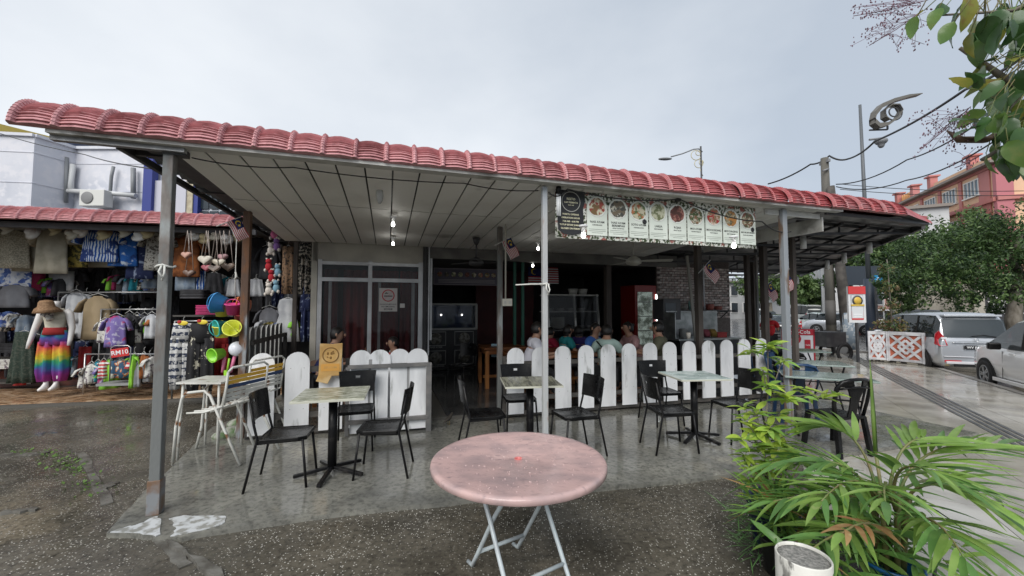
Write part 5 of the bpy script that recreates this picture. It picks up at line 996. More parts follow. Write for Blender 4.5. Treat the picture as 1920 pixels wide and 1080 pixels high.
colm(284, 344, 17.25, 3.2, 7.2, mat('pale_panel', (.5, .5, .56), .6), 'panel', .15)
WINM = mat('dark_window_glass', (.03, .04, .05), .08); WFR = mat('white_window_frame', (.6, .63, .68), .5)
cw_ = colm(367, 460, 17.6, 4, 7.6, WFR, 'curtain_wall_frame')
for k in range(5):
    for j in range(3):
        a, b_ = P2(369+k*19, 17.45), P2(369+k*19+16, 17.45); m = MB(); z = 4.55+j*.95; m.box(((a[0]+b_[0])/2, 17.42, z), (b_[0]-a[0], .05, .85)); m.build('pane', WINM, cw_)
PIPE = mat('white_pipe_paint', (.55, .56, .56), .4); GP = mat('grey_pipe', (.2, .21, .22), .5)
m = MB(); m.tube([dp(128, 358, 17.0), dp(190, 361, 17.0), dp(255, 367, 17.0)], .1, 10); m.tube([dp(137, 308, 17.1), dp(133, 340, 17.1), dp(133, 358, 17.0)], .1, 8); m.build('pipe', PIPE, wb)
for q_, r_ in (([dp(125, 295, 17.0), dp(124, 380, 17.0)], .07), ([dp(213, 312, 17.1), dp(209, 330, 17.1), dp(205, 385, 17.1)], .06), ([dp(250, 315, 17.1), dp(250, 372, 17.1)], .09)): m = MB(); m.tube(q_, r_, 8); m.build('downpipe', GP, wb)
acm = None
def ac_unit(loc, rz, label, s=1.0):
    t = thing('air_conditioner', label, 'air conditioner', loc, rz, 'outdoor air conditioner units'); m = MB(); m.box((0, 0, .3*s), (.9*s, .35*s, .6*s)); m.build('casing', mat('ac_casing', (.6, .6, .57), .5), t, bevel=.02)
    m = MB(); m.lathe([(.22*s, 0), (.22*s, .02), (.2*s, .03), (.05*s, .03), (.001, .035)], 20, T=face(-.15*s, -.18*s, .3*s)); m.build('fan_grille', mat('ac_grille', (.2, .2, .2), .5), t); return t
ac_unit(dp(180, 388, 16.8), 0, 'outdoor air conditioner unit on the white building wall', 1.15)
yr = thing('yellow_roof', 'yellow and dark blue sloping roof edge rising behind the white building', 'roof'); 
a, b_ = dp(-40, 222, 26), dp(103, 258, 30); a2, b2_ = dp(-40, 244, 26), dp(103, 268, 30); m = MB(); bk = Vector((-1, 4, 0)); m.add([a2, b2_, b_, a, a2+bk, b2_+bk, b_+bk, a+bk], [(0, 1, 2, 3), (7, 6, 5, 4), (3, 2, 6, 7), (0, 4, 5, 1), (1, 5, 6, 2), (0, 3, 7, 4)]); m.build('yellow_fascia', mat('yellow_paint', (.6, .45, .1), .5), yr)
a, b_ = dp(103, 258, 30), dp(200, 272, 33); a2, b2_ = dp(103, 268, 30), dp(200, 274, 33); m = MB(); m.add([a2, b2_, b_, a, a2+bk, b2_+bk, b_+bk, a+bk], [(0, 1, 2, 3), (7, 6, 5, 4), (3, 2, 6, 7), (0, 4, 5, 1), (1, 5, 6, 2), (0, 3, 7, 4)]); m.build('blue_fascia', mat('slate_blue_paint', (.08, .11, .2), .5), yr)
yr.location = (0, 0, 0)
m = MB(); m.box((-40, 33, 4.2), (14, 2, 8)); m.build('wall', WB, yr)
cable('overhead_wire', 'thin black wire running from the white building to the leftmost post', [dp(-60, 238, 9), dp(0, 250, 8), dp(160, 290, 6.6), dp(300, 318, 4.2)], .008, cat='wire', sag=.03)
# ================================================================ TREES
LEAFM = [mat('foliage_%s' % n, c, .45, vary=0, c2=c2, sc_=1.2) for n, c, c2 in (('dark', (.018, .042, .015), (.03, .062, .02)), ('mid', (.045, .09, .025), (.06, .115, .032)), ('light', (.10, .165, .05), (.13, .20, .065)))]
for m_ in LEAFM: sub_trans(m_, .25)
BARK = mat('tree_bark', (.10, .085, .065), .85, c2=(.2, .18, .15), sc_=6, bump=.6, bs=20, st=(1, 1, .4))
def crown(name, parent, lobes, n, size, mats=None, seed=1, droop=.35):
    r_ = random.Random(seed); m = MB(); tot = sum(q[1]**2 for q in lobes); vs, fs, ms = [], [], []
    for (c, rad) in lobes:
        c = Vector(c)
        k = int(n*rad*rad/tot)
        subs = [(Vector((r_.gauss(0, 1), r_.gauss(0, 1), r_.gauss(0, .8))).normalized()*rad*r_.uniform(.35, 1.0), r_.uniform(.14, .34)*rad, r_.choices((0, 1, 2), (.3, .45, .25))[0]) for _ in range(int(22+rad*12))]
        for i in range(k):
            sc0, sr, sm = r_.choice(subs); d = Vector((r_.gauss(0, 1), r_.gauss(0, 1), r_.gauss(0, .7))).normalized()
            p = c + sc0 + d*sr*r_.uniform(.6, 1.05); nrm = (d + Vector((0, 0, .25)) + Vector((r_.gauss(0, .7), r_.gauss(0, .7), r_.gauss(0, .6)))).normalized()
            a = nrm.orthogonal().normalized(); a = (Matrix.Rotation(r_.uniform(0, 6.28), 3, nrm) @ a); b_ = nrm.cross(a); s = size*r_.uniform(.6, 1.25)
            q = len(vs); vs += [p-a*s, p-b_*s*.42+nrm*s*.12, p+a*s, p+b_*s*.42+nrm*s*.12]; fs.append((q, q+1, q+2, q+3)); ms.append(sm if r_.random() < .6 else r_.choices((0, 1, 2), (.35, .4, .25))[0])
    m.v = vs; m.f = fs; m.m = ms; m.s = [False]*len(fs); me = m.mesh(name)
    for x in (mats or LEAFM): me.materials.append(x)
    return put(name, me, parent)
def tree(label, loc, trunk, lobes, n, size, seed=1, mats=None, limbs=(), name='broadleaf_tree', grp='street trees'):
    t = thing(name, label, 'tree', loc, 0, grp)
    m = MB(); m.tube([Vector(p) for p, r_ in trunk], [r_ for p, r_ in trunk], 10); m.build('trunk', BARK, t)
    for l_ in limbs: m = MB(); m.tube([Vector(p) for p, r_ in l_], [r_ for p, r_ in l_], 7); m.build('limb', BARK, t)
    crown('crown', t, lobes, n, size, mats, seed); return t
def rel(px_, py_, Y, loc): return dp(px_, py_, Y)-Vector(loc)
L0 = at(1893, 640, -.14); L0 = Vector((dp(1893, 577, 17).x, 17, -.14))
tree('large dark broadleaf tree with a pale forked trunk behind the parked cars', L0, [(rel(1905, 640, 17, L0), .3), (rel(1900, 600, 17, L0), .26), (rel(1905, 555, 17, L0), .2), (rel(1908, 500, 17, L0), .16)],
     [(rel(1780, 478, 17, L0), 1.85), (rel(1860, 456, 17, L0), 1.85), (rel(1930, 445, 16.5, L0), 1.8), (rel(1725, 515, 17, L0), 1.35), (rel(1820, 535, 17, L0), 1.5), (rel(1900, 530, 17.6, L0), 1.5), (rel(1980, 500, 17, L0), 2.3), (rel(1690, 540, 17.5, L0), .8)], 34000, .08, 3,
     limbs=([(rel(1908, 540, 17, L0), .12), (rel(1885, 535, 16.6, L0), .09), (rel(1868, 520, 16, L0), .05)], [(rel(1908, 510, 17, L0), .13), (rel(1892, 480, 16.4, L0), .1), (rel(1915, 440, 16, L0), .07)]))
p = Vector((dp(1741, 577, 24).x, 24, -.14)); tree('broadleaf tree with a thin dark trunk rising behind the silver car', p, [((0, 0, 0), .12), ((0, 0, 4), .09)], [((-.6, 0, 5.0), 2.0), ((1.6, 0, 5.4), 2.2), ((-2.6, .5, 4.2), 1.6)], 9000, .15, 5)
p = Vector((dp(1640, 577, 30).x, 30, -.14)); tree('tall tree seen just under the tip of the cafe roof', p, [((0, 0, 0), .16), ((0, 0, 5), .1)], [((0, 0, 6.0), 2.2), ((1.8, 0, 5.0), 1.8), ((-1.6, 0, 6.5), 1.6)], 7000, .17, 6)
p = Vector((dp(1592, 577, 27).x, 27, -.14)); tree('dark tree between the two utility poles and the emblem sign', p, [((0, 0, 0), .2), ((.1, 0, 4), .13)], [((-.2, 0, 5.2), 1.5), ((-.9, 0, 3.6), 1.0), ((.5, 0, 7), 1.4)], 6000, .15, 7)
p = Vector((dp(1521, 577, 52).x, 52, -.14)); tree('low bright green tree behind the parked van', p, [((0, 0, 0), .2), ((0, 0, 2), .12)], [((-1.8, 0, 3.2), 1.6), ((1.0, 0, 3.3), 1.8), ((3.0, 0, 3.1), 1.5)], 6000, .22, 8, mats=[LEAFM[1], LEAFM[2], LEAFM[2]])
p = Vector((dp(1445, 577, 45).x, 45, -.14)); tree('spreading green tree seen between the dark posts under the street-side roof', p, [((0, 0, 0), .25), ((0, 0, 2.4), .15)], [((-1.5, 0, 4.2), 2.0), ((1.5, 0, 4.4), 2.1), ((4, 0, 4.2), 1.6)], 7000, .22, 9, mats=[LEAFM[1], LEAFM[2], LEAFM[2]])
p = Vector((dp(1478, 577, 60).x, 60, -.14)); tree('pale green tree beside the white arcade building', p, [((0, 0, 0), .25), ((0, 0, 3), .15)], [((0, 0, 6.2), 2.2), ((-1.5, 0, 4.8), 1.6)], 4000, .25, 10, mats=[LEAFM[1], LEAFM[2], LEAFM[2]])
p = Vector((dp(1690, 577, 19).x, 19, -.14)); tree('young tree with light leaves standing behind the lattice planter', p, [((0, 0, 0), .05), ((0, 0, 2.4), .03)], [((0, 0, 1.5), .6), ((.3, 0, 2.2), .5)], 900, .10, 12, mats=[LEAFM[2]]*3)
hd_ = MB(); 
for k in range(3): pass
# ================================================================ FAR BUILDINGS
PEACH = mat('peach_render', (.72, .47, .31), .7, c2=(.66, .43, .28), sc_=.3); PINKR = mat('dusty_red_render', (.42, .15, .13), .7, c2=(.47, .19, .18), sc_=.4); WWF = mat('white_window_trim', (.65, .64, .62), .5); EAV = mat('grey_eave', (.22, .19, .17), .6)
Ea = math.atan2(-18.5, -7.6)
Eo = Vector((54.5, 56.5, -.16)); ob = thing('orange_building', 'peach and dusty red four-storey building with white windows beyond the trees', 'building', Eo, Ea)
Ln = 19.6
m = MB(); m.box((Ln/2, 6, 7.9), (Ln, 12, 15.8)); m.build('wall', PEACH, ob)
m = MB(); m.box((Ln/2-.2, 5.9, 15.95), (Ln+2.2, 13.4, .25)); m.build('eave', EAV, ob)
for s in (0.4, 3.45, 7.15, 10.85, 14.55, 18.2): m = MB(); m.box((s, -.05, 7.7), (.5 if s < 18 else 1.6, .14, 15.6)); m.build('pier', PINKR, ob)
for z in (12.35, 8.75, 5.1): m = MB(); m.box((Ln/2, -.15, z), (Ln+.4, .4, .38)); m.build('band', PINKR, ob)
m = MB(); m.box((Ln/2, -.08, 15.7), (Ln, .16, .3)); m.build('band', PINKR, ob)
WGL = mat('far_window_glass', (.16, .22, .28), .12)
for st, z in enumerate((14.25, 10.6, 7.0, 3.4)):
    for k, s in enumerate((5.3, 9.0, 12.7, 16.35, 1.95)):
        if k == 4 and st == 3: continue
        m = MB(); w_ = 2.1; h_ = 1.5
        m.box((s, -.1, z-h_/2-.12), (w_+.5, .3, .14)); m.box((s, -.08, z+h_/2+.06), (w_+.3, .14, .12)); m.box((s-w_/2-.06, -.08, z), (.12, .14, h_)); m.box((s+w_/2+.06, -.08, z), (.12, .14, h_))
        for q in range(3): m.box((s-w_/2+w_*(q+1)/4, -.08, z), (.12, .12, h_))
        f = m.build('window', WWF, ob)
        for q in range(4): m = MB(); m.box((s-w_/2+w_*(q+.5)/4, -.03, z), (w_/4-.12, .05, h_)); m.build('pane', WGL, f)
for s in (.9, 4.9, 8.8, 16): m = MB(); m.box((s, .3, 16.9), (.7, .7, 1.8)); m.box((s, .3, 17.85), (1.1, 1.1, .18)); m.build('roof_pier', PINKR, ob)
for k in range(6): m = MB(); m.box((1.6+k*.52, .4, 16.75), (.16, .2, 1.3)); m.build('balustrade_fin', mat('orange_fin', (.6, .3, .12), .6), ob)
m = MB(); m.box((14.5, 1.0, 17.2), (6.5, .15, .12)); m.box((14.5, 1.0, 16.7), (6.5, .1, .8)); m.build('parapet', WWF, ob)
# corner wing turning towards the viewer
cw2 = Eo + Vector((math.cos(Ea), math.sin(Ea), 0))*Ln
wing = thing('orange_wing', 'peach wing of the four-storey building facing down the street above the tree', 'building', (cw2.x+.05, cw2.y-.02, -.16), Ea+R(90))
m = MB(); m.box((9, 5.0, 8.4), (18, 10, 16.8)); m.build('wall', PEACH, wing); m = MB(); m.box((9, -.2, 12.4), (18.4, .6, .4)); m.box((9, -.2, 15.9), (18.4, .9, .3)); m.build('band', PINKR, wing)
m = MB(); m.box((.4, -.1, 8.4), (1.2, .5, 16.8)); m.build('pier', mat('pink_pier', (.45, .16, .18), .7), wing)
for z in (14.2, 10.5, 7):
    for k in range(4):
        m = MB(); x = 3.2+k*3.8; m.box((x, -.03, z-.85), (2.4, .2, .12)); m.box((x, -.03, z+.82), (2.2, .12, .12)); m.box((x-1.05, -.03, z), (.1, .12, 1.6)); m.box((x+1.05, -.03, z), (.1, .12, 1.6)); m.box((x, -.03, z), (.1, .12, 1.6)); f = m.build('window', WWF, wing); 
        for s in (-1, 1): m = MB(); m.box((x+s*.53, .0, z), (.95, .04, 1.55)); m.build('pane', WGL, f)
for s, z in ((10.6, 12.75), (4.0, 12.75)):
    q = Eo + Matrix.Rotation(Ea, 3, 'Z') @ Vector((s, -.5, z)); ac_unit(q, Ea, 'outdoor air conditioner on the band of the peach building, %s' % ('nearer the corner wing' if s > 8 else 'nearer its far end'), 1.1)
# white arcade building down the street
WAR = mat('white_far_render', (.55, .56, .56), .7, c2=(.45, .46, .47), sc_=.3)
def far_block(name, label, x0_, x1_, Y0, Y1, h, mt, cols, rows, h0=1.0, wr=.5, pil=True, dep=10):
    a, b_ = dp(x0_, 577, Y0), dp(x1_, 577, Y1); d = (b_-a); Lx = d.length; ang = math.atan2(d.y, d.x); t = thing(name, label, 'building', (a.x, a.y, -.16), ang, 'buildings along the far street')
    m = MB(); m.box((Lx/2, dep/2, h/2), (Lx, dep, h)); m.build('wall', mt, t); m = MB(); m.box((Lx/2, dep/2-.2, h+.1), (Lx+.8, dep+.8, .3)); m.build('roof', EAV, t)
    for c in range(cols):
        x = Lx*(c+.5)/cols
        if pil: m = MB(); m.box((Lx*c/cols, -.15, h/2), (.4, .35, h-.2)); m.build('pilaster', mt, t)
        for r_ in range(rows):
            z = h0+(h-h0)*(r_+.5)/rows; ww, hh = Lx/cols*wr, (h-h0)/rows*.55; m = MB(); m.box((x, -.04, z), (ww+.2, .12, hh+.2)); f = m.build('window', WWF, t); m = MB(); m.box((x, -.10, z), (ww, .04, hh)); m.build('pane', WINM, f)
    return t
far_block('arcade_building', 'long white building with tall pilasters down the street', 1478, 1562, 75, 46, 12.5, WAR, 9, 3, 3.0, .35)
t = thing('balcony_block', 'white two-storey block with a dark glazed balcony down the street', 'building', dp(1488, 577, 58)*1.0, 0, 'buildings along the far street'); t.location.z = -.16
m = MB(); m.box((2.5, 3, 3.6), (6, 6, 7.2)); m.build('wall', WAR, t); m = MB(); m.box((2.6, -.3, 6.2), (5.6, 1, 2.2)); b__ = m.build('balcony', DARKM, t)
for k in range(4): m = MB(); m.box((.7+k*1.3, -.85, 6.2), (1.1, .06, 1.9)); m.build('pane', WINM, b__)
for k in range(4): m = MB(); m.box((.8+k*1.3, -.03, 3.6), (.7, .1, 1.5)); m.build('window', WINM, t)
far_block('shophouse', 'pale shophouse row half hidden by the spreading tree', 1340, 1480, 62, 80, 6.0, WAR, 7, 2, .5, .5, False)
far_block('pink_shop', 'low pink shop behind the greenery and parked cars', 1640, 1800, 40, 34, 4.5, mat('pink_render', (.5, .28, .24), .7), 6, 1, 1.5, .5, False)
far_block('grey_tower_block', 'pale tower block showing behind the young trees', 1598, 1640, 62, 60, 14.5, WAR, 3, 4, 2, .5, False)
far_block('street_end_block', 'plain pale block closing the end of the street', 1555, 1700, 105, 95, 7, WAR, 10, 2, 1, .4, False)
# wall with painted emblem behind the cars
wl = thing('compound_wall', 'beige compound wall behind the big tree and parked cars', 'wall', dp(1800, 577, 23)*1.0, R(-20)); wl.location.z = -.15
m = MB(); m.box((8, 0, 1.6), (22, .25, 3.2)); m.build('wall_panel', mat('beige_compound', (.33, .30, .25), .8, c2=(.22, .2, .17), sc_=1), wl)
for k in range(7): m = MB(); m.box((-2.5+k*3.2, -.1, 1.7), (.45, .35, 3.5)); m.build('pillar', mat('pale_pillar', (.42, .39, .33), .8), wl)
m = MB(); m.box((1.8, -.16, 1.9), (2.6, .04, 2.2)); sgn = m.build('dark_board', mat('dark_board', (.04, .04, .045), .6), wl)
for k, (a, b_) in enumerate((((-.7, .7), (.7, -.5)), ((.7, .7), (-.7, -.5)), ((-.7, .2), (0, -.5)), ((.7, .2), (0, -.5)))): m = MB(); m.bar((1.8+a[0], -.2, 2.0+a[1]), (1.8+b_[0], -.2, 2.0+b_[1]), .05, .1); m.build('emblem_stroke', WWF, sgn)
# ================================================================ CARS
TYRE = mat('tyre_rubber', (.015, .015, .016), .7); RIM = mat('alloy_rim', (.35, .36, .37), .3, metal=.7); ARCH = mat('wheel_arch_black', (.01, .01, .01), .8); REDL = mat('red_tail_light', (.45, .01, .02), .12, coat=1); WHL = mat('clear_lamp_lens', (.6, .6, .62), .1); PLATE = mat('plate_black', (.012, .012, .013), .4); CHR = mat('chrome_trim', (.6, .6, .6), .12, metal=1)
def car(name, label, loc, rz, paint, L_c=4.2, W_c=1.62, H_c=1.68, kind='mpv', plate=None, grp='cars parked along the street', detail=True, seg=True):
    t = thing(name, label, 'car' if kind != 'van' else 'van', loc, rz, grp); hw = W_c/2
    # x runs from the tail (0) to the nose
    if kind == 'mpv': ST = [(0, .30, .92, .92, .90, 0), (.03, .25, .98, 1.02, .95, 0), (.12, .22, 1.0, 1.5, .98, 1), (.30, .2, 1.0, H_c, 1.0, 2), (1.2, .2, .98, H_c+.02, 1.0, 2), (2.2, .2, .96, H_c, 1.0, 2), (2.75, .2, .95, H_c-.10, 1.0, 2), (3.35, .2, .95, 1.02, 1.0, 3), (3.7, .2, .90, .94, .98, 0), (4.05, .24, .78, .80, .92, 0), (4.2, .32, .6, .62, .8, 0)]
    elif kind == 'van': ST = [(0, .30, .95, 1.0, .93, 0), (.04, .25, 1.05, H_c-.5, .97, 1), (.15, .25, 1.05, H_c-.05, 1.0, 2), (.5, .22, 1.05, H_c, 1.0, 2), (3.0, .22, 1.05, H_c, 1.0, 2), (3.6, .22, 1.0, H_c-.1, 1.0, 2), (4.3, .22, 1.0, 1.1, 1.0, 3), (4.65, .25, .9, .92, .95, 0), (4.75, .3, .6, .62, .85, 0)]
    else: ST = [(0, .32, .86, .88, .86, 0), (.05, .24, .93, .98, .94, 0), (.5, .2, .96, 1.05, 1.0, 1), (1.1, .2, .96, H_c-.08, 1.0, 2), (1.9, .2, .95, H_c, 1.0, 2), (2.5, .2, .94, H_c-.08, 1.0, 2), (3.5, .2, .97, 1.03, 1.0, 3), (3.85, .2, .93, .96, .97, 0), (4.15, .24, .82, .85, .9, 0), (4.28, .32, .6, .62, .78, 0)]
    k = L_c/ST[-1][0]; rings = []
    for (x, zb, zbelt, zr, wf, tp) in ST:
        w_ = hw*wf; cab = zr-zbelt > .15; wr = w_*(.80 if cab else .90)
        half = [(0, zb), (w_*.86, zb), (w_*.97, zb+.12), (w_*1.0, (zb+zbelt)/2), (w_*.985, zbelt-.10), (w_*.95, zbelt), (wr+.02 if cab else w_*.93, zr-.07 if cab else zbelt+.005), (wr*.90, zr-.01), (wr*.5, zr+.01), (0, zr+.015)]
        rings.append([(x*k, y, z) for y, z in half]+[(x*k, -y, z) for y, z in half[-2:0:-1]])
    n = len(rings[0]); body, side, front = MB(), MB(), MB()
    for i in range(len(rings)-1):
        ta, tb = ST[i][5], ST[i+1][5]
        for j in range(n):
            q = [rings[i][j], rings[i][(j+1) % n], rings[i+1][(j+1) % n], rings[i+1][j]]; jj = j if j < n/2 else n-1-j
            tgt = body
            if jj == 5 and ta >= 1 and tb >= 2 and tb != 3: tgt = side
            if jj == 5 and ta == 2 and tb == 3: tgt = side
            if jj in (6, 7, 8) and ((ta == 2 and tb == 3) or (kind == 'car' and ta == 1 and tb == 2)): tgt = front
            tgt.add(q, [(0, 1, 2, 3)], True)
    body.add(rings[0], [tuple(range(n))[::-1]]); body.add(rings[-1], [tuple(range(n))])
    me = body.mesh('body'); bm = bmesh.new(); bm.from_mesh(me); bmesh.ops.remove_doubles(bm, verts=bm.verts, dist=.0005); bmesh.ops.recalc_face_normals(bm, faces=bm.faces); bm.to_mesh(me); bm.free(); me.materials.append(paint)
    bo = put('body', me, t)
    for sg_ in (1, -1):
        sd_ = MB()
        for f_ in side.f:
            if side.v[f_[0]].y*sg_ > 0: sd_.add([side.v[i] for i in f_], [(0, 1, 2, 3)], True)
        if sd_.v: sd_.build('side_window', CARGLASS, t)
    front.build('windscreen', CARGLASS, t)
    if kind in ('mpv', 'van'):
        zr = H_c; m = MB(); zb_ = 1.03; m.add([(-.0, -hw*.82, zb_), (-.0, hw*.82, zb_), (.115, hw*.80, zr-.16), (.115, -hw*.80, zr-.16)], [(0, 1, 2, 3)]); m.T = Matrix.Translation((.02, 0, 0)); vs = list(m.v)
        m = MB(); m.add([(x_-.012 if kind == 'mpv' else x_-.03, y_, z_) for x_, y_, z_ in vs]+[(x_+.02, y_, z_) for x_, y_, z_ in vs], [(0, 3, 2, 1), (0, 1, 5, 4), (1, 2, 6, 5), (2, 3, 7, 6), (3, 0, 4, 7)]); rw = m.build('rear_window', CARGLASS, t)
        if detail: m = MB(); m.tube([(-.03, .1, zb_+.03), (-.02, -.15, zb_+.07), (-.03, -.42, zb_+.02)], .01, 6); m.build('wiper', BLACKM, rw); m = MB(); m.box((.2, 0, zr-.06), (.28, hw*1.5, .05)); m.build('spoiler', paint, t, bevel=.01)
    if detail:
        for s in (-1, 1):
            m = MB(); m.loft([[(x+o, s*(y+.004*(o < 0)), z) for x, y, z in ((.0, hw*.74, .80), (.0, hw*.95, .78), (.16, hw*.99, .82), (.13, hw*.985, 1.10), (.05, hw*.93, 1.20), (.02, hw*.80, 1.02))] for o in (-.018, .02)], False); m.build('tail_light', REDL, t)
            m = MB(); m.box((-.018, s*hw*.84, 1.0), (.012, hw*.14, .06)); m.build('reversing_lamp', WHL, t)
            m = MB(); m.box(((2.9 if kind != 'car' else 2.75)*k, s*(hw+.11), 1.0), (.12, .2, .15)); m.build('mirror', BLACKP if kind == 'car' else paint, t, bevel=.03)
            for hx in (1.35, 2.3): m = MB(); m.bar((hx*k, s*(hw*.985+.012), .86), ((hx+.17)*k, s*(hw*.985+.012), .86), .02, .03); m.build('door_handle', CHR if kind == 'mpv' else paint, t, bevel=.004)
            for hx in (.95, 1.85, 2.75): m = MB(); m.bar((hx*k, s*(hw*1.0+.001), .3), (hx*k, s*(hw*.985), .9), .006, .008, up=(0, 1, 0)); m.build('door_gap', ARCH, t)
            m = MB(); m.bar((.8*k, s*(hw+.005), .26), (3.1*k, s*(hw+.005), .26), .04, .08); m.build('side_skirt', paint, t, bevel=.01)
            for hx in ((1.05, 1.9, 2.72) if kind == 'mpv' else (1.2, 2.1)): m = MB(); m.bar((hx*k, s*(hw*.95+.004), .98), ((hx+.02)*k, s*(hw*.83), H_c-.08), .05, .012, up=(1, 0, 0)); m.build('window_pillar', ARCH, t)
        m = MB(); m.box((-.025, 0, .34), (.05, W_c*.82, .07)); m.box((-.02, 0, .5), (.03, W_c*.86, .02)); m.build('bumper_trim', WHL if kind == 'mpv' else paint, t, bevel=.01); m = MB(); m.box((-.02, 0, .26), (.03, W_c*.6, .06)); m.build('lower_valance', ARCH, t)
        m = MB(); m.box((-.028, 0, .88), (.03, W_c*.62, .025)); m.build('hatch_garnish', CHR, t, bevel=.008)
        m = MB(); m.lathe([(.035, 0), (.045, 0), (.045, .006), (.035, .006), (.035, 0)], 20, T=Matrix.Translation((-.035, 0, .96)) @ Matrix.Rotation(R(-90), 4, 'Y')); m.build('badge_ring', CHR, t)
        m = MB(); m.box((-.035, 0, .76), (.012, .50, .11)); pl_o = m.build('number_plate', PLATE, t)
        if plate: text(plate, .085, WHITEP, pl_o, Matrix.Translation((-.0425, 0, .76)) @ Matrix.Rotation(R(-90), 4, 'Z') @ UP)
        for s in (-1, 1): m = MB(); m.box((.02, s*hw*.62, .37), (.06, .35, .06)); m.build('rear_reflector', REDL, t)
    for x in (.72*k, (ST[-1][0]-.85)*k):
        for s in (-1, 1):
            T = Matrix.Translation((x, s*(hw+.001), .31)) @ Matrix.Rotation(R(-90*s), 4, 'X')
            m = MB(); m.lathe([(.37, -.05), (.375, .008), (.33, .012), (.001, .012)], 28, T=T); m.build('wheel_arch', ARCH, t)
            wh = tag(put('wheel', None, t)); 
            m = MB(); m.lathe([(.2, -.05), (.30, -.04), (.31, .0), (.305, .02), (.29, .032), (.21, .03), (.2, .02)], 28, T=T); o = m.build('tyre', TYRE, t)
            bpy.data.objects.remove(wh)
            m = MB(); m.lathe([(.205, .024), (.195, .032), (.18, .018), (.205, .024)], 24, T=T)
            for q in range(5):
                a = q*2*math.pi/5; M_ = T @ Matrix.Rotation(a, 4, 'Z'); m.add([M_ @ Vector(v) for v in ((.04, -.03, .022), (.19, -.045, .024), (.19, -.01, .024), (.05, .0, .022), (.19, .01, .024), (.19, .045, .024), (.04, .03, .022))], [(0, 1, 2, 3), (3, 4, 5, 6)])
            m.lathe([(.05, .018), (.045, .028), (.001, .03)], 12, T=T); m.build('rim', RIM, o)
    return t
SILV = mat('silver_car_paint', (.50, .52, .55), .25, metal=.55, coat=1); WCAR = mat('white_car_paint', (.86, .86, .86), .25, coat=1); BCAR = mat('black_car_paint', (.03, .03, .034), .2, coat=1); GCAR = mat('grey_car_paint', (.2, .21, .22), .25, metal=.4, coat=1); GWCAR = mat('green_white_car_paint', (.55, .62, .58), .3, coat=1); REDC = mat('red_car_paint', (.4, .03, .03), .25, coat=1)
def park(px_, Y, z=-.155): v = dp(px_, 577, Y); return Vector((v.x, v.y, z))
hdg = R(90)-R(27)
v = park(1826, 10.85); car('parked_car', 'silver family car with its rear turned to the viewer beside the lattice planter', v, R(90)-R(20), SILV, 4.2, 1.58, 1.68, 'mpv', 'WV 8108 D')
nose = at(1834, 718, -.155); d_ = Vector((math.cos(hdg-R(2)), math.sin(hdg-R(2)), 0)); nrm_ = Vector((-d_.y, d_.x, 0)); tail = Vector((11.50, 9.98, -.155)) - d_*4.28 - nrm_*.80 + nrm_*.12
car('parked_car', 'white car behind the silver one, cut off by the edge of the view', tail, hdg-R(2), WCAR, 4.3, 1.7, 1.66, 'car')
car('parked_car', 'dark car mostly hidden behind the silver car', park(1735, 19.5), R(62), BCAR, 4.2, 1.66, 1.72, 'mpv', None, detail=False)
car('parked_car', 'black hatchback on the road beyond the rusty front post', park(1470, 21), R(72), BCAR, 4.0, 1.64, 1.45, 'car')
car('parked_van', 'white van with a green stripe parked by the low bright tree', park(1527, 46), R(80), mat('white_green_van_paint', (.66, .68, .66), .3, coat=1), 4.75, 1.8, 2.15, 'van')
car('moving_car', 'pale green car seen between the two utility poles', park(1574, 28), R(85), GWCAR, 4.2, 1.66, 1.5, 'car')
for x, Y, a, pt, kd, lb in ((1440, 38, 60, SILV, 'car', 'silver car behind the black hatchback'), (1425, 50, 55, WCAR, 'mpv', 'white car far down the left kerb beyond the motorcyclist'), (1497, 56, 70, WCAR, 'car', 'white car parked before the balcony block'), (1510, 64, 70, GCAR, 'mpv', 'grey car parked just beyond the van'), (1485, 70, 70, WCAR, 'car', 'farthest white car down the street'),
                            (1618, 30, 130, WCAR, 'car', 'white car parked behind the emblem sign'), (1648, 27, 140, SILV, 'car', 'silver car behind the dark lamp post'), (1690, 30, 150, WCAR, 'mpv', 'white car parked behind the planter greenery'), (1668, 36, 150, REDC, 'car', 'red car parked before the pink shop'), (1600, 44, 120, GCAR, 'car', 'grey car far behind the emblem sign')):
    car('parked_car', lb, park(x, Y), R(a), pt, 4.2, 1.66, 1.5 if kd == 'car' else 1.68, kd, detail=False)
# ================================================================ POLES, WIRES, LAMPS
CPOLE = mat('concrete_pole', (.12, .112, .095), .7, c2=(.08, .078, .068), sc_=3, bump=.4, bs=15, st=(1, 1, .3))
def pole(name, label, base, topz, r0, r1, mt, lean=(0, 0), n=14):
    t = thing(name, label, 'pole', base, 0); m = MB(); m.tube([(0, 0, 0), (lean[0]*.5, lean[1]*.5, (topz-base[2])/2), (lean[0], lean[1], topz-base[2])], [r0, (r0+r1)/2, r1], n); m.build('shaft', mt, t); return t
pc = Vector((dp(1557, 577, 16.6).x, 16.6, -.02)); pz = 1.68+(577-292)*16.6/750
t = pole('utility_pole', 'thick grey concrete utility pole rising past the end of the cafe roof', pc, pz, .18, .14, CPOLE); m = MB(); m.box((0, 0, pz-.15), (.1, .5, .12)); m.tube([(0, -.2, pz-.5), (-.25, -.2, pz-.6)], .04, 6); m.build('insulator', GP, t)
m = MB(); m.lathe([(.183, 1.0), (.183, 2.0)], 14); m.build('painted_band', mat('dark_pole_band', (.08, .075, .07), .7), t)
pd = Vector((dp(1590, 577, 16.2).x, 16.2, -.02)); t = pole('utility_pole', 'dark leaning utility pole with peeling blue-grey base', pd, 1.68+(577-345)*16.2/750, .22, .13, mat('dark_pole', (.055, .05, .045), .75, c2=(.1, .09, .08), sc_=4, bump=.4), lean=(-.42, .1))
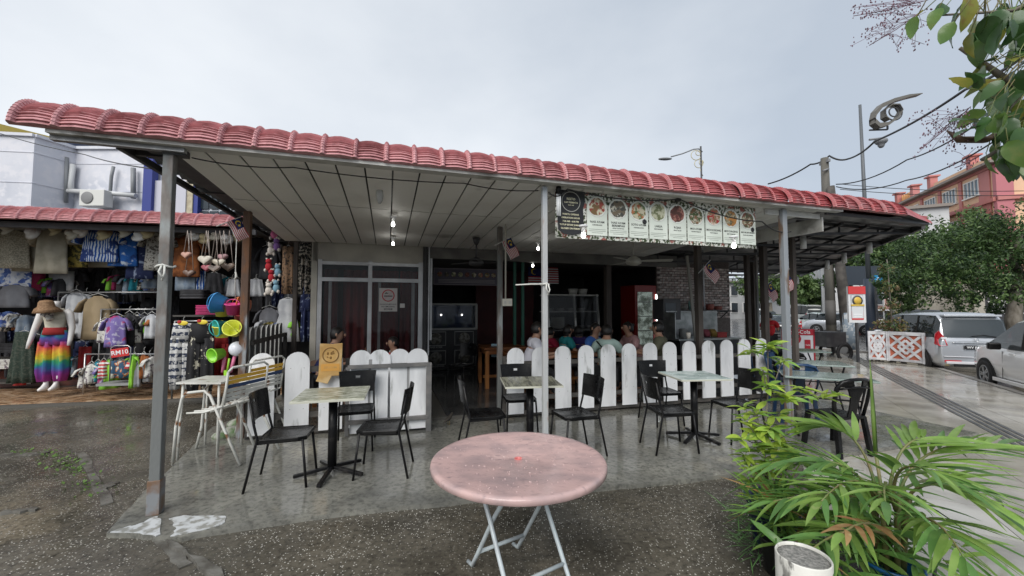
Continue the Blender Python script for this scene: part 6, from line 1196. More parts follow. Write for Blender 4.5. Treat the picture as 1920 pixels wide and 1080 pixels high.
m = MB(); m.tube([(.0, 0, 0.02), (-.06, .01, 1.5)], [.235, .225], 14); m.build('painted_base', mat('peeling_blue_grey', (.16, .2, .24), .7, c2=(.35, .37, .38), sc_=7, lo=.5, hi=.56), t)
m = MB(); m.box((-.42, 0, 6.2), (.3, .1, .3)); m.build('insulator', DARKM, t)
pl = Vector((dp(1631, 577, 19).x, 19, -.15)); LZ = 1.68+(577-188)*19/750
t = thing('street_lamp', 'tall dark ornamental lamp post with a spiral top and dome camera', 'street lamp', pl, 0); hh = LZ+.15
m = MB(); m.tube([(0, 0, 0), (0, 0, 3.2)], .20, 12); m.build('base_column', mat('navy_column', (.03, .04, .06), .5), t)
m = MB(); m.tube([(0, 0, 3.2), (-.05, 0, hh)], [.10, .06], 10); m.build('shaft', mat('grey_lamp_steel', (.10, .11, .12), .45), t)
sp_ = [dp(x, y, 18.8)-pl for x, y in ((1724, 178), (1700, 182), (1672, 190), (1650, 200), (1638, 214), (1635, 228), (1645, 237), (1662, 234), (1680, 222), (1688, 208), (1682, 198), (1668, 198), (1656, 208), (1656, 220), (1664, 226))]
ws = [.03, .12, .16, .2, .24, .26, .22, .14, .06, .05, .05, .05, .05, .05, .05]; m = MB()
vs = []; 
for p_, w_ in zip(sp_, ws): vs += [p_+Vector((0, -.16, w_*.5)), p_+Vector((0, .16, w_*.5)), p_+Vector((0, .16, -w_*.5)), p_+Vector((0, -.16, -w_*.5))]
m.add(vs, [(i*4+k, i*4+(k+1) % 4, (i+1)*4+(k+1) % 4, (i+1)*4+k) for i in range(len(ws)-1) for k in range(4)]+[(3, 2, 1, 0), tuple(range(len(vs)-4, len(vs)))], False); m.build('spiral_fin', mat('bronze_fin', (.16, .15, .13), .4, metal=.3), t)
m = MB(); c_ = dp(1672, 212, 18.8)-pl
for rr_ in (.40, .22): m.tube([c_+Vector((rr_*math.cos(a), -.1, rr_*math.sin(a))) for a in [i*.2 for i in range(33)]], .03, 6)
m.build('ring_ornament', DARKM, t)
m = MB(); a = dp(1630, 244, 19)-pl; m.bar(a, dp(1664, 243, 19)-pl, .06); m.bar(dp(1664, 243, 19)-pl, dp(1664, 236, 19)-pl, .06); m.build('bracket', DARKM, t)
m = MB(); m.tube([dp(1630, 262, 19)-pl, dp(1655, 259, 19)-pl], .05, 6); q = dp(1652, 266, 19)-pl; m.lathe([(.24, .1), (.26, 0), (.2, -.08), (.14, -.12), (.13, -.2), (.08, -.28), (.001, -.3)], 16, c=q); m.build('dome_camera', GP, t)
ps = Vector((dp(1321, 577, 36).x, 36, -.15)); sz = 1.68+(577-266)*36/750
t = thing('street_lamp', 'small ornamental street lamp rising above the tiled roof', 'street lamp', ps, 0); m = MB(); m.tube([(0, 0, 0), (0, 0, sz)], .08, 8); m.build('shaft', DARKM, t)
m = MB(); m.tube([dp(x, y, 36)-ps for x, y in ((1317, 285), (1310, 279), (1300, 280), (1280, 288), (1258, 294))], .06, 6); m.build('arm', GP, t); q = dp(1247, 298, 36)-ps; m = MB(); m.ball(q, (.65, .25, .12), 14, 6); m.build('lamp_head', GP, t)
m = MB()
for cx, cy, rr_ in ((1305, 291, .45), (1309, 287, .22), (1310, 307, .38), (1315, 305, .2)):
    c_ = dp(cx, cy, 36)-ps; m.tube([c_+Vector((rr_*math.cos(a), 0, rr_*math.sin(a))) for a in [i*.4 for i in range(16)]], .035, 5)
m.tube([dp(x, y, 36)-ps for x, y in ((1318, 330), (1313, 320), (1318, 300))], .03, 5); m.build('scroll_ornament', mat('gold_cream', (.5, .46, .3), .4), t)
W1 = dp(1555, 292, 16.6); W2 = dp(1568, 350, 16.2)
def wire(lb, pts, r_=.02, sag=.15): cable('overhead_wire', lb, pts, r_, cat='wire', sag=sag)
wire('thick twisted overhead cable rising from the concrete pole towards the leafy branch', [dp(1440, 345, 19), dp(1520, 308, 17.4), W1, dp(1590, 298, 16.2), dp(1640, 265, 14), dp(1810, 168, 10), dp(1980, 60, 7)], .035, .1)
wire('middle overhead cable from the dark pole', [W2+Vector((0, 0, .1)), dp(1700, 300, 13), dp(1900, 180, 9), dp(2000, 110, 7)], .022, .2)
wire('lower overhead cable from the dark pole', [W2, dp(1700, 338, 13), dp(1900, 240, 9), dp(2000, 180, 7)], .02, .2)
wire('thin far overhead wire crossing the peach building', [dp(1575, 345, 30), dp(1920, 358, 26)], .025, .2); wire('second thin far overhead wire lower on the peach building', [dp(1575, 355, 30), dp(1920, 366, 26)], .025, .2)
# ================================================================ STREET FURNITURE
LATO = mat('terracotta_panel', (.46, .13, .075), .6, c2=(.4, .11, .06), sc_=4); LATW = mat('white_lattice_paint', (.60, .60, .62), .6, c2=(.42, .42, .44), sc_=5, bump=.3)
C0, C1, C2 = Vector((11.62, 12.45, 0)), Vector((11.98, 11.65, 0)), Vector((11.22, 12.68, 0)); C3, C4 = C1+Vector((.35, .45, 0)), C2+Vector((.6, .6, 0))
pb = thing('lattice_planter', 'big hexagonal planter box with white lattice over terracotta panels', 'planter', C0, 0)
m = MB(); m.prism([tuple((p-C0).xy) for p in (C2, C0, C1, C3, C4)], .80, z0=.08); m.build('box', LATO, pb)
m = MB(); m.prism([tuple((p-C0).xy*1.0) for p in (C2, C0, C1, C3, C4)], .07, z0=.005); m.build('broken_plinth', mat('chipped_plinth', (.5, .47, .4), .8, c2=(.05, .045, .04), sc_=8, lo=.5, hi=.54), pb)
for (a, b_) in ((C2, C0), (C0, C1)):
    A_, B_ = a-C0, b_-C0; d = (B_-A_); l_ = d.length; d.normalize(); nn = Vector((d.y, -d.x, 0)); 
    if nn.dot(-C0) < 0: nn = -nn
    def q(s, z, o=.03): return A_+d*(s*l_)+nn*o+Vector((0, 0, z))
    fr = (l_*.10)
    m = MB(); m.bar(q(0, .9, .02), q(1, .9, .02), .05, .1); m.bar(q(0, .1, .02), q(1, .1, .02), .05, .07); m.bar(q(.04, .05, .02), q(.04, .95, .02), .05, .09, up=nn); m.bar(q(.96, .05, .02), q(.96, .95, .02), .05, .09, up=nn); m.build('panel_frame', LATW, pb)
    for (s0, z0_, s1, z1_) in ((.08, .14, .92, .86), (.08, .86, .92, .14), (.08, .5, .5, .86), (.5, .86, .92, .5), (.92, .5, .5, .14), (.5, .14, .08, .5), (.3, .5, .5, .7), (.5, .7, .7, .5), (.7, .5, .5, .3), (.5, .3, .3, .5)): m = MB(); m.bar(q(s0, z0_, .015+rnd.uniform(0, .01)), q(s1, z1_, .015+rnd.uniform(0, .01)), .02, .065, up=nn.cross(d)); m.build('lattice_strip', LATW, pb)
LR = mat('reddish_leaf', (.16, .06, .05), .5, c2=(.10, .12, .04), sc_=3)
pp = thing('planter_shrub', 'reddish and green shrub with a tall thin leaf spire growing from the lattice planter', 'plant', C0+Vector((.25, .1, .8)), 0)
m = MB(); m.tube([(0, 0, 0), (.0, 0, 1.0), (-.05, 0, 2.4)], [.03, .02, .01], 6); m.tube([(0, 0, .2), (-.3, 0, .45)], .01, 5); m.tube([(0, 0, .2), (.3, 0, .5)], .01, 5); m.build('stem', BARK, pp)
crown('foliage', pp, [((0, 0, .9), .3), ((-.05, 0, 1.5), .28), ((-.1, 0, 2.1), .25), ((-.3, 0, .35), .28), ((.25, 0, .3), .28), ((.1, 0, .25), .3)], 1500, .045, [LEAFM[1], mat('olive_leaf', (.14, .12, .04), .5), LR], 21)
# emblem notice board
eb = thing('notice_board', 'white notice board with a red header and gold round emblem on a black stand', 'sign', at(1606, 690, -.0)+Vector((0, 1.2, 0)), 0); Ye = eb.location.y
def eL(x, y): v = dp(x, y, Ye)-eb.location; return v
a, b_ = eL(1588, 537), eL(1623, 605); cx_, cz_ = (a.x+b_.x)/2, (a.z+b_.z)/2; W_, H_ = b_.x-a.x, a.z-b_.z
m = MB(); m.box((cx_, 0, cz_), (W_, .06, H_)); bd = m.build('board', mat('sign_white', (.62, .63, .64), .4), eb); SR = mat('sign_red', (.55, .05, .05), .4)
m = MB(); m.box((cx_, -.035, a.z-.12), (W_, .02, .24)); m.box((cx_, -.035, b_.z+.22), (W_*.68, .01, .26)); m.build('red_panel', SR, bd)
m = MB(); m.box((cx_, -.034, cz_-.07), (W_*.72, .006, H_*.66)); m.build('inner_border', mat('sign_grey', (.3, .31, .33), .5), bd); m = MB(); m.box((cx_, -.038, cz_-.07), (W_*.66, .006, H_*.63)); m.build('inner_field', mat('sign_pale', (.6, .62, .63), .5), bd)
m = MB(); m.lathe([(.10, 0), (.16, 0), (.16, .01), (.10, .01)], 24, T=face(cx_, -.046, cz_+.12)); m.build('emblem_ring', DARKM, bd); m = MB(); m.lathe([(.12, 0), (.11, .02), (.001, .02)], 20, T=face(cx_, -.046, cz_+.12)); m.box((cx_, -.05, cz_-.02), (.4, .02, .05)); m.build('emblem', mat('gold_print', (.6, .4, .06), .4), bd)
for z, w_ in ((b_.z+.26, .5), (b_.z+.18, .44)): m = MB(); m.box((cx_, -.043, z), (W_*w_, .004, .03)); m.build('lettering_line', WHITEP, bd)
m = MB(); m.bar((cx_, .02, 0), (cx_, .02, b_.z+.1), .06, .06); m.build('stand', DARKM, eb)
t = thing('street_sign', 'small bright blue hanging sign on a thin white arm', 'sign', dp(1647, 525, 22), 0); m = MB(); m.box((0, 0, 0), (.42, .05, .5)); m.build('plate', mat('sky_blue', (.03, .3, .6), .4), t); m = MB(); m.tube([(.12*math.cos(a), -.04, .12*math.sin(a)) for a in [.6+i*.5 for i in range(10)]], .02, 5); m.build('white_mark', WHITEP, t); m = MB(); m.bar((.2, 0, -.25), (.25, 0, -4.1), .05, .05); m.build('sign_post', PIPE, t)
t = thing('dark_signboard', 'large dark signboard behind the notice board', 'sign', dp(1615, 520, 23), 0); m = MB(); m.box((0, 0, .1), (2.2, .1, 1.1)); m.build('board', mat('slate_board', (.04, .05, .065), .5), t); m = MB(); m.bar((-.8, 0, -.4), (-.8, 0, -3.3), .08); m.bar((.8, 0, -.4), (.8, 0, -3.3), .08); m.build('sign_post', DARKM, t)
for x, y, Y, c_, lb in ((1755, 565, 26, (.05, .4, .7), 'light blue panel under the tree behind the silver car'), (1765, 552, 27, (.05, .06, .16), 'navy banner under the tree behind the silver car')):
    t = thing('street_banner', lb, 'sign', dp(x, y, Y), 0); m = MB(); m.box((0, 0, 0), (.9 if Y < 27 else .5, .06, .5 if Y < 27 else 1.3)); m.build('panel', mat('panel_%d' % x, c_, .5), t); m = MB(); m.bar((0, .05, -.2), (0, .05, -dp(x, y, Y).z-.1), .06); m.build('sign_post', DARKM, t)
# red and white cola board
cb = thing('drink_board', 'red and white soft drink price board standing on the pavement', 'sign', at(1521, 690, 0)+Vector((0, .5, 0)), R(-10)); Yc = cb.location.y
Wc, Hc = 56*Yc/750, 1.02; m = MB(); m.box((0, 0, .55), (Wc, .05, Hc)); bd = m.build('board', mat('board_white', (.58, .59, .62), .4), cb, bevel=.01); CR = mat('cola_red', (.36, .015, .03), .35)
m = MB(); m.box((0, -.03, .55+Hc/2-.09), (Wc, .012, .18)); m.box((Wc/2-.02, -.03, .55), (.04, .012, Hc)); m.box((-Wc/2+.02, -.03, .55), (.04, .012, Hc)); m.build('red_frame', CR, bd)
m = MB(); m.lathe([(.26, 0), (.25, .008), (.001, .01)], 24, T=face(-Wc*.2, -.032, .78) @ Matrix.Diagonal((1.0, .8, 1, 1))); m.build('red_disc', CR, bd); m = MB(); m.box((-Wc*.2, -.045, .85), (.42, .006, .09)); m.build('black_strip', PLATE, bd)
text('Coca-Cola', .15, WHITEP, bd, face(0, -.038, .55+Hc/2-.09)); text('RM 2.50', .09, WHITEP, bd, face(-Wc*.2, -.05, .85)); text('SEJUK', .06, WHITEP, bd, face(-Wc*.2, -.045, .75))
m = MB(); m.box((Wc*.28, -.035, .58), (.15, .012, .34)); m.build('can_picture', CR, bd); text('Cola', .06, WHITEP, bd, face(Wc*.28, -.043, .6))
# motorcycle with cart
def moto(label, loc, rz):
    t = thing('motorcycle', label, 'motorcycle', loc, rz)
    for x in (-.6, .6):
        m = MB(); m.lathe([(.22, -.04), (.29, -.04), (.30, 0), (.29, .04), (.22, .04), (.22, -.04)], 24, T=Matrix.Translation((x, 0, .3)) @ Matrix.Rotation(R(90), 4, 'X')); w_ = m.build('tyre', TYRE, t)
        m = MB(); m.lathe([(.2, -.01), (.215, 0), (.2, .01)], 20, T=Matrix.Translation((x, 0, .3)) @ Matrix.Rotation(R(90), 4, 'X'))
        for q in range(8): a = q*math.pi/8; m.bar((x+.2*math.cos(a), 0, .3+.2*math.sin(a)), (x-.2*math.cos(a), 0, .3-.2*math.sin(a)), .008)
        m.build('rim', RIM, w_)
    m = MB(); m.loft([[(x, y*s, z+dz) for y, dz in ((-.1, 0), (-.12, .1), (-.06, .2), (.06, .2), (.12, .1), (.1, 0))] for x, z, s in ((-.7, .55, .5), (-.4, .5, 1), (0, .35, 1), (.25, .45, .8), (.4, .7, .6))], True); m.build('body', BCAR, t)
    m = MB(); m.box((-.3, 0, .76), (.6, .24, .08)); m.build('seat', TYRE, t, bevel=.03); m = MB(); m.tube([(.6, 0, .3), (.45, 0, .75), (.38, 0, .98)], .03, 8); m.build('fork', GP, t); m = MB(); m.tube([(.3, -.3, 1.0), (.38, 0, .98), (.3, .3, 1.0)], .015, 6); m.build('handlebar', DARKM, t); m = MB(); m.ball((.48, 0, .85), (.08, .09, .09)); m.build('headlamp', WHL, t); return t
m1 = moto('black motorcycle parked beside the leaning pole', at(1618, 683, -.14)+Vector((.3, 2.0, 0)), R(170))
t = thing('side_cart', 'black boxy side cart parked beside the leaning pole', 'cart', at(1612, 686, -.14)+Vector((0, 1.2, 0)), R(8)); m = MB(); m.box((0, 0, .75), (.75, .6, .5)); m.build('box', DARKM, t, bevel=.01)
for s in (-1, 1): m = MB(); m.lathe([(.22, -.03), (.30, -.03), (.31, 0), (.30, .03), (.22, .03), (.22, -.03)], 22, T=Matrix.Translation((.25, s*.33, .31)) @ Matrix.Rotation(R(90), 4, 'X')); m.build('wheel', TYRE, t)
p = park(1446, 13.0); m2 = moto('motorcycle ridden by the person in red beyond the dark posts', Vector((p.x, p.y, -.12)), R(60))
# plastic chairs and folding tables on the pavement side
BLUEP = mat('blue_plastic', (.012, .04, .10), .3)
def mono(label, loc, rz, mt, grp='stackable plastic chairs by the street-side tables'):
    t = thing('plastic_chair', label, 'chair', loc, rz, grp); m = MB(); m.loft([[(x*s, y*s+.0, z) for x, y in ((-.2, -.2), (-.22, .12), (-.17, .2), (.17, .2), (.22, .12), (.2, -.2))] for z, s in ((.41, .97), (.44, 1), (.445, .9))], False); m.build('seat', mt, t, bevel=.006)
    # backrest: outer frame, central splat with holes, top rail with slot
    m = MB(); yb_ = lambda z: -.20-(z-.44)*.22
    def P(x, z, o=0): return (x, yb_(z)+o-.05*(x/.24)**2*-1, z)
    m.tube([P(-.2, .44), P(-.235, .6), P(-.235, .78), P(-.19, .85), P(-.1, .875), P(0, .88), P(.1, .875), P(.19, .85), P(.235, .78), P(.235, .6), P(.2, .44)], .022, 8, flat=.6); m.tube([P(-.215, .765), P(-.1, .785), P(0, .79), P(.1, .785), P(.215, .765)], .02, 8, flat=.6); m.build('back_frame', mt, t)
    m = MB(); vs = []
    for z, w_ in ((.44, .06), (.55, .055), (.66, .065), (.74, .10), (.79, .13)): vs += [P(-w_, z), P(w_, z), P(w_, z, .015), P(-w_, z, .015)]
    m.add(vs, [(i*4+k, i*4+(k+1) % 4, i*4+4+(k+1) % 4, i*4+4+k) for i in range(4) for k in range(4)]); m.build('splat', mt, t)
    m = MB()
    for x0_, x1_ in ((-.22, -.07), (.07, .22)): m.add([P(x0_, .79), P(x1_, .79), P(x1_*.9, .86), P(x0_*.9, .86), P(x0_, .79, .02), P(x1_, .79, .02), P(x1_*.9, .86, .02), P(x0_*.9, .86, .02)], [(0, 1, 2, 3), (7, 6, 5, 4), (0, 4, 5, 1), (1, 5, 6, 2), (2, 6, 7, 3), (3, 7, 4, 0)])
    m.build('top_rail', mt, t)
    for sx in (-1, 1):
        for sy in (-1, 1): m = MB(); m.loft([[(sx*(.19+.03*f)+a*.022, sy*(.17+.05*f)+b_*.022, .43*(1-f)) for a, b_ in ((-1, -1), (1, -1), (1, 1), (-1, 1))] for f in (0, .5, 1)], False); m.build('leg', mt, t)
    return t
mo = mono('black plastic chair with a slotted back nearest the palm on the pavement', (3.82, 4.8, .0), R(12), BLACKP)
mo2 = mono('dark blue plastic chair under the nearest street-side table', (4.15, 5.95, .0), R(-20), BLUEP)
copy_tree(mo2, None, (4.75, 7.0, 0), R(-140), 'dark blue plastic chair between the two nearer street-side tables'); copy_tree(mo, None, (5.15, 7.5, 0), R(-30), 'black plastic chair under the middle street-side table'); copy_tree(mo, None, (5.55, 8.5, 0), R(20), 'black plastic chair beside the farthest street-side table'); copy_tree(mo2, None, (5.0, 8.2, 0), R(120), 'dark blue plastic chair deep beside the front rusty post')
GT = mat('green_glass_top', (.22, .28, .26), .08, c2=(.3, .36, .34), sc_=3)
for (x, y, a, w_, d_2, lb) in ((4.1, 5.3, -26, .95, .62, 'grey-green folding table nearest the palm on the pavement side'), (4.85, 6.55, -20, .95, .62, 'grey-green folding table in the middle of the street-side row'), (5.9, 8.5, -12, 1.15, .7, 'folding table farthest along the street side of the cafe')):
    t = thing('folding_table', lb, 'table', (x, y, 0.0), R(a), 'street-side folding tables'); m = MB(); m.box((0, 0, .785), (w_, d_2, .022)); m.build('table_top', GT, t, bevel=.004)
    for s in (-1, 1):
        m = MB(); m.tube([(s*w_*.38, -d_2*.4, .77), (s*w_*.38, d_2*.42, .02)], .013, 8); m.build('leg', BLACKM, t); m = MB(); m.tube([(s*w_*.36, d_2*.4, .77), (s*w_*.36, -d_2*.42, .02)], .013, 8); m.build('leg', BLACKM, t)
    m = MB(); m.tube([(-w_*.38, -d_2*.1, .5), (w_*.38, -d_2*.1, .5)], .011, 6); m.build('cross_bar', BLACKM, t)
# ================================================================ PEOPLE
SKIN = mat('skin', (.38, .22, .15), .5, c2=(.33, .18, .12), sc_=6); HAIR = mat('black_hair', (.012, .010, .009), .4, bump=.4, bs=90)
def skin_mesh(name, pts, edges, root=0, lv=1):
    me = bpy.data.meshes.new(name); me.from_pydata([p[:3] for p in pts], edges, []); o = bpy.data.objects.new(name, me); COL.objects.link(o)
    o.modifiers.new('skin', 'SKIN').use_smooth_shade = True
    for i, p in enumerate(pts):
        v = me.skin_vertices[0].data[i]; v.radius = (p[3], p[4] if len(p) > 4 else p[3]); v.use_root = (i == root)
    s = o.modifiers.new('sub', 'SUBSURF'); s.levels = lv; s.render_levels = lv
    bpy.context.view_layer.update(); ev = o.evaluated_get(bpy.context.evaluated_depsgraph_get()); out = bpy.data.meshes.new_from_object(ev); bpy.data.objects.remove(o)
    out.polygons.foreach_set('use_smooth', [True]*len(out.polygons)); out.name = name; return out
def person(label, loc, hd, shirt, s=1.0, lean=.12, turn=0, look=0, hair='short', pants=None, reach=.32, seated=True, strap=None, skin=None, grp=None, arms=(1, 1)):
    """hd: heading in degrees from +X; origin under the hips on the floor. forward is local +Y"""
    t = thing('person', label, 'person', loc, R(hd-90), grp); h0 = .50
    P = []; E = []
    def a(x, y, z, r_, r2=None, par=None): P.append((x*s, y*s, z*s, r_*s, (r2 or r_)*s)); i = len(P)-1; (E.append((par, i)) if par is not None else None); return i
    l_ = lean
    pel = a(0, 0, h0+.05, .14, .11); wa = a(0, .02+l_*.3, h0+.2, .125, .10, pel); ch = a(0, .02+l_*.75, h0+.38, .145, .105, wa); nb = a(0, .01+l_, h0+.52, .075, .065, ch); nk = a(0, .02+l_, h0+.58, .052, .052, nb)
    hx, hy = math.sin(R(look))*.02, math.cos(R(look))*.02
    h1 = a(hx, l_+.03+hy, h0+.645, .080, .090, nk); h2 = a(hx, l_+.03+hy, h0+.725, .088, .098, h1); h3 = a(hx, l_+.02+hy, h0+.79, .05, .055, h2)
    hd_c = Vector((hx, l_+.03+hy, h0+.70))*s
    hands = []
    for q in (-1, 1):
        rch = reach if arms[0 if q < 0 else 1] else .05
        sh = a(q*.17, l_*.9, h0+.46, .055, None, nb); el = a(q*.24, l_+.10, h0+.24, .040, None, sh); wr = a(q*.16, l_+.10+rch*.8, h0+.27, .026, None, el); pm = a(q*.14, l_+.17+rch*.8, h0+.275, .032, .016, wr)
        for f, (fx, fl) in enumerate(((-.026, .055), (-.009, .065), (.009, .06), (.026, .048))): k1 = a(q*.14+fx, l_+.20+rch*.8, h0+.275, .009, None, pm); a(q*.14+fx, l_+.20+rch*.8+fl, h0+.262, .007, None, k1)
        th = a(q*.14-q*.045, l_+.18+rch*.8, h0+.27, .009, None, pm)
        hip = a(q*.09, .04, h0, .085, None, pel); kn = a(q*.12, .44, h0+.01, .06, None, hip); an = a(q*.12, .46, .09, .038, None, kn); a(q*.13, .60, .04, .032, .025, an)
    body = put('body', skin_mesh('body', P, E, 0, 1), t); body.data.materials.append(skin or SKIN)
    P, E = [], []
    pel = a(0, 0, h0+.02, .165, .135); wa = a(0, .02+l_*.3, h0+.2, .15, .125, pel); ch = a(0, .02+l_*.75, h0+.38, .185, .135, wa); nb = a(0, .01+l_, h0+.51, .105, .095, ch)
    for q in (-1, 1): sh = a(q*.18, l_*.9, h0+.455, .085, None, nb); a(q*.235, l_+.05, h0+.32, .07, None, sh)
    me = skin_mesh('shirt', P, E, 0, 1); me.materials.append(shirt); put('shirt', me, t)
    P, E = [], []
    pel = a(0, 0, h0+.0, .16, .13)
    for q in (-1, 1): hip = a(q*.09, .05, h0, .10, None, pel); kn = a(q*.12, .44, h0+.01, .078, None, hip); a(q*.12, .46, .16, .06, None, kn)
    me = skin_mesh('trousers', P, E, 0, 1); me.materials.append(pants or C['char']); put('trousers', me, t)
    # hair cap, ears, nose, eyes, mouth
    Rz = Matrix.Translation(hd_c) @ Matrix.Rotation(R(-look), 4, 'Z')
    m = MB(); n = 18; rings = []
    for i in range(8):
        ph = R(118)*i/7; ring = []
        for j in range(n):
            th = 2*math.pi*j/n; low = 1.0 if math.sin(th) < .05 else (.72 if math.sin(th) < .5 else .50); pp_ = ph*low
            ring.append(Rz @ Vector((.102*s*math.sin(pp_)*math.cos(th), .112*s*math.sin(pp_)*math.sin(th)-.012*s, .125*s*math.cos(pp_)+(-.015*s if hair == 'short' else -.03*s))))
        rings.append(ring)
    rings = [[p for p in r_] for r_ in rings]; rings[0] = [Rz @ Vector((.004*math.cos(2*math.pi*j/n), .004*math.sin(2*math.pi*j/n)-.012*s, .11*s)) for j in range(n)]
    m.loft(rings, True)
    if hair == 'long': m.loft([[Rz @ Vector((.085*s*w_*math.cos(2*math.pi*j/12), -.055*s+.045*s*math.sin(2*math.pi*j/12), z*s)) for j in range(12)] for z, w_ in ((.05, .9), (-.02, 1.05), (-.12, 1.0), (-.2, .75), (-.24, .3))], True)
    if hair == 'tied': m.ball(Rz @ Vector((0, -.11*s, .03*s)), .04*s, 10, 7)
    m.build('hair', HAIR, t, fix=True)
    m = MB(); m.ball(Rz @ Vector((0, .104*s, -.02*s)), (.014*s, .018*s, .024*s), 8, 6); m.build('nose', skin or SKIN, t)
    m = MB()
    for q in (-1, 1): m.ball(Rz @ Vector((q*.092*s, 0, -.01*s)), (.012*s, .02*s, .03*s), 8, 6)
    for q in (-1, 1): 
        e_ = MB(); e_.ball(Rz @ Vector((q*.032*s, .096*s, .005*s)), (.012*s, .006*s, .007*s), 8, 5); e_.build('eye', HAIR, t)
    e_ = MB(); e_.ball(Rz @ Vector((0, .097*s, -.058*s)), (.022*s, .006*s, .006*s), 8, 5); e_.build('mouth', mat('lip', (.25, .08, .07), .5), t)
    for q in (-1, 1): e_ = MB(); e_.ball(Rz @ Vector((q*.092*s, 0, -.01*s)), (.012*s, .02*s, .03*s), 8, 6); e_.build('ear', skin or SKIN, t)
    if strap: m = MB(); m.tube([(-.16*s, -.06*s+l_*s*.8, (h0+.52)*s), (0, -.125*s+l_*.5*s, (h0+.36)*s), (.15*s, -.10*s, (h0+.12)*s)], .018, 6, flat=.5); m.build('bag_strap', strap, t)
    return t
def sit(px_, py_top, Y, hd, shirt, label, **k):   # py_top: row of the top of the head
    z = dp(px_, py_top, Y).z; x = dp(px_, py_top, Y).x; s = k.pop('s', None) or (z-.09)/1.325
    off = Vector((math.cos(R(hd)), math.sin(R(hd)), 0))*k.get('lean', .12)*s
    return person(label, Vector((x, Y, .09))-off, hd, shirt, s=s, **k)
sh = {n: mat('shirt_'+n, c, .85, c2=tuple(x*.75 for x in c), sc_=6) for n, c in dict(navy=(.015, .02, .09), white=(.60, .60, .66), teal=(.02, .25, .27), purple=(.035, .02, .13), blue=(.04, .13, .42), mint=(.36, .48, .44), pink=(.42, .24, .24), olive=(.10, .10, .065), red=(.45, .015, .02), crimson=(.3, .01, .04)).items()}
PG = 'people eating behind the picket fences'
sit(628, 611, 6.25, 18, sh['navy'], 'man in a navy polo shirt bent over the table left of the tan plaque', lean=.26, look=10, grp=PG)
sit(741, 622, 6.55, 215, C['stripe'], 'child in a striped top eating in front of the glass doors', lean=.15, s=.86, grp=PG)
sit(1003, 601, 6.75, 8, sh['white'], 'man in a white tee looking sideways just before the thin white post', lean=.16, grp=PG)
sit(1062, 606, 8.0, 20, sh['teal'], 'person in a teal top behind the second gap past the white post', lean=.15, hair='long', grp=PG)
sit(1030, 612, 8.6, 40, sh['crimson'], 'person in crimson half hidden by the thin white post', lean=.1, grp=PG)
sit(1085, 608, 8.3, 100, sh['purple'], 'person in a dark purple top with their back turned', lean=.1, hair='long', grp=PG)
sit(1113, 602, 7.4, -40, sh['blue'], 'woman in a blue top with long hair turned towards the viewer', lean=.14, hair='long', look=15, grp=PG)
sit(1137, 606, 6.95, 70, sh['mint'], 'person in a mint shirt with a black strap across the back', lean=.12, strap=BLACKP, grp=PG)
sit(1180, 600, 7.6, 195, sh['pink'], 'person in a dusty pink top leaning over the table', lean=.3, hair='tied', grp=PG)
sit(1237, 600, 7.1, 150, sh['olive'], 'man in an olive shirt with his back to the fence', lean=.1, grp=PG)
r_ = person('person in a red shirt and dark cap sitting on the motorcycle beyond the dark posts', (m2.location.x-.1, m2.location.y-.05, .02+.2), 60, sh['red'], s=1.0, lean=.1, grp=None)
# waiter-level shadow figure at the back counter is only a head of hair in the photo; left as furniture
# ================================================================ INTERIOR FURNITURE
WOODT = mat('brown_table_wood', (.20, .075, .025), .35, c2=(.13, .045, .015), sc_=5, st=(.4, 3, 1)); PINE = mat('orange_pine', (.34, .15, .05), .45, c2=(.26, .1, .03), sc_=5, st=(3, 3, .4))
def wtable(label, p, rz, w_, d_2, h=.76):
    t = thing('wooden_table', label, 'table', p, rz, 'wooden tables inside the cafe'); m = MB(); m.box((0, 0, h-.02), (w_, d_2, .04)); m.build('table_top', WOODT, t, bevel=.005); m = MB(); m.box((0, 0, h-.09), (w_-.12, d_2-.12, .09)); m.build('apron', WOODT, t)
    for sx in (-1, 1):
        for sy in (-1, 1): m = MB(); m.box((sx*(w_/2-.07), sy*(d_2/2-.07), (h-.06)/2), (.07, .07, h-.06)); m.build('leg', PINE, t)
    m = MB(); m.box((0, 0, .18), (w_-.14, .05, .05)); m.build('stretcher', PINE, t); return t
p = dp(935, 650, 8.4); wt1 = wtable('brown wooden table just inside the doorway with a menu stand on it', (p.x+.05, 8.4, .09), BA, .9, .8, .80)
wtable('brown wooden table of the man in navy behind the gate', B(1.2, 3.1, .036), BA, 1.3, .75); wtable('long brown wooden table among the seated diners', B(4.7, 3.4, .09), BA, 1.7, .8); wtable('brown wooden table beyond the man in olive', B(6.6, 3.6, .09), BA, 1.3, .8)
def small(name, label, cat, loc, mt, fn, part='item_body', grp=None, rz=0):
    t = thing(name, label, cat, loc, rz, grp); m = MB(); fn(m); m.build(part, mt, t); return t
small('menu_stand', 'pale blue menu card standing on the brown table inside the doorway', 'menu card', dp(929, 657, 8.35), mat('pale_blue_card', (.25, .38, .45), .5), lambda m: m.box((0, 0, .0), (.17, .02, .27)), 'card')
small('sauce_bottle', 'brown sauce bottle on the table behind the gate', 'bottle', B(1.42, 3.0, .796), mat('brown_glass', (.10, .03, .01), .1), lambda m: m.lathe([(.03, 0), (.032, .02), (.032, .14), (.014, .19), (.013, .23), (.001, .235)], 14), 'bottle_body')
small('paper_cup', 'white paper cup on the table beyond the man in olive', 'cup', dp(1291, 630, 7.2), mat('cup_white', (.55, .52, .46), .5), lambda m: m.lathe([(.03, -.05), (.042, .06), (.04, .06), (.028, -.045)], 14), 'cup_body')
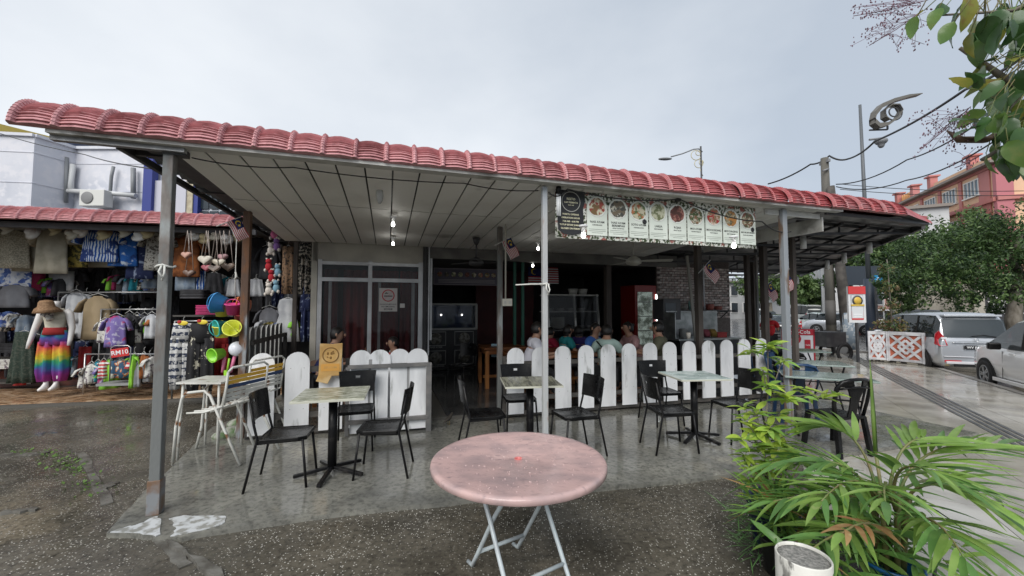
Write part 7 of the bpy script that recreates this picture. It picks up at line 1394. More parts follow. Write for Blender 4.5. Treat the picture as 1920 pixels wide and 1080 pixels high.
# display cabinet and picture-fronted stall inside
DIMW = mat('dim_white_frame', (.42, .42, .40), .5); CABD = mat('cabinet_black', (.02, .02, .022), .5)
st_ = thing('food_stall', 'black stall with a white framed glass case and four round dish pictures', 'food stall', B(3.30, 6.35, .09), BA)
m = MB(); m.box((0, .3, .52), (1.42, .55, 1.0)); m.build('counter', CABD, st_); m = MB(); m.box((0, .28, .05), (1.3, .4, .1)); m.build('plinth', DIMW, st_)
m = MB()
for x in (-.69, .69):
    for y in (.04, .55): m.bar((x, y, 1.02), (x, y, 1.68), .05, .05)
for z in (1.04, 1.68): m.bar((-.7, .04, z), (.7, .04, z), .05, .05, up=(0, 1, 0)); m.bar((-.7, .55, z), (.7, .55, z), .05, .05, up=(0, 1, 0))
m.build('case_frame', DIMW, st_); m = MB(); m.box((0, .03, 1.36), (1.32, .008, .6)); m.build('case_glass', glassy('reflective_glass', (.02, .03, .05), .5), st_); m = MB(); m.box((0, .5, 1.36), (1.3, .02, .6)); m.build('case_back', mat('case_navy', (.03, .05, .12), .4), st_)
for x in (-.2, .35): m = MB(); m.ball((x, .3, 1.4), .02, 8, 6); m.build('case_lamp', BULB, st_)
for (x, z, nm) in ((-.36, .80, 'NASI AYAM'), (.36, .80, 'LAKSA'), (-.36, .32, 'MEE BANDUNG'), (.36, .32, 'SOTO AYAM')):
    m = MB(); m.box((x, .015, z), (.5, .012, .36)); fr = m.build('picture_frame', DIMW, st_); m = MB(); m.box((x, .005, z), (.47, .012, .33)); m.build('picture_ground', CABD, fr); m = MB(); m.lathe([(.15, 0), (.145, .006), (.001, .008)], 22, T=face(x, -.003, z)); m.build('dish_picture', mat('dish_grey', (.28, .27, .24), .5, c2=(.1, .09, .07), sc_=12, lo=.45, hi=.55), fr); text(nm, .06, DIMW, fr, face(x, -.002, z-.215))
ib = thing('inner_menu_board', 'dim menu board with a row of dish pictures above the stall', 'sign', B(2.75, 5.0, 2.38), BA); m = MB(); m.box((.72, 0, 0), (1.5, .03, .36)); m.build('board', mat('dim_board', (.10, .09, .12), .6), ib)
m = MB()
for z in (-.18, .18): m.bar((-.03, -.02, z), (1.47, -.02, z), .02, .02, up=(0, 1, 0))
for x in (-.03, 1.47): m.bar((x, -.02, -.18), (x, -.02, .18), .02, .02, up=(0, 1, 0))
m.build('frame', mat('dim_frame', (.2, .18, .2), .6), ib)
for k in range(9): m = MB(); m.lathe([(.055, 0), (.05, .006), (.001, .007)], 16, T=face(.1+k*.155, -.016, .05)); m.build('dish_picture', MATS['dish_print_%d' % k], ib)
m = MB()
for z in (-.07, -.1, -.13): m.box((.72, -.017, z), (1.3, .004, .012))
m.build('lettering_line', mat('dim_ink', (.3, .28, .28), .6), ib)
gc = thing('display_cabinet', 'tall glass-fronted display cabinet with white shelves of dishes behind the diners', 'display cabinet', dp(1030, 577, 8.9)*1.0, BA); gc.location.z = .09
m = MB(); m.box((.62, .35, .45), (1.3, .55, .9)); m.build('counter', CABD, gc); m = MB()
for x in (0, .65, 1.24): m.bar((x, 0, .95), (x, .1, 1.9), .04, .04)
for z in (1.08, 1.5, 1.88): m.box((.62, .3, z), (1.28, .5, .025))
m.build('shelf', DIMW, gc); m = MB(); m.box((.62, .02, 1.45), (1.24, .006, .8)); m.build('front_glass', PANE, gc)
for k in range(9):
    x, z = (.12+(k % 5)*.26, 1.11 if k < 5 else 1.52); small('dish_stack', '%s stack of dishes from the white post on the %s shelf of the cabinet' % (('first', 'second', 'third', 'fourth', 'fifth')[k % 5], ('lower', 'upper')[k > 4]), 'dishes', gc.matrix_basis @ Vector((x, .25, z)) if False else gc.location+BU*x+BV*.25+Vector((0, 0, z)), DIMW, lambda m: [m.lathe([(.04, i*.022), (.09, .015+i*.022), (.085, .02+i*.022), (.03, .006+i*.022)], 14) for i in range(3)], 'plate', 'dishes in the display cabinet')
small('food_tub', 'pale square food tub propped in the display cabinet', 'container', gc.location+BU*.25+BV*.12+Vector((0, 0, 1.12)), mat('tub_grey', (.3, .3, .28), .5), lambda m: m.box((0, 0, .13), (.3, .06, .25)), 'tub'); 
for x in (.7, .95): small('basket', 'pale basket on top of the display cabinet, %s' % ('nearer the white post' if x < .8 else 'nearer the dark pillar'), 'basket', gc.location+BU*x+BV*.25+Vector((0, 0, 1.9)), mat('tub_grey', (.3, .3, .28), .5), lambda m: m.lathe([(.09, 0), (.12, .13), (.11, .13), (.08, .01)], 14), 'basket_body')
fr = thing('drinks_fridge', 'red drinks fridge with a glass door given an added glow and a bright strip light', 'fridge', dp(1196, 577, 10.6)*1.0, BA+R(6)); fr.location.z = .09
m = MB(); m.box((.32, .35, 1.12), (.74, .6, 2.15)); m.build('cabinet', mat('fridge_red', (.28, .02, .015), .35), fr, bevel=.01); m = MB(); m.box((.28, .03, 1.22), (.52, .02, 1.6)); m.build('door_glass', glassy('fridge_glass', (.10, .12, .11), .35), fr); m = MB(); m.box((.66, .025, 1.3), (.03, .02, 1.3)); m.build('strip_light', mat('cool_strip', (.95, 1, 1), .3, emit=2.2), fr); m = MB(); m.box((.28, .042, 1.22), (.5, .004, 1.58)); m.build('added_glow_panel', mat('glass_reflection_glow', (.55, .62, .58), .4, c2=(.15, .18, .15), sc_=7, emit=.22), fr)  # glowing panel added behind the door glass, standing in for its white reflection
for k in range(4):
    m = MB(); m.box((.28, .034, .6+k*.38), (.5, .010, .02)); sf = m.build('shelf', DIMW, fr)
    for q in range(5): m = MB(); m.lathe([(.032, 0), (.034, .14), (.014, .2), (.014, .24)], 10, c=(.08+q*.1, .075, .62+k*.38)); m.build('bottle', mat('bottle_%d' % (q % 3), ((.3, .1, .02), (.4, .4, .35), (.05, .2, .1))[q % 3], .2), sf)
STL = mat('stainless_steel', (.42, .43, .43), .35, metal=.6, c2=(.25, .27, .26), sc_=4)
ck = thing('cooking_counter', 'stainless cooking counter with a splash hood before the brick wall', 'counter', B(8.15, 3.55, .09), BA); m = MB(); m.box((.8, .4, .42), (1.7, .7, .84)); m.build('base', CABD, ck); m = MB(); m.box((.8, .4, .86), (1.8, .75, .04)); m.build('worktop', STL, ck)
m = MB(); m.box((.8, .76, 1.18), (1.8, .02, .6)); m.box((-.09, .45, 1.18), (.02, .62, .6)); m.bar((-.1, .45, 1.5), (1.7, .77, 1.5), .02); m.build('splash_panel', STL, ck)
for k, (x, c_, lb) in enumerate(((.25, (.3, .31, .3), 'steel pot'), (.62, (.3, .1, .25), 'mauve plate rack'), (.85, (.4, .12, .15), 'pink plate rack'), (1.05, (.4, .28, .08), 'tan round tray'), (1.35, (.35, .03, .03), 'red food box'))):
    small('kitchen_item', lb+' on the stainless cooking counter', 'kitchenware', ck.location+BU*x+BV*.3+Vector((0, 0, .88)), mat('kit_%d' % k, c_, .5), (lambda m: m.lathe([(.09, 0), (.09, .2), (.1, .21), (.05, .22)], 14)) if k == 0 else (lambda m: [m.lathe([(.001, 0), (.1, .004), (.1, .012), (.001, .012)], 16, T=Matrix.Translation((i*.03, 0, .1)) @ Matrix.Rotation(R(80), 4, 'Y')) for i in range(4)]) if k < 4 else (lambda m: (m.box((0, 0, .05), (.22, .16, .1)), m.box((0, 0, .11), (.24, .18, .02)))), 'item_body')
for k, (x, c_, lb, hh) in enumerate(((.35, (.2, .35, .33), 'pale teal bottle', .25), (.62, (.42, .2, .17), 'pinkish jug', .26), (.95, (.35, .12, .1), 'terracotta basin', .16), (.15, (.25, .24, .22), 'dim row of jars', .12), (1.2, (.3, .1, .08), 'dull red pan', .1))):
    small('shelf_item', lb+' on the shelf against the brick wall', 'kitchenware', B(9.2+x*1.1, 4.95, 1.62), mat('shelfitem_%d' % k, c_, .5), lambda m: m.lathe([(.09*(1 if k else .5), 0), (.11*(1 if k else .5), hh*.7), (.1*(1 if k else .3), hh), (.07*(1 if k else .25), hh)], 14), 'item_body')
sfb = thing('wall_shelf', 'dark shelf along the whitewashed brick wall', 'shelf', B(9.9, 5.0, 1.59), BA); m = MB(); m.box((0, 0, 0), (2.2, .35, .04)); m.build('board', CABD, sfb)
for x in (-.9, .9): m = MB(); m.bar((x, .15, -.02), (x, -.1, -.02), .03); m.bar((x, .15, -.2), (x, -.1, -.02), .02); m.build('bracket', DARKM, sfb)
for (x, y, Y, w_, h, c_, lb) in ((1250, 560, 9.8, .5, .5, (.08, .08, .085), 'dim microwave shelf behind the fridge'), (835, 400, 9, 0, 0, 0, 0)):
    if w_: t = thing('appliance', lb, 'appliance', dp(x, y+20, Y), BA); m = MB(); m.box((0, 0, 0), (w_, .4, h)); m.build('casing', mat('dim_appliance', c_, .5), t, bevel=.01); m = MB(); m.box((-.05, -.205, 0), (w_*.6, .01, h*.6)); m.build('door_glass', WINM, t)
# junction box and switch on the grey doorway pillar, stacked chairs beyond
t = thing('socket_box', 'cream switch box on the grey pillar at the doorway', 'switch box', dp(950, 567, 5.98), BA); m = MB(); m.box((0, -.02, 0), (.15, .05, .11)); m.build('box', mat('cream_box', (.5, .48, .42), .5), t, bevel=.006); m = MB(); m.tube([(-.02, -.01, .05), (-.02, -.01, 1.3)], .012, 6); m.build('conduit', mat('cream_box', (.5, .48, .42), .5), t)
for k in range(2): m = MB(); m.box((-.035+k*.07, -.048, 0), (.03, .01, .04)); m.build('switch', DIMW, t)
# no smoking sign on the glass door
ns = thing('no_smoking_sign', 'white no smoking sign in three languages on the glass door', 'sign', B(1.76, 3.94, 1.83), BA); wS, hS = .33, .44
m = MB(); m.box((0, 0, 0), (wS, .006, hS)); bd = m.build('card', mat('sign_card', (.55, .52, .50), .5), ns); SRD = mat('sign_ring_red', (.5, .03, .04), .5)
ring('prohibition_ring', 0, .08, .115, .018, SRD, bd, -.0045); m = MB(); m.bar((-.075, -.0055, .005), (.075, -.0055, .155), .003, .018, up=(0, 1, 0)); m.bar((-.075, -.0065, .005), (.075, -.0065, .155), .018, .002, up=(0, 0, 1)); m.build('prohibition_bar', SRD, bd)
m = MB(); m.box((.0, -.0045, .07), (.15, .002, .018)); m.tube([(-.06, -.005, .11), (-.03, -.005, .14), (-.05, -.005, .12), (.0, -.005, .125)], .006, 4); m.build('cigarette', INK, bd)
text('DILARANG MEROKOK', .030, INK, bd, face(0, -.0045, -.085)); text('NO SMOKING', .038, INK, bd, face(0, -.0045, -.13)); text('请勿吸烟', .040, INK, bd, face(0, -.0045, -.18))
small('paper_note', 'small white note taped on the glass beside the no smoking sign', 'note', B(2.02, 3.94, 1.72), mat('sign_card', (.5, .5, .5), .5), lambda m: m.box((0, 0, 0), (.09, .004, .08)), 'paper')
# ================================================================ FOREGROUND PLANTS
def leaf_mesh(name, L_, W_, fold=.25, droop=.25, n=7, tip=1.6, mt=None, belly=.4, wave=0):
    m = MB(); vs = []; fs = []
    for i in range(n+1):
        t = i/n; w_ = W_*.5*(math.sin(math.pi*min(1, t**belly_pow(belly)))**.8 if 0 < t < 1 else 0.0); w_ = max(w_, W_*.02 if t < 1 else .0003)
        y = L_*t; z = -droop*L_*t*t; c = (0, y, z); wv = wave*math.sin(t*17)*W_
        vs += [(-w_, y, z+fold*w_+wv), c, (w_, y, z+fold*w_-wv)]
        if i: fs += [(3*i-3, 3*i-2, 3*i+1, 3*i), (3*i-2, 3*i-1, 3*i+2, 3*i+1)]
    m.add(vs, fs, True); me = m.mesh(name); me.materials.append(mt); return me
def belly_pow(b_): return math.log(.5)/math.log(b_)
def aim(o, d, roll=0):      # point the object's +Y along d
    d = Vector(d).normalized(); q = d.to_track_quat('Y', 'Z'); o.rotation_mode = 'QUATERNION'; o.rotation_quaternion = q @ Vector((0, 1, 0)).rotation_difference(Vector((0, 1, 0))) if not roll else q @ __import__('mathutils').Quaternion((0, 1, 0), roll)
def leafm(name, c, c2, c3, rough=.32, tr=.3): m = mat(name, c, rough, c2=c2, sc_=9, lo=.4, hi=.62, c3=c3, sc3=22, lo3=.6, hi3=.72, vary=.22, coat=.05, world=True); sub_trans(m, tr); return m
PALM = leafm('palm_leaf', (.20, .34, .07), (.28, .43, .11), (.33, .42, .14), tr=.4); PALMD = leafm('palm_leaf_deep', (.09, .20, .05), (.14, .27, .07), (.16, .26, .08)); DRY = leafm('dry_leaf', (.35, .22, .09), (.28, .13, .05), (.4, .33, .14), .6)
SHR = leafm('yellow_green_leaf', (.42, .54, .08), (.30, .46, .07), (.55, .6, .16), tr=.4); SHR2 = leafm('mid_green_leaf', (.17, .32, .06), (.25, .40, .08), (.38, .48, .12))
STEMG = mat('green_stem', (.12, .17, .05), .5, c2=(.2, .16, .07), sc_=8)
pmb = Vector((2.22, 2.42, 0))
palm = thing('potted_palm', 'large potted palm with arching glossy fronds in the near corner of the view', 'palm', pmb, 0)
m = MB(); m.lathe([(.11, .0), (.14, .18), (.15, .18), (.15, .2), (.135, .2), (.13, .16), (.001, .16)], 24); m.build('pot', mat('bright_blue_pot', (.015, .10, .27), .3), palm)
pleaf = {}
for k, (mt, nm) in enumerate(((PALM, 'a'), (PALMD, 'b'), (DRY, 'c'))):
    for j, (L_, W_, dr) in enumerate(((.40, .036, .22), (.34, .042, .30), (.28, .034, .12), (.20, .03, .1))): pleaf[(k, j)] = leaf_mesh('leaflet', L_, W_, .3, dr, 8, mt=mt, belly=.38)
def frond(base, ctrl, tip, nl, mk=(0,), sc_l=1.0, t0=.28, width=1.0, parent=palm, spread=60):
    base, ctrl, tip = [Vector(p)-pmb for p in (base, ctrl, tip)]
    bz = lambda t: base*(1-t)**2 + ctrl*2*t*(1-t) + tip*t*t
    pts = [bz(i/14) for i in range(15)]; m = MB(); m.tube(pts, [.008*(1-.75*i/14)+.0018 for i in range(15)], 6); ro = m.build('frond', STEMG if mk[0] != 2 else DRY, parent)
    for i in range(nl):
        t = t0+(1-t0)*(i+.5)/nl; p = bz(t); d = (bz(min(1, t+.03))-bz(t-.03)).normalized(); side = d.cross(Vector((0, 0, 1))).normalized(); up = side.cross(d)
        for s in (-1, 1):
            a = R(spread*(1-.55*t)+rnd.uniform(-6, 6)); dd = d*math.cos(a)+side*s*math.sin(a)+up*rnd.uniform(-.05, .22)
            f = math.sin(math.pi*min(1, (t-t0)/(1-t0)*.82+.2))*.5+.55
            o = put('leaflet', pleaf[(rnd.choice(mk), rnd.choice((0, 0, 1, 2)))], ro, p); aim(o, dd, s*R(rnd.uniform(-15, 35))); q = sc_l*f*rnd.uniform(.9, 1.1); o.scale = (width*q**.5, q, q)
    o = put('leaflet', pleaf[(rnd.choice(mk), 2)], ro, bz(1)); aim(o, bz(1)-bz(.95)); o.scale = (width, sc_l*.8, 1)
b0 = pmb+Vector((0, 0, .30))
for k in range(7): 
    a = k*.9; m = MB(); m.tube([(.05*math.cos(a), .05*math.sin(a), .17), (.07*math.cos(a), .07*math.sin(a), .45), (.10*math.cos(a), .10*math.sin(a), .62)], [.017, .014, .009], 8); m.build('cane', STEMG, palm)
def T3(x, y, Y): return dp(x, y, Y)
for (o_, c_, t_, nl_, mk_, sl_, kw) in (
 ((.05, 0, .2), (1700, 790, 2.5), (1960, 850, 2.3), 14, (0, 0, 1), 1.05, {}), ((.05, -.03, .2), (1720, 850, 2.3), (1930, 985, 2.0), 13, (0, 1), 1.0, {}), ((-.02, .05, .25), (1620, 790, 2.6), (1530, 800, 2.75), 9, (0,), .85, dict(t0=.45, width=1.3)),
 ((-.05, 0, .2), (1600, 830, 2.5), (1440, 870, 2.6), 13, (0, 0, 1), .95, {}), ((-.05, -.03, .15), (1620, 900, 2.3), (1450, 940, 2.35), 12, (1, 0), .9, {}), ((0, -.05, .2), (1650, 880, 2.15), (1660, 940, 1.85), 9, (0, 1), .75, {}),
 ((.05, .06, .2), (1740, 860, 2.7), (1860, 930, 3.0), 11, (1, 1, 0), .9, {}), ((.03, -.06, .1), (1740, 930, 2.2), (1810, 1050, 1.9), 11, (1, 0), .9, {}), ((-.03, .08, .2), (1560, 850, 2.9), (1500, 870, 3.05), 10, (1, 1), .85, {}),
 ((-.03, -.06, .05), (1600, 960, 2.1), (1510, 1040, 1.95), 9, (1, 0), .7, {}), ((.0, -.06, .0), (1640, 950, 2.0), (1580, 1000, 1.75), 6, (0, 2), .6, dict(spread=40)), ((.02, .02, .25), (1680, 790, 2.45), (1770, 830, 2.5), 9, (0,), .85, dict(t0=.4)),
 ((.02, -.02, .2), (1660, 830, 2.3), (1780, 900, 2.05), 11, (0, 0, 1), .95, {}), ((-.03, 0, .2), (1610, 860, 2.35), (1540, 940, 2.1), 10, (0, 1), .85, {})):
    frond(b0+Vector(o_), T3(*c_), T3(*t_), nl_, mk_, sl_, **kw)
# dense low growth under the fronds: one mass
um = MB(); lv_ = [leaf_mesh('low_leaf', .30, .038, .3, .5, 6, mt=PALMD, belly=.4)]
for k in range(230):
    a = rnd.uniform(0, 6.28); el = rnd.uniform(-.3, 1.0); d = Vector((math.cos(a)*math.cos(el), math.sin(a)*math.cos(el), math.sin(el))); Mx = Matrix.Translation((rnd.gauss(-.12, .22), rnd.gauss(.05, .13), rnd.uniform(.12, .62))) @ d.to_track_quat('Y', 'Z').to_matrix().to_4x4() @ Matrix.Rotation(rnd.uniform(-.8, .8), 4, 'Y') @ Matrix.Scale(rnd.uniform(.6, 1.15), 4)
    me_ = lv_[0]; um.c = rnd.choice((0, 0, 1)); um.add([Mx @ v.co for v in me_.vertices], [tuple(p.vertices) for p in me_.polygons], True)
stuff(um.build('low_foliage', [PALMD, PALM], palm, fix=False))
m = MB(); a, b_ = T3(1642, 850, 2.45)-pmb, T3(1631, 672, 2.5)-pmb; m.loft([[q+Vector((w_*math.cos(t), w_*.35*math.sin(t), 0)) for t in (0, 1.57, 3.14, 4.71)] for q, w_ in ((a, .014), (a.lerp(b_, .4), .015), (a.lerp(b_, .75), .009), (b_, .001))], True); m.build('spear_leaf', PALM, palm)
m = MB(); m.tube([b0-pmb, a], .01, 6); m.build('cane', STEMG, palm)
m = MB(); a, b_ = T3(1752, 1075, 2.3)-pmb, T3(1760, 1015, 2.3)-pmb; m.tube([a-Vector((0, 0, .3)), a, b_], .009, 6); m.build('cut_stake', DARKM, palm)
shl = [leaf_mesh('leaf', .125, .038, .35, .2, 6, mt=SHR, belly=.42), leaf_mesh('leaf', .10, .040, .3, .35, 6, mt=SHR, belly=.42), leaf_mesh('leaf', .115, .034, .3, .3, 6, mt=SHR2, belly=.45)]
sb = Vector((1.86, 2.92, 0)); shrub = thing('potted_shrub', 'tall lanky shrub with yellow-green leaf whorls beside the palm', 'shrub', sb, 0)
m = MB(); m.lathe([(.13, 0), (.17, .30), (.185, .30), (.185, .33), (.16, .33), (.15, .27), (.001, .27)], 22); m.build('pot', mat('navy_pot', (.015, .025, .10), .3), shrub)
nodes = [((1442, 648), 13, 2.85, 1.0), ((1405, 655), 7, 2.85, .9), ((1468, 672), 8, 2.9, .9), ((1438, 722), 11, 2.85, .95), ((1475, 742), 10, 2.8, 1.1), ((1508, 730), 7, 2.9, 1.0), ((1418, 770), 9, 2.9, .9), ((1400, 790), 8, 2.85, 1.0), ((1445, 800), 12, 2.8, 1.1), ((1470, 830), 10, 2.8, 1.1), ((1420, 838), 11, 2.85, 1.1), ((1398, 856), 8, 2.9, 1.0), ((1395, 760), 5, 2.9, .8), ((1440, 868), 9, 2.85, 1.0), ((1405, 900), 7, 2.9, .9), ((1462, 775), 8, 2.9, 1.0), ((1540, 745), 5, 2.8, 1.1), ((1560, 735), 3, 2.8, 1.1), ((1430, 690), 6, 2.85, .8), ((1408, 930), 6, 2.85, .9), ((1456, 905), 7, 2.9, 1.0), ((1490, 860), 7, 2.8, 1.1), ((1425, 810), 8, 2.85, 1.1), ((1455, 845), 8, 2.8, 1.1), ((1390, 820), 7, 2.85, 1.0), ((1440, 890), 8, 2.85, 1.1), ((1412, 870), 8, 2.85, 1.0), ((1500, 800), 6, 2.85, 1.0)]
main = [Vector((0, 0, .27)), T3(1438, 920, 2.9)-sb, T3(1432, 830, 2.88)-sb, T3(1440, 740, 2.87)-sb, T3(1440, 655, 2.85)-sb]; m = MB(); m.tube(main, [.011, .009, .007, .005, .003], 6); m.build('stem', BARK, shrub)
for (nx, ny), n_, Y, s in nodes:
    p = T3(nx, ny, Y)-sb; q = min(main, key=lambda a: (a-p).length+max(0, a.z-p.z+.02)*4); mid = q.lerp(p, .5)+Vector((0, 0, -.02)); m = MB(); m.tube([q, mid, p], [.005, .004, .002], 5); m.build('twig', BARK, shrub)
    for k in range(int(n_*1.35)):
        a = k*2.4+rnd.uniform(-.3, .3); el = rnd.uniform(-.25, .7); d = Vector((math.cos(a)*math.cos(el), math.sin(a)*math.cos(el), math.sin(el))); o = put('leaf', rnd.choice(shl), shrub, p+Vector((rnd.uniform(-.012, .012), rnd.uniform(-.012, .012), rnd.uniform(-.04, .01)))); aim(o, d, R(rnd.uniform(-40, 40))); o.scale = (s*rnd.uniform(.85, 1.15),)*3
gb = Vector((1.72, 2.62, 0)); gr_ = thing('grassy_plant', 'low tuft of narrow green and browned blades at the foot of the shrub', 'plant', gb, 0)
bl = [leaf_mesh('blade', .34, .016, .3, .45, 8, mt=SHR2, belly=.4), leaf_mesh('blade', .30, .020, .3, .6, 8, mt=PALMD, belly=.4), leaf_mesh('blade', .34, .024, .2, .8, 8, mt=DRY, belly=.4)]
m = MB(); m.lathe([(.10, 0), (.13, .22), (.14, .22), (.12, .2), (.001, .18)], 18); m.build('pot', mat('black_pot', (.02, .02, .02), .5), gr_)
for k in range(110):
    a = rnd.uniform(0, 6.28); el = rnd.uniform(.3, 1.35); z = rnd.uniform(.18, .45); o = put('blade', bl[rnd.choices((0, 1, 2), (5, 4, 1.4))[0]], gr_, (rnd.gauss(0, .04), rnd.gauss(0, .04), z)); aim(o, (math.cos(a)*math.cos(el), math.sin(a)*math.cos(el), math.sin(el)), R(rnd.uniform(-40, 40))); o.scale = (1, rnd.uniform(.6, 1.2), 1)
FERN = leafm('fine_fern_leaf', (.09, .2, .07), (.13, .27, .08), (.16, .3, .1)); fm_ = leaf_mesh('frond_blade', .16, .007, .2, .2, 5, mt=FERN, belly=.4)
fb_ = thing('ground_fern', 'fine feathery fern reaching over the asphalt in front of the shrub', 'plant', Vector((1.62, 2.75, 0)), 0)
for k in range(90):
    a = rnd.uniform(1.5, 4.6); el = rnd.uniform(-.1, .8); o = put('blade', fm_, fb_, (rnd.gauss(0, .05), rnd.gauss(0, .05), rnd.uniform(.02, .35))); aim(o, (math.cos(a)*math.cos(el), math.sin(a)*math.cos(el), math.sin(el))); o.scale = (1, rnd.uniform(.7, 1.5), 1)
# concrete-filled white pipe bollard
bo_ = thing('pipe_bollard', 'white plastic pipe stump filled with rough concrete in front of the plants', 'bollard', (1.34, 1.9, 0), 0)
m = MB(); m.lathe([(.104, 0), (.110, .0), (.110, .54), (.107, .545), (.102, .54), (.102, .5), (.102, .0)], 40); m.build('pipe', mat('scuffed_white_pipe', (.66, .65, .60), .5, c2=(.06, .06, .055), sc_=14, lo=.60, hi=.66, c3=(.45, .44, .4), sc3=3, st=(1, 1, .5), bump=.2), bo_)
m = MB(); n = 30; rings_ = [(1e-4, .531)]; m.lathe([(.1025, .50), (.1025, .530), (.08, .534), (.06, .531), (.03, .535), (.001, .533)], 40, wob=lambda t, i: .0); m.build('concrete_fill', mat('rough_grey_fill', (.30, .29, .27), .9, c2=(.15, .15, .14), sc_=60, lo=.4, hi=.6, bump=1, bs=110), bo_)
# overhanging branch in the upper corner
OL = leafm('broad_leaf', (.07, .14, .03), (.11, .19, .04), (.16, .20, .05), .28, .3); OL2 = leafm('broad_leaf_dark', (.03, .075, .02), (.05, .11, .03), (.07, .12, .03), .28, .2); OL3 = leafm('yellowing_leaf', (.35, .32, .06), (.2, .26, .05), (.25, .15, .05), .4, .35)
ovl = [leaf_mesh('leaf', .15, .085, .18, .35, 9, mt=x, belly=.40, wave=.03) for x in (OL, OL, OL2, OL3)]
tb = Vector((3.3, 1.0, -.02)); br = thing('overhanging_tree', 'leafy tree branch with broad leaves hanging into the upper corner of the view', 'tree', tb, 0)
def rb(x, y, Y): return dp(x, y, Y)-tb
m = MB(); m.tube([(0, 0, 0), (.05, 0, 2.0), (-.1, .05, 3.2), (-.4, .1, 3.8)], [.12, .1, .08, .05], 10); m.build('trunk', BARK, br)
brs = [[(Vector((-.1, .05, 3.0))), rb(2050, 120, 1.5), rb(1920, 175, 1.4), rb(1850, 250, 1.4)], [Vector((-.2, .05, 3.3)), rb(2060, -60, 1.5), rb(1900, 20, 1.4), rb(1740, 30, 1.45)], [rb(2050, 120, 1.5), rb(1930, 250, 1.35), rb(1840, 300, 1.4)], [rb(1920, 175, 1.4), rb(1860, 130, 1.4), rb(1800, 90, 1.4)]]
for b_ in brs: m = MB(); m.tube(b_, [.016, .010, .006, .003][:len(b_)], 6); m.build('branch', BARK, br)
lf = [(1732, 20, 215, 3), (1720, 30, 250, 0), (1760, 15, 240, 0), (1790, 40, 235, 0), (1775, 10, 225, 2), (1830, 40, 262, 2), (1800, 25, 250, 2), (1850, 45, 268, 2), (1880, 30, 280, 2), (1905, 40, 250, 0), (1915, 10, 225, 0), (1870, 15, 270, 2), (1845, 20, 300, 0), (1900, 70, 300, 2), (1820, 60, 268, 3), (1895, 20, 340, 2),
      (1850, 125, 200, 3), (1838, 130, 215, 0), (1860, 160, 230, 0), (1880, 150, 215, 2), (1905, 140, 230, 0), (1925, 150, 215, 0), (1870, 180, 250, 2), (1895, 195, 240, 0), (1920, 185, 260, 2), (1845, 205, 215, 0), (1860, 225, 225, 0), (1880, 235, 205, 0), (1905, 230, 240, 3), (1925, 225, 255, 0), (1835, 240, 190, 2), (1870, 260, 255, 0), (1890, 265, 275, 0), (1915, 265, 280, 2), (1850, 285, 262, 0), (1880, 290, 268, 0), (1905, 295, 272, 2), (1925, 290, 262, 0), (1830, 215, 200, 0), (1900, 105, 60, 2), (1860, 95, 80, 3), (1920, 120, 200, 2), (1945, 250, 250, 2), (1945, 180, 230, 2), (1815, 165, 140, 3), (1910, 210, 215, 0), (1885, 210, 262, 3), (1940, 300, 262, 0), (1930, 60, 240, 0), (1810, 5, 240, 0)]
lf2 = [(x+rnd.uniform(-14, 14)+8, y+rnd.uniform(-14, 14), a_+rnd.uniform(-30, 30), rnd.choice((2, 2, 0, 2, 3))) for x, y, a_, k in lf if x > 1790] + [(x+rnd.uniform(-12, 12)+12, y+rnd.uniform(-12, 12), a_+rnd.uniform(-30, 30), 2) for x, y, a_, k in lf if x > 1840]
for (x, y, ang, k) in lf+lf2:
    Y = rnd.uniform(1.28, 1.5); a = R(ang+rnd.uniform(-12, 12)); d = Vector((math.cos(a), rnd.uniform(-.45, .45), math.sin(a))); o = put('leaf', ovl[k], br, rb(x, y, Y)); aim(o, d, R(rnd.uniform(-70, 70))); o.scale = (rnd.uniform(.45, .72),)*3
    q = rb(x, y, Y); m = MB(); m.tube([q-d*.001, q-d*.05+Vector((.02, 0, .03)), q-d*.09+Vector((.06, 0, .05))], .0016, 4); m.build('leaf_stalk', STEMG, br)
m = MB(); m.tube([rb(1775, 245, 1.4), rb(1800, 262, 1.38), rb(1850, 262, 1.36), rb(1880, 240, 1.38)], [.004, .022, .02, .004], 8, flat=.5); m.build('dry_pod', mat('dark_dry_pod', (.06, .035, .025), .6, c2=(.14, .09, .06), sc_=20), br)
SPR = mat('purple_bud', (.22, .12, .16), .6, c2=(.12, .06, .08), sc_=30); m = MB()
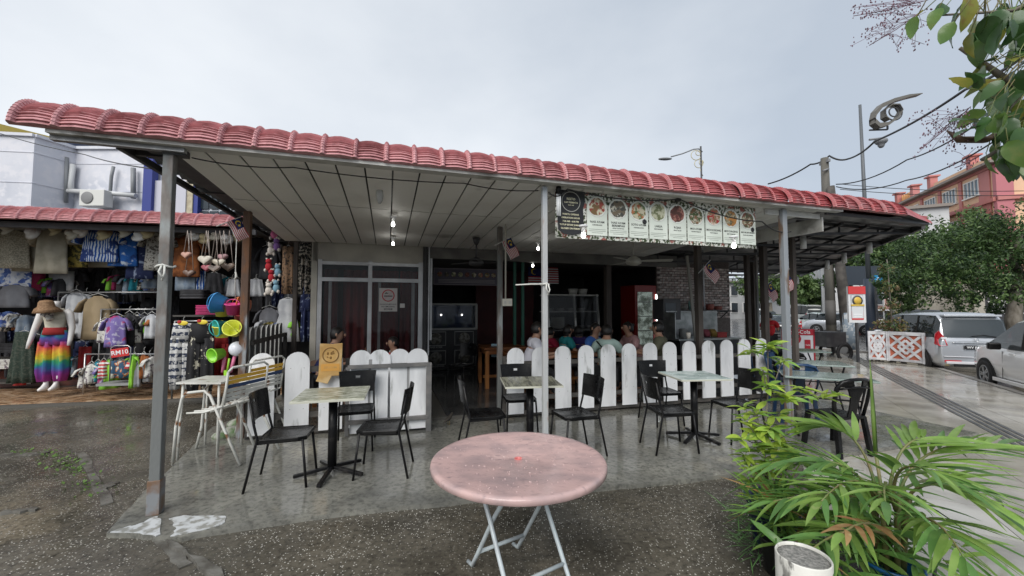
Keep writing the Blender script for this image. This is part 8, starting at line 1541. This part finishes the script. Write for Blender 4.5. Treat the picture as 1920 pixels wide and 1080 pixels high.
def spray(x, y, Y, ax, ay, n_, L_):
    n_ = int(n_*.6); o_ = rb(x, y, Y)
    for k in range(n_):
        e_ = rb(x+ax*rnd.uniform(.1, 1)+rnd.gauss(0, 14), y+ay*rnd.uniform(.1, 1)+rnd.gauss(0, 12), Y+rnd.gauss(0, .05)); st_ = o_.lerp(rb(x+ax, y+ay, Y), rnd.random()*.8)
        m.tube([st_, st_.lerp(e_, .5)+Vector((0, 0, .008)), e_], .0008, 3, caps=False)
        for q in range(4): p = e_+Vector((rnd.gauss(0, .008), rnd.gauss(0, .008), rnd.gauss(0, .008))); s = rnd.uniform(.002, .0038); m.add([p+Vector((s, 0, 0)), p+Vector((0, s, 0)), p-Vector((s, 0, 0)), p-Vector((0, s, 0)), p+Vector((0, 0, s*1.4)), p-Vector((0, 0, s*1.4))], [(0, 1, 4), (1, 2, 4), (2, 3, 4), (3, 0, 4), (1, 0, 5), (2, 1, 5), (3, 2, 5), (0, 3, 5)])
    m.tube([o_, rb(x+ax*.5, y+ay*.5+3, Y), rb(x+ax, y+ay, Y)], .0015, 4)
spray(1740, 0, 1.5, -140, 30, 60, 0); spray(1730, 20, 1.5, -100, 65, 55, 0); spray(1820, 200, 1.45, -95, 80, 70, 0); spray(1840, 290, 1.4, -50, 25, 14, 0)
stuff(m.build('bud_spray', SPR, br, fix=False))
# small things: bird on the cafe floor
t = thing('small_bird', 'small dark bird standing on the concrete at the doorway', 'bird', at(841, 797, .036), R(60)); m = MB(); m.loft([[(x, r_*math.cos(a), z+r_*math.sin(a)) for a in [i*.785 for i in range(8)]] for x, z, r_ in ((-.12, .05, .004), (-.05, .075, .02), (0, .09, .034), (.04, .11, .028), (.06, .135, .02), (.085, .145, .016), (.10, .14, .003))], True); m.build('body', mat('bird_dark', (.03, .025, .02), .6), t)
for s in (-1, 1): m = MB(); m.tube([(0, s*.012, .07), (.005, s*.014, .0), (.03, s*.014, .0)], .0025, 4); m.build('leg', mat('bird_leg', (.3, .2, .03), .5), t)
